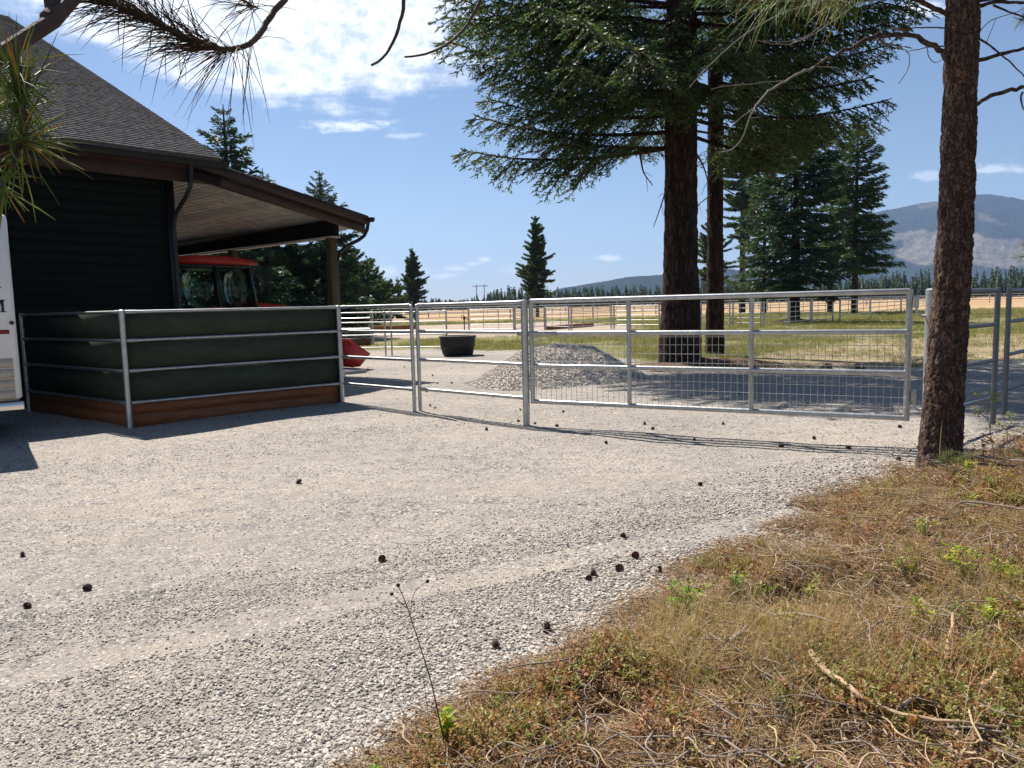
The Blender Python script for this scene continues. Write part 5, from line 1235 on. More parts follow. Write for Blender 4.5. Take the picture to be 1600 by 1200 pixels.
# --- the near pine at the drive's edge
def near_pine():
    base = gp(1467, 733); base[2] = float(gz(base[0], base[1])) - 0.06; Y = base[1]
    path = [base] + [dp(x, y, Y) for x, y in ((1470, 690), (1476, 600), (1486, 470), (1491, 380), (1495, 300), (1498, 200), (1503, 60), (1506, -40), (1512, -400), (1518, -1200))]
    P = np.array(path); tt = np.concatenate([[0], np.cumsum(np.linalg.norm(np.diff(P, axis=0), axis=1))]); tt /= tt[-1]
    q = np.linspace(0, 1, 40); hz = q * np.linalg.norm(P[-1] - P[0])
    rad = np.interp(hz, [0, 0.12, 0.35, 0.8, 1.6, 2.6, 4.5, 9, 13], [0.222, 0.203, 0.188, 0.174, 0.160, 0.149, 0.138, 0.09, 0.03])
    t = thing('pine_tree', 'near pine with flaky grey-brown trunk and bare limbs at the drive edge', 'tree', base)
    V, F = trunk_geo(path, rad, 132, 1300, 0.015, 0.052, 25)
    link_mesh('trunk', np_mesh('trunk', V - base, [F], M['bark']), t)
    rg = np.random.RandomState(8)
    def limb(pts, r0, r1, mat, n=26, kn=0.25, name='dead_branch'):
        b = MB(); Pp = smooth_path([dp(*p) for p in pts], n); Pp[1:-1] += rg.normal(size=(n - 2, 3)) * r0 * kn
        b.tube(Pp, 0.82 * np.linspace(r0, r1, n) * (1 + 0.25 * (rg.rand(n) - 0.5)), 7, False); b.build(name, mat, t, True)
    D = Y
    D1, TW = M['bark'], M['twig']
    limb([(1484, 93, D), (1465, 78, D - .2), (1432, 56, D - .4), (1400, 53, D - .6), (1360, 58, D - .8), (1328, 75, D - 1), (1292, 96, D - 1.2), (1272, 105, D - 1.3)], 0.030, 0.013, D1)
    limb([(1272, 105, D - 1.3), (1245, 116, D - 1.4), (1216, 132, D - 1.5), (1190, 152, D - 1.6), (1174, 175, D - 1.7), (1168, 195, D - 1.7), (1158, 222, D - 1.7), (1145, 236, D - 1.7), (1122, 238, D - 1.7)], 0.012, 0.005, TW)
    limb([(1225, 126, D - 1.5), (1190, 129, D - 1.6), (1140, 133, D - 1.8), (1110, 140, D - 1.9)], 0.006, 0.003, TW, 12)
    limb([(1176, 170, D - 1.7), (1150, 190, D - 1.9), (1130, 212, D - 2)], 0.004, 0.002, TW, 8)
    limb([(1170, 185, D - 1.7), (1188, 183, D - 1.6)], 0.004, 0.003, TW, 4)
    limb([(1272, 104, D - 1.3), (1300, 105, D - 1.2), (1316, 108, D - 1.1), (1318, 122, D - 1.1)], 0.006, 0.003, TW, 12)
    limb([(1400, 60, D - .6), (1378, 82, D - .8), (1340, 115, D - 1), (1310, 132, D - 1.2), (1280, 135, D - 1.3), (1268, 122, D - 1.3)], 0.007, 0.003, M['twig_dark'], 18)
    limb([(1425, 54, D - .4), (1400, 44, D - .4), (1375, 46, D - .5), (1362, 60, D - .6), (1400, 72, D - .5), (1424, 80, D - .5), (1420, 110, D - .5), (1404, 131, D - .5)], 0.007, 0.004, TW, 24)
    limb([(1448, 72, D - .3), (1452, 92, D - .3), (1462, 100, D - .3), (1474, 92, D - .3)], 0.006, 0.003, TW, 12)
    limb([(1480, 43, D), (1440, 42, D + .2), (1410, 47, D + .3), (1375, 34, D + .4)], 0.009, 0.004, M['twig_dark'], 14)
    limb([(1482, 26, D), (1462, 14, D - .1), (1432, 0, D - .2), (1400, -12, D - .3)], 0.028, 0.02, D1, 14)
    limb([(1480, 72, D), (1445, 74, D + .2), (1415, 82, D + .3)], 0.009, 0.004, M['twig_dark'], 12)
    limb([(1520, 166, D), (1548, 150, D), (1575, 141, D), (1605, 136, D), (1640, 120, D - .1)], 0.026, 0.018, D1, 16)
    limb([(1522, 97, D), (1560, 85, D), (1605, 74, D), (1650, 66, D)], 0.022, 0.014, D1, 14)
    limb([(1524, 55, D), (1545, 70, D), (1580, 98, D), (1602, 122, D)], 0.012, 0.007, D1, 12)
    limb([(1524, 10, D), (1550, 4, D), (1605, 3, D), (1640, 0, D)], 0.022, 0.014, D1, 12)
    limb([(1552, 8, D), (1580, 20, D), (1610, 30, D)], 0.012, 0.008, D1, 8)
    limb([(1527, 56, D), (1540, 35, D), (1565, 25, D), (1590, 20, D), (1605, 8, D)], 0.006, 0.004, TW, 12)
    limb([(1542, 66, D), (1552, 38, D), (1556, 30, D)], 0.005, 0.003, TW, 6)
    limb([(1598, 144, D), (1593, 152, D), (1600, 172, D)], 0.012, 0.006, D1, 6)
    # long pale dead branches that come down from above
    limb([(1500, -160, D - .2), (1400, -30, D - 1.0), (1330, 12, D - 1.8), (1270, 55, D - 2.0), (1245, 70, D - 2.1), (1218, 76, D - 2.2), (1195, 72, D - 2.2), (1180, 62, D - 2.2)], 0.014, 0.003, TW, 28)
    limb([(1500, -200, D - .2), (1380, -50, D - 1.2), (1280, 2, D - 1.6), (1226, 20, D - 2), (1180, 40, D - 2.2), (1150, 62, D - 2.3), (1128, 78, D - 2.3), (1100, 110, D - 2.4), (1077, 137, D - 2.4)], 0.016, 0.003, TW, 30)
    limb([(1300, 5, D - 1.7), (1290, 35, D - 1.8), (1260, 58, D - 1.9), (1225, 67, D - 2), (1192, 63, D - 2)], 0.005, 0.002, TW, 16)
    # trunk stub and live crown high above
    live = {L: [pine_limb(rg, L, 0.16, 0.016, int(6 + L * 6), 0.35, 0.0, 0.12, 22) for _ in range(3)] for L in (2.2, 1.2)}
    top = P[-1]; lv = []
    for k in range(46):
        f = 0.42 + 0.56 * k / 46; c = np.array([np.interp(f, tt, P[:, i]) for i in range(3)]); L = 2.2 * (1 - (f - 0.42) / 0.62) + 0.4; key = min(live, key=lambda q: abs(q - L))
        lv.append((live[key][k % 3], k * 2.4, 0.1, L / key, c - base))
    link_mesh('crown', crown_mesh('crown', lv, [M['pine'], M['bark']]), t)
    # a live bough hanging into view from above, between camera and firs
    pth = smooth_path([dp(1505, -260, D - .1), dp(1440, -120, D - 1.5), dp(1380, -60, D - 2.6), dp(1320, -30, D - 3.2), dp(1240, -18, D - 3.5), dp(1165, -10, D - 3.7)], 24)
    b = MB(); b.tube(pth, np.linspace(0.03, 0.008, 24), 7); b.build('branch', M['bark'], t, True)
    V, F = needles([(pth[10:], 230, 0.17, 0.8, 1.1), (smooth_path([pth[14], dp(1330, 0, D - 3.4), dp(1290, 8, D - 3.6)], 10), 120, 0.16, 0.8, 0.9), (smooth_path([pth[17], dp(1230, 2, D - 3.7), dp(1190, 10, D - 3.8)], 10), 110, 0.16, 0.8, 0.9)], rg, 0.0016)
    link_mesh('needle_cluster', np_mesh('needle_cluster', V - base, [F], M['needle_near']), t)
    # tufts at the right edge of view
    V, F = needles([(smooth_path([dp(1625, 40, D), dp(1606, 25, D), dp(1594, 32, D)], 8), 60, 0.11, 0.9, 0.1), (smooth_path([dp(1640, 398, D), dp(1605, 400, D), dp(1588, 402, D)], 8), 50, 0.10, 0.9, 0.1), (smooth_path([dp(1640, 370, D), dp(1610, 378, D), dp(1600, 382, D)], 8), 60, 0.10, 0.9, 0.1)], rg, 0.0022)
    link_mesh('needle_cluster', np_mesh('needle_cluster', V - base, [F], M['needle_near']), t)
    for pts in ([(1530, -60, D), (1600, -20, D), (1625, 40, D), (1606, 25, D), (1594, 32, D)], [(1640, 120, D - .1), (1690, 300, D - .1), (1640, 398, D), (1605, 400, D), (1588, 402, D)], [(1690, 330, D), (1640, 370, D), (1600, 382, D)]): limb(pts, 0.009, 0.004, M['twig_dark'], 16, 0.2, 'branch')
    return t
def needles(specs, rg, r, keep_forward=0.55):
    """specs: (path, count, length, spread, hang). Thin bent three-sided needles along each path, leaning to its tip"""
    Vs, Fs, n0 = [], [], 0
    for path, cnt, ln, spread, hang in specs:
        path = np.asarray(path); k = len(path); q = rg.rand(cnt) * (k - 1.001); i = q.astype(int); f = (q - i)[:, None]
        p = path[i] * (1 - f) + path[i + 1] * f; d = path[i + 1] - path[i]; d /= np.linalg.norm(d, axis=1, keepdims=True) + 1e-9
        v = d * keep_forward + rg.normal(size=(cnt, 3)) * spread * 0.62; v /= np.linalg.norm(v, axis=1, keepdims=True)
        L = ln * (0.7 + 0.45 * rg.rand(cnt))[:, None]
        bend = np.array([0, 0, -1.0]) * hang * 0.45 + rg.normal(size=(cnt, 3)) * 0.10
        rings = []
        s = np.cross(v, (0.3, 0.2, 0.9)); s /= np.linalg.norm(s, axis=1, keepdims=True) + 1e-9; w = np.cross(v, s)
        for tt, rr in ((0, 0.9), (0.35, 1.0), (0.7, 0.9), (1.0, 0.25)):
            c = p + v * L * tt + bend * L * tt * tt
            for a in (0, 2.094, 4.189): rings.append(c + (s * math.cos(a) + w * math.sin(a)) * r * rr)
        V = np.stack(rings, 1).reshape(-1, 3)
        fq = np.array([(b * 3 + a, b * 3 + (a + 1) % 3, b * 3 + 3 + (a + 1) % 3, b * 3 + 3 + a) for b in range(3) for a in range(3)])
        F = (np.arange(cnt) * 12)[:, None, None] + fq[None]
        Vs.append(V); Fs.append(F.reshape(-1, 4) + n0); n0 += len(V)
    return np.concatenate(Vs), np.concatenate(Fs)
near_pine()

# --- a pine whose trunk stands just outside the view and whose boughs hang into it
def over_pine():
    base = np.array([-2.15, 0.75, 0.0]); base[2] = float(hgt(base[0], base[1])) - 0.05
    t = thing('pine_tree', 'overhanging pine whose long-needled boughs dip in front of the barn roof', 'tree', base)
    path = [base, base + [0.03, 0.02, 1.5], base + [0.02, 0.05, 5], base + [0.0, 0.1, 9]]
    V, F = trunk_geo(path, [0.2, 0.16, 0.15, 0.13, 0.10, 0.03], 48, 300, 0.012, 0.05, 35); link_mesh('trunk', np_mesh('trunk', V - base, [F], M['bark']), t)
    rg = np.random.RandomState(18)
    def limb(P, r0, r1, n=20, mat=None, kn=0.12):
        b = MB(); Q = smooth_path(P, n); Q[1:-1] += rg.normal(size=(n - 2, 3)) * r0 * kn; b.tube(Q, np.linspace(r0, r1, n), 9); b.build('branch', mat or M['twig_dark'], t, True); return Q
    def nd(specs, mat, r, kf=0.55):
        V, F = needles(specs, rg, r, kf); link_mesh('needle_cluster', np_mesh('needle_cluster', V - base, [F], mat, True), t)
    D = 1.15
    # thick bough entering at the edge and rising out of the top of the frame
    main = limb([base + [0.1, 0.05, 1.55], dp(-260, 230, 0.95), dp(-90, 150, 0.98), dp(0, 96, 1.0), dp(40, 60, 1.03), dp(75, 30, 1.08), dp(130, -12, 1.14), dp(200, -70, 1.22), dp(300, -150, 1.35), dp(420, -120, 1.4)], 0.019, 0.007, 30, M['twig_dark'])
    side = limb([dp(75, 30, 1.08), dp(82, 12, 1.1), dp(80, -30, 1.12)], 0.011, 0.008, 8)
    tw = limb([dp(420, -120, 1.4), dp(462, -40, 1.38), dp(446, 0, 1.36), dp(425, 20, 1.35), dp(412, 45, 1.34), dp(394, 70, 1.33), dp(360, 78, 1.32), dp(322, 74, 1.31), dp(280, 55, 1.3), dp(235, 32, 1.3), dp(190, 10, 1.3), dp(150, -2, 1.3)], 0.0062, 0.0032, 40, M['twig_dark'])
    nd([(tw[22:40], 430, 0.095, 0.60, 0.22)], M['needle_brown'], 0.0008, 0.72)
    nd([(tw[19:24], 34, 0.10, 0.45, 1.3)], M['needle_brown'], 0.0007, 0.2)
    nd([(smooth_path([dp(405, 14, 1.34), dp(392, 8, 1.34), dp(372, -2, 1.34)], 8), 60, 0.08, 0.9, 0.1)], M['needle_brown'], 0.0007)
    # green tufts by the thick bough
    b1_ = limb([dp(20, 78, 1.0), dp(26, 130, 0.99), dp(36, 172, 0.98), dp(38, 218, 0.98)], 0.006, 0.004, 14)
    nd([(b1_[2:10], 70, 0.075, 0.7, 0.15)], M['needle_near'], 0.0009, 0.6); 
    nd([(b1_[4:][::-1], 80, 0.085, 0.75, -0.1)], M['needle_near'], 0.0009, 0.8)
    b2_ = limb([dp(38, 218, 0.98), dp(20, 222, 0.97), dp(-10, 228, 0.96), dp(-60, 200, 0.95), dp(-200, 170, 0.93)][::-1], 0.005, 0.003, 14)
    b3_ = limb([dp(34, 222, 0.97), dp(26, 236, 0.96), dp(20, 262, 0.95)], 0.004, 0.003, 8)
    nd([(b3_, 22, 0.07, 0.8, 0.4)], M['needle_near'], 0.0010, 0.45)
    nd([(smooth_path([dp(10, 225, 0.97), dp(30, 220, 0.96), dp(45, 222, 0.95)], 8), 40, 0.075, 0.75, 0.15)], M['needle_near'], 0.0010, 0.9)
    nd([(smooth_path([dp(-20, 260, 0.93), dp(0, 280, 0.93), dp(8, 300, 0.93)], 8), 18, 0.05, 0.7, 0.4)], M['needle_near'], 0.0011, 0.4)
    limb([dp(-60, 200, 0.95), dp(-30, 240, 0.94), dp(-20, 260, 0.93), dp(4, 290, 0.93)], 0.004, 0.003, 10)
    nd([(main[7:15], 44, 0.11, 0.9, 0.5)], M['needle_near'], 0.0008, 0.3)
    nd([(main[13:18], 22, 0.11, 0.9, 0.3)], M['needle_brown'], 0.0008, 0.2)
    # bare twigs dropping from a higher bough
    hi = limb([base + [0.1, 0.1, 2.9], dp(100, -260, 1.2), dp(420, -160, 1.35), dp(640, -90, 1.45), dp(760, -60, 1.5), dp(900, -40, 1.55)], 0.022, 0.008, 26)
    limb([dp(628, -92, 1.45), dp(632, -20, 1.45), dp(630, 20, 1.45), dp(618, 60, 1.44), dp(600, 92, 1.43), dp(580, 102, 1.42)], 0.0045, 0.0022, 20)
    limb([dp(760, -60, 1.5), dp(752, 0, 1.5), dp(735, 32, 1.49), dp(712, 60, 1.48), dp(690, 75, 1.47), dp(660, 86, 1.46), dp(632, 89, 1.45)], 0.004, 0.0018, 22)
    up = {1.8: [pine_limb(rg, 1.8, 0.14, 0.012, 16, 0.3, 0.0, 0.15, 22) for _ in range(3)]}
    lv = [(up[1.8][k % 3], k * 2.4, 0.15, 1.1 - 0.02 * k, np.array([0.02, 0.06, 3.6 + 0.16 * k])) for k in range(34)]
    link_mesh('crown', crown_mesh('crown', lv, [M['pine'], M['bark']]), t)
over_pine()

# ------------------------------------------------------------------ scatter helper (stuff only)
def scatter(name, pts, scl, protos, seed, tilt=0.35, align=None, label=None, cat=None, parent=None):
    """one object whose geometry nodes set a small mesh on every point"""
    rg = np.random.RandomState(seed); n = len(pts)
    me = bpy.data.meshes.new(name); me.vertices.add(n); me.vertices.foreach_set('co', np.ascontiguousarray(pts, np.float32).ravel())
    rot = np.stack([rg.normal(size=n) * tilt, rg.normal(size=n) * tilt, rg.rand(n) * 2 * PI], 1).astype(np.float32)
    a = me.attributes.new('rot', 'FLOAT_VECTOR', 'POINT'); a.data.foreach_set('vector', rot.ravel())
    s = np.asarray(scl, float); s = np.repeat(s[:, None], 3, 1) if s.ndim == 1 else s
    a = me.attributes.new('scl', 'FLOAT_VECTOR', 'POINT'); a.data.foreach_set('vector', s.astype(np.float32).ravel())
    a = me.attributes.new('pick', 'INT', 'POINT'); a.data.foreach_set('value', rg.randint(0, len(protos), n).astype(np.int32))
    col = bpy.data.collections.new(name + '_pieces')
    for i, p in enumerate(protos):
        ob = bpy.data.objects.new('%s_piece_%02d' % (name, i), p); col.objects.link(ob)
    ng = bpy.data.node_groups.new(name, 'GeometryNodeTree')
    ng.interface.new_socket('Geometry', in_out='INPUT', socket_type='NodeSocketGeometry'); ng.interface.new_socket('Geometry', in_out='OUTPUT', socket_type='NodeSocketGeometry')
    N, L = ng.nodes, ng.links
    gi, go = N.new('NodeGroupInput'), N.new('NodeGroupOutput')
    ci = N.new('GeometryNodeCollectionInfo'); ci.inputs['Collection'].default_value = col; ci.inputs['Separate Children'].default_value = True; ci.inputs['Reset Children'].default_value = True
    iop = N.new('GeometryNodeInstanceOnPoints'); iop.inputs['Pick Instance'].default_value = True
    def na(k, t):
        q = N.new('GeometryNodeInputNamedAttribute'); q.data_type = t; q.inputs['Name'].default_value = k; return q.outputs['Attribute']
    L.new(gi.outputs[0], iop.inputs['Points']); L.new(ci.outputs[0], iop.inputs['Instance'])
    L.new(na('pick', 'INT'), iop.inputs['Instance Index']); L.new(na('scl', 'FLOAT_VECTOR'), iop.inputs['Scale'])
    er = N.new('FunctionNodeEulerToRotation'); L.new(na('rot', 'FLOAT_VECTOR'), er.inputs[0]); L.new(er.outputs[0], iop.inputs['Rotation'])
    L.new(iop.outputs[0], go.inputs[0])
    o = link_mesh(name, me, parent); md = o.modifiers.new('scatter', 'NODES'); md.node_group = ng
    return tag(o, label, cat, None, 'stuff')
def in_view(x, y, m=60):
    """keep what the photograph's surroundings could show"""
    d = np.stack([x, y, np.zeros_like(x) - CAMZ], 1); cz = d @ _f; qx = 800 + FOC * (d @ _r) / np.maximum(cz, 0.1); qy = 600 - FOC * (d @ _u) / np.maximum(cz, 0.1)
    return (cz > 0.3) & (qx > -m * 4) & (qx < 1600 + m * 4) & (qy < 1200 + m * 4)

# gravel stones
def stone_protos(k, mat, seed):
    import bmesh
    out_ = []
    rg = np.random.RandomState(seed)
    for i in range(k):
        bm = bmesh.new(); bmesh.ops.create_icosphere(bm, subdivisions=1 if i % 3 else 2, radius=1.0)
        sx_, sy_, sz_ = rg.uniform(0.8, 1.3), rg.uniform(0.6, 1.0), rg.uniform(0.4, 0.75)
        cut = [(nrm(rg.normal(size=3)), rg.uniform(0.55, 0.85)) for _ in range(5)]
        for v in bm.verts:
            c = np.array(v.co)
            for n_, d_ in cut:
                e = c @ n_ - d_
                if e > 0: c = c - n_ * e
            c = c * (1 + rg.normal() * 0.05); v.co = (c[0] * sx_, c[1] * sy_, c[2] * sz_)
        me = bpy.data.meshes.new('stone'); bm.to_mesh(me); bm.free(); me.materials.append(mat); out_.append(me)
    return out_
rg = np.random.RandomState(77)
def gravel_points(n, r0, r1):
    # equal numbers per picture row: density falls with distance
    Yv = r0 * (r1 / r0) ** rg.rand(n); Xv = (rg.rand(n) * 2 - 1) * Yv * 0.74 ; return Xv, Yv
gx, gy = [], []
for n, a, b in ((210000, 2.1, 6.5), (150000, 4.0, 12.5), (30000, 11, 24)):
    x, y = gravel_points(n, a, b); gx.append(x); gy.append(y)
gx = np.concatenate(gx); gy = np.concatenate(gy)
s_ = gx * 0.89 + gy * 0.456; c_ = -gx * 0.456 + gy * 0.89
loose = vnoise(c_ * 1.1, s_ * 0.18, 15) * 0.6 + fbm(gx * 0.9, gy * 0.9, 16, 3) * 0.4
bsd = bank_sd(gx, gy); edge_ = np.exp(-np.clip(-bsd, 0, 9) / 0.7)
prob = np.clip((loose - 0.38) * 2.2, 0.10, 0.52) + edge_ * 1.0
gsd = sdpoly(gx, gy, GRAVEL) + (fbm(gx * 0.6, gy * 0.6, 21, 4) - 0.5) * 2.2
trk = np.minimum.reduce([np.abs(c_ - q) for q in TRACKS]); prob = prob * np.where(trk < 0.17, 0.10, 1)
ok = (rg.rand(len(gx)) < prob) & (bsd < 0.12) & (gsd > -0.4) & in_view(gx, gy)
barn_uv = (gx - C0[0]) * U[0] + (gy - C0[1]) * U[1]
gx, gy, loose, edge_ = gx[ok], gy[ok], loose[ok], edge_[ok]
sz = (0.0023 + 0.0076 * rg.rand(len(gx)) ** 3.2) * (0.85 + 0.95 * edge_ + 0.30 * np.clip(loose - 0.45, 0, 0.5)) * (1 + 0.07 * np.clip(gy - 4, 0, 20))
scatter('gravel', np.stack([gx, gy, gz(gx, gy) + sz * 0.30], 1), sz, stone_protos(9, M['stone'], 5), 5, 0.25, label='loose grey crushed stone covering the drive', cat='gravel')

# gravel pile
pc = np.array([1.0, 17.0, 0.0]); pile = thing('gravel_pile', 'heap of grey crushed stone behind the gate latch post', 'gravel pile', pc)
def pile_h(x, y):
    dx_, dy_ = (x - pc[0]) / 1.85, (y - pc[1]) / 2.1; a = np.arctan2(dy_, dx_)
    r = np.sqrt(dx_ ** 2 + dy_ ** 2) / (1 + 0.10 * np.sin(2 * a + 0.6) + 0.07 * np.sin(3 * a + 2))
    r2 = np.sqrt(((x - pc[0] + 1.0) / 1.05) ** 2 + ((y - pc[1] + 0.5) / 1.0) ** 2)
    h = 1.12 * np.clip(1 - r, 0, 1)
    h = np.where(h > 0.66, 0.66 + 0.25 * (h - 0.66), h)
    h = np.maximum(h, 0.30 * np.clip(1 - r2, 0, 1))
    return np.where(h > 0, h + (fbm(x * 3, y * 3, 88, 3) - 0.5) * 0.12 * np.clip(h * 3, 0, 1), 0)
xs = np.linspace(-3.1, 3.1, 110); X, Y = np.meshgrid(xs + pc[0], xs + pc[1], indexing='ij'); Z = pile_h(X, Y) + hgt(X, Y) - 0.015
idx = np.arange(X.size).reshape(X.shape); Q = np.stack([idx[:-1, :-1].ravel(), idx[1:, :-1].ravel(), idx[1:, 1:].ravel(), idx[:-1, 1:].ravel()], 1)
keep = pile_h(X, Y).ravel() > 0; Q = Q[keep[Q].any(1)]
link_mesh('mound', np_mesh('mound', np.stack([X.ravel(), Y.ravel(), Z.ravel()], 1) - pc, [Q], pmat('pile_gravel', (0.42, 0.375, 0.325), 0.95, 0, 0.5, 40, 0.7, 55, spec=0.1, detail=8), True), pile)
x = pc[0] + rg.uniform(-2.7, 2.7, 30000); y = pc[1] + rg.uniform(-2.5, 2.5, 30000); h = pile_h(x, y); ok = h > 0.005; x, y, h = x[ok], y[ok], h[ok]
s = 0.009 + 0.018 * rg.rand(len(x)) ** 2.5
o = scatter('loose_stone', np.stack([x - pc[0], y - pc[1], h + hgt(x, y) - 0.005], 1), s, stone_protos(6, M['pile_stone'], 6), 6, 0.5, parent=pile)

# ------------------------------------------------------------------ bank vegetation (stuff)
def blade_tuft(rg, n, lo, hi, w, flat, mat, spread=0.03):
    Vs, Fs = [], []; k = 0
    for i in range(n):
        a = rg.rand() * 2 * PI; L = rg.uniform(lo, hi); lean = abs(rg.normal()) * flat + 0.08; p = np.array([rg.normal() * spread, rg.normal() * spread, -0.01])
        d = np.array([math.cos(a), math.sin(a), 0]); sd = np.array([-d[1], d[0], 0]) * w / 2; c = p; q = 5
        th = lean * 0.4; 
        for j in range(q):
            ww = sd * (1 - j / (q - 1) * 0.85); Vs += [c - ww, c + ww]; c = c + (d * math.sin(th) + ZZ * math.cos(th)) * L / (q - 1); th = min(1.65, th + lean * 0.55 * (0.6 + 0.8 * rg.rand()))
        for j in range(q - 1): Fs.append((k + 2 * j, k + 2 * j + 1, k + 2 * j + 3, k + 2 * j + 2))
        k += 2 * q
    return np_mesh('tuft', np.array(Vs), [Fs], mat)
def leaf_poly(p, d, up, L, w):
    s = nrm(np.cross(d, up)); n = np.cross(s, d)
    return [p, p + d * L * 0.3 + s * w * 0.42 + n * w * 0.12, p + d * L * 0.68 + s * w * 0.36 + n * w * 0.1, p + d * L - n * L * 0.08, p + d * L * 0.68 - s * w * 0.36 + n * w * 0.1, p + d * L * 0.3 - s * w * 0.42 + n * w * 0.12]
def leafy(rg, stems, h, nl, ll, lw, mats, spread=0.6, r=0.0012, branch=0):
    """stems with alternate leaves; returns arrays for leaves and wood"""
    LV, LF, wood = [], [], MB()
    for i in range(stems):
        a = rg.rand() * 2 * PI; tilt = spread * rg.rand(); hh = h * rg.uniform(0.6, 1.1)
        d = nrm([math.cos(a) * tilt, math.sin(a) * tilt, 1]); p0 = np.array([rg.normal(), rg.normal(), 0]) * 0.012
        u_ = np.linspace(0, 1, 6)[:, None]; P = p0 + d * u_ * hh + np.array([math.cos(a), math.sin(a), -0.3]) * u_ ** 2 * hh * 0.18 * tilt; wood.tube(P, np.linspace(r, r * 0.5, 6), 4, False)
        tw = [P]
        for _ in range(branch):
            f = rg.uniform(0.3, 0.8); q = np.array([np.interp(f, u_[:, 0], P[:, c]) for c in range(3)]); e = nrm(d + rg.normal(size=3) * 0.7); B = q + e * u_ * hh * 0.4; wood.tube(B, np.linspace(r * 0.6, r * 0.3, 6), 3, False); tw.append(B)
        for B in tw:
            for k in range(max(3, nl // len(tw))):
                f = 0.18 + 0.82 * (k + rg.rand() * 0.6) / max(3, nl // len(tw)); f = min(f, 1)
                q = np.array([np.interp(f, u_[:, 0], B[:, c]) for c in range(3)]); b = k * 2.4 + rg.rand(); dd = nrm([math.cos(b), math.sin(b), 0.25 + 0.5 * rg.rand()])
                m = len(LV); LV += leaf_poly(q, dd, nrm(ZZ + rg.normal(size=3) * 0.45), ll * rg.uniform(0.6, 1.15), lw * rg.uniform(0.8, 1.15)); LF += [(m, m + 1, m + 2, m + 3), (m, m + 3, m + 4, m + 5)]
    W_, WF = wood.arrays(); V = np.concatenate([np.array(LV), W_]); F = np.array(LF); F2 = WF[0] + len(LV)
    return np_mesh('leafy', V, [np.concatenate([F, F2])], mats, False, np.concatenate([np.zeros(len(F), int), np.ones(len(F2), int)]))
rg = np.random.RandomState(123)
grass_p = [blade_tuft(rg, 14, 0.06, 0.20, 0.0028, f, M['straw']) for f in (0.3, 0.5, 0.8, 1.1)] + [blade_tuft(rg, 9, 0.16, 0.36, 0.0026, f, M['straw'], 0.05) for f in (1.6, 2.2, 0.5)]
shrub_p = [leafy(rg, 4, hh, 16, 0.016, 0.0095, [M['shrub'], M['twig_dark']], 0.9, 0.0009, 1) for hh in (0.06, 0.08, 0.09, 0.10, 0.12, 0.15, 0.17)]
twig_p = []
for i in range(7):
    b = MB(); L = rg.uniform(0.10, 0.34); P = smooth_path([(0, 0, 0.006), (L * .35, rg.normal() * .02, 0.016), (L * .7, rg.normal() * .03, 0.012), (L, rg.normal() * .04, 0.006)], 9); b.tube(P, np.linspace(0.0028, 0.0012, 9) * rg.uniform(0.7, 1.6), 5)
    if i % 2: b.tube([P[4], P[4] + np.array([L * .2, L * .14, 0.02])], 0.0014, 4)
    twig_p.append(b.mesh('twig', M['stick_grey'] if i % 3 else M['stick']))
lit_p = []
for i in range(5):
    n = 26; p = np.stack([rg.normal(size=n) * 0.05, rg.normal(size=n) * 0.05, 0.004 + 0.012 * rg.rand(n)], 1); a = rg.rand(n) * 2 * PI; d = np.stack([np.cos(a), np.sin(a), rg.normal(size=n) * 0.12], 1)
    V, F = leaf_quads(p, d, 0.085 * (0.7 + 0.5 * rg.rand(n)), 0.0022, rg); lit_p.append(np_mesh('needles', V, [F], M['litter']))
def bank_points(n, lo=0.0):
    Yv = 1.6 * (10.0 / 1.6) ** rg.rand(n); n = int(n * 1.3); Yv = 1.6 * (10.0 / 1.6) ** rg.rand(n); Xv = rg.uniform(-0.55, 1.2, n) * Yv
    s = bank_sd(Xv, Yv); ok = (s > lo) & in_view(Xv, Yv, 170); tr_ = np.hypot(Xv - 4.05, Yv - 7.3) > 0.27
    ok &= tr_; return Xv[ok], Yv[ok], s[ok]
x, y, s = bank_points(26000, -0.04); d_ = fbm(x * 1.3 + 3, y * 1.3, 91, 3); near_ = sstep(y, 5.2, 3.2)
ok = rg.rand(len(x)) < np.clip((d_ - 0.49) * 7, 0.05, 1) * (0.30 + 0.55 * near_); x, y, s = x[ok], y[ok], s[ok]
scatter('dry_grass', np.stack([x, y, bank_h(x, y)], 1), (0.55 + 0.6 * rg.rand(len(x))) * (0.55 + 0.45 * sstep(s, 0, 0.5)), grass_p, 9, 0.18, label='straw-coloured dry grass on the shady bank', cat='grass')
x, y, s = bank_points(19000, 0.04); d_ = fbm(x * 1.1 + 13, y * 1.1, 95, 3)
ok = rg.rand(len(x)) < np.clip((d_ - 0.44) * 6, 0.07, 1) * (1 - 0.92 * sstep(fbm(x * 2.9 + 5, y * 2.9, 57, 3), 0.56, 0.66)); x, y, s = x[ok], y[ok], s[ok]
scatter('ground_shrub', np.stack([x, y, bank_h(x, y) - 0.004], 1), (0.6 + 0.75 * rg.rand(len(x))) * (0.6 + 0.4 * sstep(s, 0, 0.4)), shrub_p, 10, 0.25, label='low rust and yellow-green leaved ground shrub on the bank', cat='ground cover')
x, y, s = bank_points(9000, -0.05)
scatter('twig_litter', np.stack([x, y, bank_h(x, y) + 0.004 + 0.05 * rg.rand(len(x)) * sstep(s, 0, .4)], 1), 0.5 + 1.0 * rg.rand(len(x)) ** 2, twig_p, 11, 0.13, label='fallen grey twigs on the bank', cat='twigs')
x, y, s = bank_points(19000, -0.10)
scatter('needle_litter', np.stack([x, y, np.where(s > -0.1, bank_h(x, y), gz(x, y)) + 0.003], 1), 0.7 + 0.7 * rg.rand(len(x)), lit_p, 12, 0.08, label='brown fallen pine needles on the bank', cat='needles')

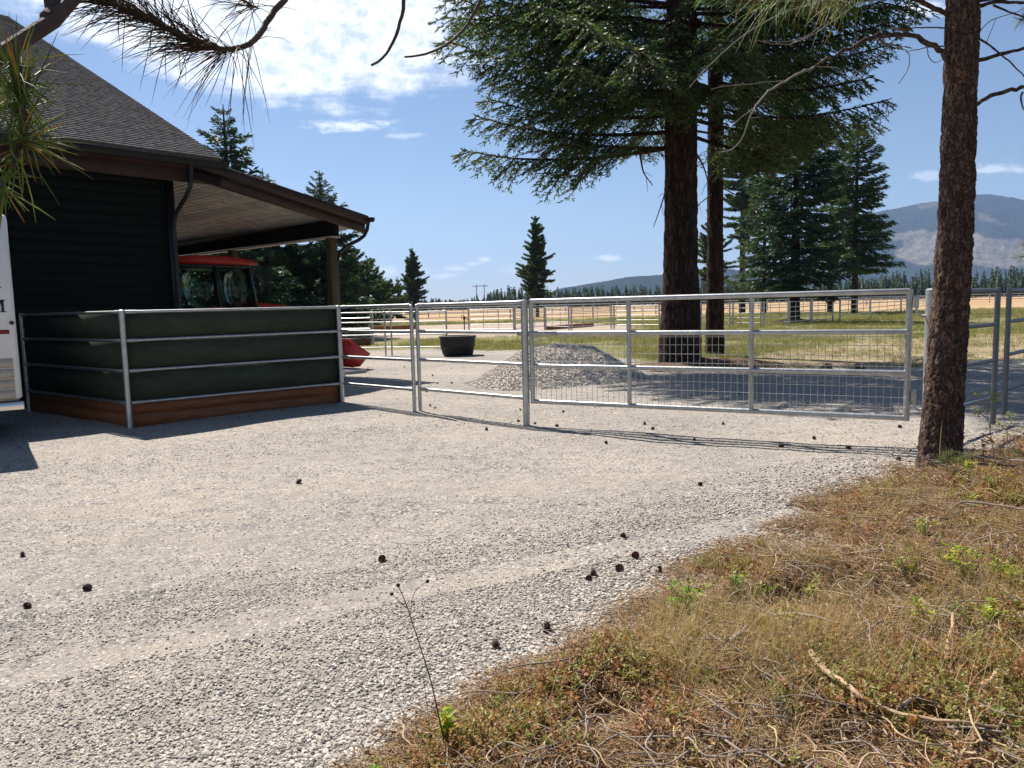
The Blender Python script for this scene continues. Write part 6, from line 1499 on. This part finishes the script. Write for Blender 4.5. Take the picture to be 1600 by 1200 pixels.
chip_p = []
for i in range(6):
    LV, LF = [], []
    for k in range(9):
        q = np.array([rg.normal() * 0.04, rg.normal() * 0.04, 0.004 + 0.02 * rg.rand()]); a = rg.rand() * 6.28; m = len(LV)
        LV += leaf_poly(q, nrm([math.cos(a), math.sin(a), rg.normal() * 0.3]), nrm(ZZ + rg.normal(size=3) * 0.5), rg.uniform(0.010, 0.028), rg.uniform(0.005, 0.014)); LF += [(m, m + 1, m + 2, m + 3), (m, m + 3, m + 4, m + 5)]
    chip_p.append(np_mesh('chips', np.array(LV), [LF], M['chips']))
x, y, s = bank_points(20000, -0.12)
scatter('leaf_litter', np.stack([x, y, np.where(s > -0.1, bank_h(x, y), gz(x, y)) + 0.004], 1), 0.6 + 0.8 * rg.rand(len(x)), chip_p, 14, 0.2, label='curled brown and tan dead leaves and bark chips on the bank', cat='leaf litter')

# meadow grass
mead_p = [blade_tuft(rg, 12, 0.05, 0.16, 0.007, f, M['meadow_blade'], 0.07) for f in (0.3, 0.5, 0.7, 0.9)]
n = 60000; Yv = 17 * (80 / 17) ** rg.rand(n); Xv = rg.uniform(-0.35, 0.72, n) * Yv
gsd = sdpoly(Xv, Yv, GRAVEL) + (fbm(Xv * 0.6, Yv * 0.6, 21, 4) - 0.5) * 2.2; dsd = sdpoly(Xv, Yv, DIRT); ssd = sdpoly(Xv, Yv, SAND)
cl = fbm(Xv * 0.35, Yv * 0.35, 101, 4) - 0.03
ok = (gsd < 0.3) & (rg.rand(n) < np.where(dsd > 0, 0.25, 1) * np.where(gsd > -0.4, 0.25, 1) * np.clip((cl - 0.36) * 6, 0.05, 1)) & (ssd < 0.5)
ok &= (np.hypot(Xv - b1[0], Yv - b1[1]) > 1.6) & ~((Xv < -4) & (Yv < 30))
x, y = Xv[ok], Yv[ok]
scatter('meadow_grass', np.stack([x, y, hgt(x, y)], 1), (0.6 + 0.9 * rg.rand(len(x))) * (1 + 0.02 * (y - 17)), mead_p, 13, 0.15, label='patchy green and straw grass on the meadow beyond the gate', cat='grass')

# soil and needles heaped round the great fir
pcs = b1.copy(); 
X, Y = np.meshgrid(np.linspace(-2.6, 4.2, 90) + b1[0], np.linspace(-1.9, 2.4, 60) + b1[1], indexing='ij')
dd = np.sqrt(((X - b1[0] - 0.55) / 2.9) ** 2 + ((Y - b1[1] + 0.1) / 1.75) ** 2) + (fbm(X * 1.5, Y * 1.5, 7, 3) - 0.5) * 0.35
Z = hgt(X, Y) - 0.04 + 0.26 * (1 - sstep(dd, 0.0, 1.0)) + (fbm(X * 4, Y * 4, 8, 3) - 0.5) * 0.10 * (1 - sstep(dd, 0.6, 1.05))
idx = np.arange(X.size).reshape(X.shape); Q = np.stack([idx[:-1, :-1].ravel(), idx[1:, :-1].ravel(), idx[1:, 1:].ravel(), idx[:-1, 1:].ravel()], 1); Q = Q[(dd.ravel() < 1.05)[Q].all(1)]
tag(link_mesh('soil_mound', np_mesh('soil_mound', np.stack([X.ravel(), Y.ravel(), Z.ravel()], 1), [Q], M['soil'], True)), kind='structure')
b3 = gbase(1232, 505)
X, Y = np.meshgrid(np.linspace(-2.4, 3.0, 50) + b3[0], np.linspace(-1.6, 1.6, 40) + b3[1], indexing='ij'); dd = np.sqrt(((X - b3[0] - 0.3) / 2.3) ** 2 + ((Y - b3[1]) / 1.4) ** 2) + (fbm(X * 1.5, Y * 1.5, 9, 3) - 0.5) * 0.3
Z = hgt(X, Y) - 0.05 + 0.42 * (1 - sstep(dd, 0.0, 1.0)); idx = np.arange(X.size).reshape(X.shape); Q = np.stack([idx[:-1, :-1].ravel(), idx[1:, :-1].ravel(), idx[1:, 1:].ravel(), idx[:-1, 1:].ravel()], 1); Q = Q[(dd.ravel() < 1.05)[Q].all(1)]
tag(link_mesh('soil_mound', np_mesh('soil_mound', np.stack([X.ravel(), Y.ravel(), Z.ravel()], 1), [Q], M['soil'], True)), kind='structure')
def rock(label, px, py, size, mat, seed, grp=None, flat=0.6):
    import bmesh
    p = gp(px, py); p[2] = float(gz(p[0], p[1])); rg_ = np.random.RandomState(seed); bm = bmesh.new(); bmesh.ops.create_icosphere(bm, subdivisions=3, radius=1)
    cut = [(nrm(rg_.normal(size=3)), rg_.uniform(0.5, 0.8)) for _ in range(9)]
    for v in bm.verts:
        c = np.array(v.co)
        for n_, d_ in cut:
            e = c @ n_ - d_
            if e > 0: c = c - n_ * e * 0.9
        c = c * (1 + (rg_.rand() - 0.5) * 0.05); v.co = (c[0] * size, c[1] * size * 0.8, c[2] * size * flat + size * 0.2)
    me = bpy.data.meshes.new('rock'); bm.to_mesh(me); bm.free(); me.materials.append(mat); o = link_mesh('rock', me); o.location = tuple(p); return tag(o, label, 'rock', grp)
rock('brown clod of earth beside the slim fir trunk', 1150, 571, 0.24, M['rock'], 1)
rock('small pale rock on the shaded drive behind the twin grey posts', 1556, 584, 0.09, M['pale_rock'], 2)
rock('low dark stone at the sunlit edge of the tree shade beyond the gate', 1290, 577, 0.2, M['rock'], 3)
rock('flat dark stone farther along the sunlit shade edge, nearer the gate hinge', 1342, 574, 0.16, M['rock'], 4)

# ------------------------------------------------------------------ pine cones
def cone_mesh(seed, mat, open_=1.0):
    rg_ = np.random.RandomState(seed); b = MB(); prof = [(0.0, -0.034), (0.012, -0.031), (0.019, -0.015), (0.018, 0.005), (0.012, 0.024), (0.0, 0.036)]; b.lathe(prof, (0, 0, 0), 10)
    n = 70
    for i in range(n):
        f = i / n; a = i * 2.39996; z = -0.033 + 0.066 * f; r = np.interp(z, [q[1] for q in prof], [q[0] for q in prof]); o_ = np.array([math.cos(a), math.sin(a), 0]); s = np.array([-o_[1], o_[0], 0])
        d = nrm(o_ * 1.0 * open_ + ZZ * (0.9 * f - 0.1)); L = 0.016 * math.sin(PI * (0.12 + 0.8 * f)) + 0.004; p = o_ * r * 0.8 + ZZ * z; nn = np.cross(s, d)
        b.add([p - s * 0.0035, p + d * L * 0.7 - s * 0.0075, p + d * L + nn * 0.002, p + d * L * 0.7 + s * 0.0075, p + s * 0.0035, p + d * L * 0.75 + nn * 0.0035], [(0, 1, 5), (1, 2, 5), (2, 3, 5), (3, 4, 5), (4, 0, 5)])
    return b.mesh('pine_cone', mat)
cm = [cone_mesh(1, M['cone']), cone_mesh(2, M['cone'], 1.2), cone_mesh(3, M['cone_red'])]
CN = [((467, 751), 0, 'dark round cone on open gravel straight out from the green boards'), ((597, 876), 0, 'dark round cone alone on the open gravel above the weed stalk'), ((927, 900), 1, 'upper cone of the touching pair on gravel near the bank'), ((920, 908), 0, 'lower cone of the touching pair on gravel near the bank'),
      ((855, 988), 1, 'splayed open cone in loose stones farther from the weed stalk'), ((774, 1014), 1, 'splayed open cone in loose stones nearer the weed stalk'), ((1144, 872), 1, 'dark cone at the bank edge above the leafy green plant'), ((1030, 896), 0, 'dark flat cone on gravel just beside the leafy green plant'), ((968, 893), 0, 'small cone in gravel between the touching pair and the leafy plant'),
      ((974, 838), 2, 'reddish cone on gravel between the gate post and the touching pair'), ((1221, 693), 2, 'reddish cone standing in the lit strip below the gate'), ((1326, 697), 2, 'reddish cone in the lit strip nearest the pine trunk but one'), ((1404, 716), 0, 'dark cone by the foot of the near pine'), ((1406, 668), 0, 'black cone in shade under the gate hinge corner'), ((1094, 755), 2, 'reddish cone on open gravel midway below the gate'),
      ((35, 862), 1, 'flat dark cone at the left edge, the upper of two'), ((42, 939), 0, 'dark cone at the left edge, the lower of two'), ((136, 912), 0, 'small dark cone on gravel right of the two left-edge cones'), ((993, 873), 2, 'rust cone close to the bank above the touching pair'), ((1272, 681), 0, 'dark cone in the shade under the gate middle')]
FAR_C = [((632, 574), 'tiny cone on gravel just past the loader bucket tip'), ((676, 588), 'tiny cone in the gap beyond the paired posts, off the roof shadow tip'), ((667, 613), 'tiny cone just behind the farther of the paired posts'), ((672, 634), 'cone beside the foot of the paired posts, the farther of two'), ((680, 637), 'cone beside the foot of the paired posts, the nearer of two'),
         ((813, 636), 'small cone behind the latch post, close on its near-fence side'), ((880, 641), 'small cone under the first bay of the mesh gate, the middle one'), ((823, 612), 'small cone at the foot of the gravel pile behind the latch post'), ((838, 601), 'small cone on the toe of the gravel pile just inside the gate'), ((902, 625), 'small cone under the first bay of the mesh gate nearest its bottom rail'),
         ((810, 655), 'cone touching the latch post base on the fence side'), ((836, 658), 'cone touching the latch post base on the gate side'), ((947, 688), 'cone lying on the near side of the gate shadow below the first gate upright'), ((1007, 660), 'cone in lit gravel below the first gate upright'), ((1020, 668), 'cone in lit gravel a step nearer than the one below the first gate upright'),
         ((684, 600), 'dark speck of a cone midway between the stock tank and the paired posts'), ((706, 600), 'dark speck of a cone just right of the one midway to the stock tank'), ((1130, 660), 'cone at the shade edge below the middle bay of the gate'), ((1262, 632), 'cone seen in shade through the mesh of the last gate bay'), ((1500, 578), 'dark cone on the shaded drive beyond the near pine trunk'),
         ((1085, 682), 'cone on lit gravel below the middle bay of the gate'), ((760, 668), 'cone on gravel in front of the fence between paired posts and latch post'), ((870, 662), 'cone just past the latch post where the gate shadow begins'), ((575, 576), 'tiny cone at the loader bucket\'s lower edge'), ((708, 560), 'tiny cone at the foot of the black stock tank'), ((1155, 615), 'cone seen in shade through the mesh of the middle gate bay')]
cone_px = [(p, k, l, None) for p, k, l in CN] + [(p, i % 2, l, 'pine cones near the fence and gate') for i, (p, l) in enumerate(FAR_C)]
rgc = np.random.RandomState(44)
for (p, k, l, g) in cone_px:
    q = gp(*p); s = 0.74 * rgc.uniform(0.85, 1.15) * (0.9 if g else 1.0); o = link_mesh('pine_cone', cm[k])
    o.location = (q[0], q[1], float(gz(q[0], q[1])) + 0.022 * s); o.rotation_euler = (rgc.uniform(0.9, 1.8) if k != 1 else rgc.uniform(-.3, .3) + PI, rgc.normal() * 0.3, rgc.rand() * 6.3); o.scale = (s, s, s)
    tag(o, l, 'pine cone', g or 'pine cones on the open gravel and bank edge')

# ------------------------------------------------------------------ sticks on the bank
def bstick(label, pxs, r0, r1, mat, forks=(), lift=0.085):
    P = []
    for a in pxs:
        q = gp(*a, z=0.2); P.append([q[0], q[1], float(gz(q[0], q[1])) + lift])
    P = np.array(P); org = P[0].copy(); t = thing('stick', label, 'stick', org, 'fallen sticks on the bank')
    b = MB(); Q = smooth_path(P, 18); rg_ = np.random.RandomState(int(pxs[0][0])); Q[1:-1] += rg_.normal(size=(16, 3)) * r0 * 0.15; b.tube(Q, np.linspace(r0, r1, 18) * (1 + 0.2 * (rg_.rand(18) - .5)), 8); b.build('shaft', mat, t, True)
    for fk in forks:
        F_ = []
        for a in fk: q = gp(*a, z=0.2); F_.append([q[0], q[1], float(gz(q[0], q[1])) + lift])
        b = MB(); Q = smooth_path(F_, 10); b.tube(Q, np.linspace(r0 * 0.6, r1 * 0.6, 10), 7); b.build('fork', mat, t, True)
    return t
bstick('thick pale forked stick lying on the bank', [(1266, 1047), (1280, 1066), (1297, 1085), (1322, 1103), (1336, 1118), (1352, 1124)], 0.013, 0.008, M['stick'], [[(1322, 1103), (1345, 1096), (1362, 1098), (1388, 1106)], [(1332, 1116), (1340, 1140), (1358, 1160), (1373, 1178)]])
bstick('pale stick end pointing up out of the grass behind the forked stick', [(1478, 1042), (1482, 1010), (1487, 985), (1489, 965)], 0.009, 0.006, M['stick'])
bstick('long thin dark branch on the bank beyond the yellow-green plant', [(1466, 799), (1500, 797), (1540, 801), (1600, 812)], 0.010, 0.006, M['stick_grey'])
bstick('thin grey stick lying across the bank right of the leafy green plant', [(1215, 963), (1245, 968), (1280, 985), (1302, 994)], 0.008, 0.005, M['stick_grey'])
bstick('long pale root-like stick on the bank running off past the forked stick', [(1352, 1124), (1400, 1142), (1450, 1160), (1500, 1168), (1560, 1166)], 0.008, 0.004, M['stick'])
bstick('bleached curved twig low on the bank below the forked stick', [(1200, 1160), (1211, 1168), (1214, 1185), (1212, 1198)], 0.003, 0.002, M['stick'])
bstick('short thick broken stick near the bank\'s right side', [(1532, 1092), (1548, 1082), (1562, 1072)], 0.011, 0.009, M['stick'])
bstick('bleached straight twig in the corner of the bank', [(1512, 1145), (1518, 1170), (1534, 1200)], 0.004, 0.003, M['stick'])
bstick('dry branch pile stick behind the near pine foot', [(1508, 712), (1530, 708), (1560, 716), (1600, 726)], 0.012, 0.007, M['stick_grey'])
bstick('long dry stalk slanting across the bank top right', [(1520, 856), (1560, 846), (1600, 842)], 0.005, 0.003, M['stick'])
bstick('grey half-buried branch left of the forked stick', [(1140, 1022), (1158, 1008), (1166, 994)], 0.010, 0.007, M['stick_grey'])
bstick('thin grey branch below the long pale root-like stick', [(1398, 1135), (1430, 1118), (1462, 1096)], 0.008, 0.005, M['stick_grey'])

# ------------------------------------------------------------------ single plants
def plant(name, label, px, py, stems, h, nl, ll, lw, mat, seed, spread=0.5, branch=0, cat='plant', r=0.0016):
    p = gp(px, py, 0.1); p[2] = float(gz(p[0], p[1])); rg_ = np.random.RandomState(seed)
    me = leafy(rg_, stems, h, nl, ll, lw, [mat, M['twig_dark']], spread, r, branch); V = me
    o = link_mesh(name, me); o.location = tuple(p); return tag(o, label, cat)
plant('leafy_plant', 'bright green leafy plant at the gravel edge right of the cone pair', 1068, 958, 6, 0.22, 16, 0.045, 0.024, M['leaf_green'], 1, 0.55)
plant('leafy_plant', 'yellow-green leafy plant at the foot of the tall weed stalk', 704, 1160, 6, 0.20, 14, 0.034, 0.026, M['leaf_yellow'], 2, 0.4)
plant('leafy_plant', 'small green sprout at the bottom edge of the drive', 578, 1205, 3, 0.08, 8, 0.035, 0.026, M['leaf_green'], 3, 0.6)
plant('leafy_plant', 'low bright green rosette on the bank right of the leafy green plant', 1192, 925, 4, 0.10, 9, 0.045, 0.022, M['leaf_green'], 4, 0.9)
plant('leafy_plant', 'large yellow-green leafy plant on the bank near the right edge', 1568, 935, 9, 0.20, 15, 0.036, 0.022, M['leaf_yellow'], 5, 0.7, 1)
plant('leafy_plant', 'small yellow-green plant by the thin grey stick', 1236, 1010, 4, 0.13, 10, 0.03, 0.013, M['leaf_yellow'], 6, 0.5)
plant('leafy_plant', 'light green sprig on the bank above the large yellow-green plant', 1518, 805, 3, 0.16, 12, 0.03, 0.017, M['leaf_yellow'], 7, 0.3)
plant('leafy_plant', 'orange-leaved low bush at the gravel edge below the pine', 1310, 800, 6, 0.18, 22, 0.022, 0.010, M['shrub'], 8, 0.5, 1)
plant('leafy_plant', 'green and yellow tuft of leaves at the pine foot', 1510, 745, 5, 0.13, 12, 0.04, 0.026, M['leaf_yellow'], 9, 0.8)
plant('leafy_plant', 'green shrublet in mid bank between rosette and pine', 1352, 905, 6, 0.12, 14, 0.024, 0.014, M['leaf_green'], 10, 0.7, 1)
plant('leafy_plant', 'green leafy clump on the bank straight above the thin grey stick', 1150, 915, 5, 0.14, 13, 0.03, 0.016, M['leaf_green'], 21, 0.7, 1)
plant('leafy_plant', 'yellowing leafy clump between the rosette and the mid-bank shrublet', 1268, 925, 6, 0.15, 14, 0.028, 0.015, M['leaf_yellow'], 22, 0.7, 1)
plant('leafy_plant', 'olive leafy clump near the gravel below the orange-leaved bush', 1265, 870, 6, 0.13, 14, 0.024, 0.014, M['leaf_green'], 23, 0.8, 1)
plant('leafy_plant', 'pale green leafy clump on the bank under the long thin dark branch', 1440, 850, 5, 0.13, 12, 0.028, 0.016, M['leaf_yellow'], 24, 0.8, 1)
plant('leafy_plant', 'bright green clump low in the right corner of the bank', 1560, 1175, 5, 0.10, 12, 0.03, 0.02, M['leaf_green'], 25, 0.8, 1)
plant('leafy_plant', 'small yellow-green clump left of the bleached curved twig', 1090, 1130, 5, 0.10, 12, 0.022, 0.014, M['leaf_yellow'], 26, 0.8, 1)
plant('leafy_plant', 'tall yellow-green clump just left of the large yellow-green plant', 1505, 930, 7, 0.19, 15, 0.034, 0.02, M['leaf_yellow'], 31, 0.6, 1)
plant('leafy_plant', 'yellow-green clump on the bank below the large yellow-green plant', 1550, 1000, 7, 0.15, 14, 0.032, 0.02, M['leaf_yellow'], 32, 0.8, 1)
plant('leafy_plant', 'rust-leaved clump midway between the forked stick and the leafy green plant', 1180, 1010, 7, 0.14, 22, 0.022, 0.011, M['shrub'], 33, 0.7, 1)
plant('leafy_plant', 'rust-leaved clump on the bank under the pale green clump', 1420, 930, 7, 0.15, 22, 0.022, 0.011, M['shrub'], 34, 0.7, 1)
plant('leafy_plant', 'yellow-green sprig clump standing over the pale upright stick end', 1440, 1000, 5, 0.16, 14, 0.028, 0.015, M['leaf_yellow'], 35, 0.5, 1)
def sapling(label, px, py, tops, mat, seed, ll):
    p = gp(px, py, 0.1); p[2] = float(gz(p[0], p[1])); rg_ = np.random.RandomState(seed); t = thing('sapling', label, 'sapling', p)
    wood, LV, LF = MB(), [], []
    for pts in tops:
        P = np.array([dp(a, b, p[1] + c) for a, b, c in pts]); P[0] = p if len(pts) > 3 else P[0]; Q = smooth_path(P, 14); wood.tube(Q, np.linspace(0.005, 0.0015, 14), 5, False)
        for k in range(15):
            f = rg_.uniform(6, 13); i = int(f); q = Q[i] + rg_.normal(size=3) * 0.012; dd = nrm(rg_.normal(size=3) * [1, 1, 0.5]); m = len(LV); LV += leaf_poly(q, dd, nrm(ZZ + rg_.normal(size=3) * .5), ll * rg_.uniform(.6, 1.2), ll * 0.62); LF += [(m, m + 1, m + 2, m + 3), (m, m + 3, m + 4, m + 5)]
    wood.build('stem', M['stick_grey'], t); link_mesh('foliage', np_mesh('foliage', np.array(LV) - p, [LF], mat), t)
sapling('young sapling with bright green leaves in front of the twin grey posts', 1556, 728, [[(1556, 728, 0), (1548, 680, 0), (1543, 645, 0), (1530, 618, 0), (1516, 606, 0)], [(1543, 645, 0), (1555, 622, 0), (1568, 612, 0)], [(1543, 645, 0), (1552, 630, .05), (1545, 606, 0)], [(1545, 655, 0), (1530, 645, 0), (1522, 636, 0)]], M['leaf_yellow'], 5, 0.035)
sapling('small sapling with yellowing leaves close right of the green sapling', 1576, 718, [[(1576, 718, 0), (1574, 690, 0), (1574, 670, 0), (1570, 658, 0), (1566, 648, 0)], [(1574, 668, 0), (1582, 655, 0), (1574, 644, 0)], [(1574, 672, 0), (1560, 662, 0), (1554, 656, 0)], [(1574, 690, 0), (1590, 675, 0), (1600, 668, 0)]], M['leaf_yellow'], 6, 0.026)
sapling('thin stem topped with dry orange leaves behind the pine foot', 1537, 722, [[(1537, 722, 0), (1537, 705, 0), (1538, 692, 0), (1540, 686, 0), (1535, 680, 0)], [(1539, 690, 0), (1546, 688, 0), (1550, 684, 0)]], M['leaf_orange'], 7, 0.04)
p = gp(1478, 750, 0.1); p[2] = float(gz(p[0], p[1])); sd_ = thing('pine_seedling', 'pale green soft pine seedling at the foot of the near pine', 'seedling', p)
b = MB(); St = smooth_path([p, p + [0.01, 0, 0.07], p + [0.0, -0.01, 0.16]], 8); b.tube(St, 0.004, 6); S2 = smooth_path([p + [0, 0, 0.05], p + [0.09, -0.02, 0.09], p + [0.15, -0.03, 0.12]], 8); b.tube(S2, 0.003, 5); S3 = smooth_path([p + [0, 0, 0.05], p + [-0.05, -0.02, 0.10]], 8); b.tube(S3, 0.003, 5); b.build('stem', M['twig_dark'], sd_)
V, F = needles([(St[2:], 130, 0.085, 0.9, -0.1), (S2[2:], 110, 0.08, 0.9, -0.1), (S3[2:], 70, 0.08, 0.9, -0.1)], np.random.RandomState(2), 0.0011)
link_mesh('foliage', np_mesh('foliage', V - p, [F], leafmat('seedling_needles', [(0, (0.20, 0.26, 0.08)), (1, (0.34, 0.38, 0.16))], 0.3, 0.5, 1.3, by='island')), sd_)
# tall weed stalk
p = gp(702, 1196, 0.05); p[2] = float(gz(p[0], p[1])); Y = p[1]; wd = thing('weed_stalk', 'tall thin dead weed stalk with branched seed head', 'weed', p)
b = MB(); Q = smooth_path([p, dp(690, 1140, Y), dp(674, 1065, Y), dp(655, 1005, Y), dp(640, 960, Y), dp(632, 935, Y), dp(622, 915, Y)], 24); b.tube(Q, np.linspace(0.0032, 0.0014, 24), 6); b.build('stem', M['twig_dark'], wd, True)
for P in ([dp(641, 962, Y), dp(644, 935, Y - .02), dp(647, 922, Y - .02), dp(668, 908, Y - .02)], [dp(638, 952, Y), dp(622, 938, Y), dp(612, 928, Y)], [dp(662, 1060, Y), dp(668, 1110, Y), dp(673, 1150, Y)]):
    b = MB(); q = smooth_path(P, 10); b.tube(q, np.linspace(0.0014, 0.0009, 10), 4)
    b.lathe([(0, -0.008), (0.006, -0.004), (0.007, 0.003), (0, 0.007)], q[-1], 7); b.build('seed_branch', M['twig_dark'], wd)
b = MB(); b.lathe([(0, -0.008), (0.006, -0.003), (0.008, 0.004), (0, 0.009)], Q[-1], 7); b.build('seed_head', M['twig_dark'], wd)
# pale stalk leaning on the near pine
a0 = dp(1468, 716, 6.95); st_ = thing('grass_stalk', 'single pale dry stalk leaning against the near pine trunk', 'grass', a0)
b = MB(); b.tube(smooth_path([a0, dp(1470, 680, 7.0), dp(1474, 640, 7.05), dp(1480, 608, 7.1), dp(1496, 585, 7.12)], 18), np.linspace(0.004, 0.0015, 18), 5); b.build('stem', M['straw'], st_)

# ------------------------------------------------------------------ haze over the valley
hz = MB(); hz.box((0, 2500, 399), (17000, 19000, 804)); m_, N_, L_, bs = new_mat('valley_haze'); N_.remove(bs)
pv = N_.new('ShaderNodeVolumePrincipled'); pv.inputs['Color'].default_value = (0.42, 0.61, 0.97, 1); pv.inputs['Density'].default_value = 0.000092; pv.inputs['Anisotropy'].default_value = 0.2
L_.new(pv.outputs[0], N_['Material Output'].inputs['Volume'])
hz = hz.build('haze', m_); tag(hz, 'thin summer haze over the valley', 'haze', None, 'stuff')
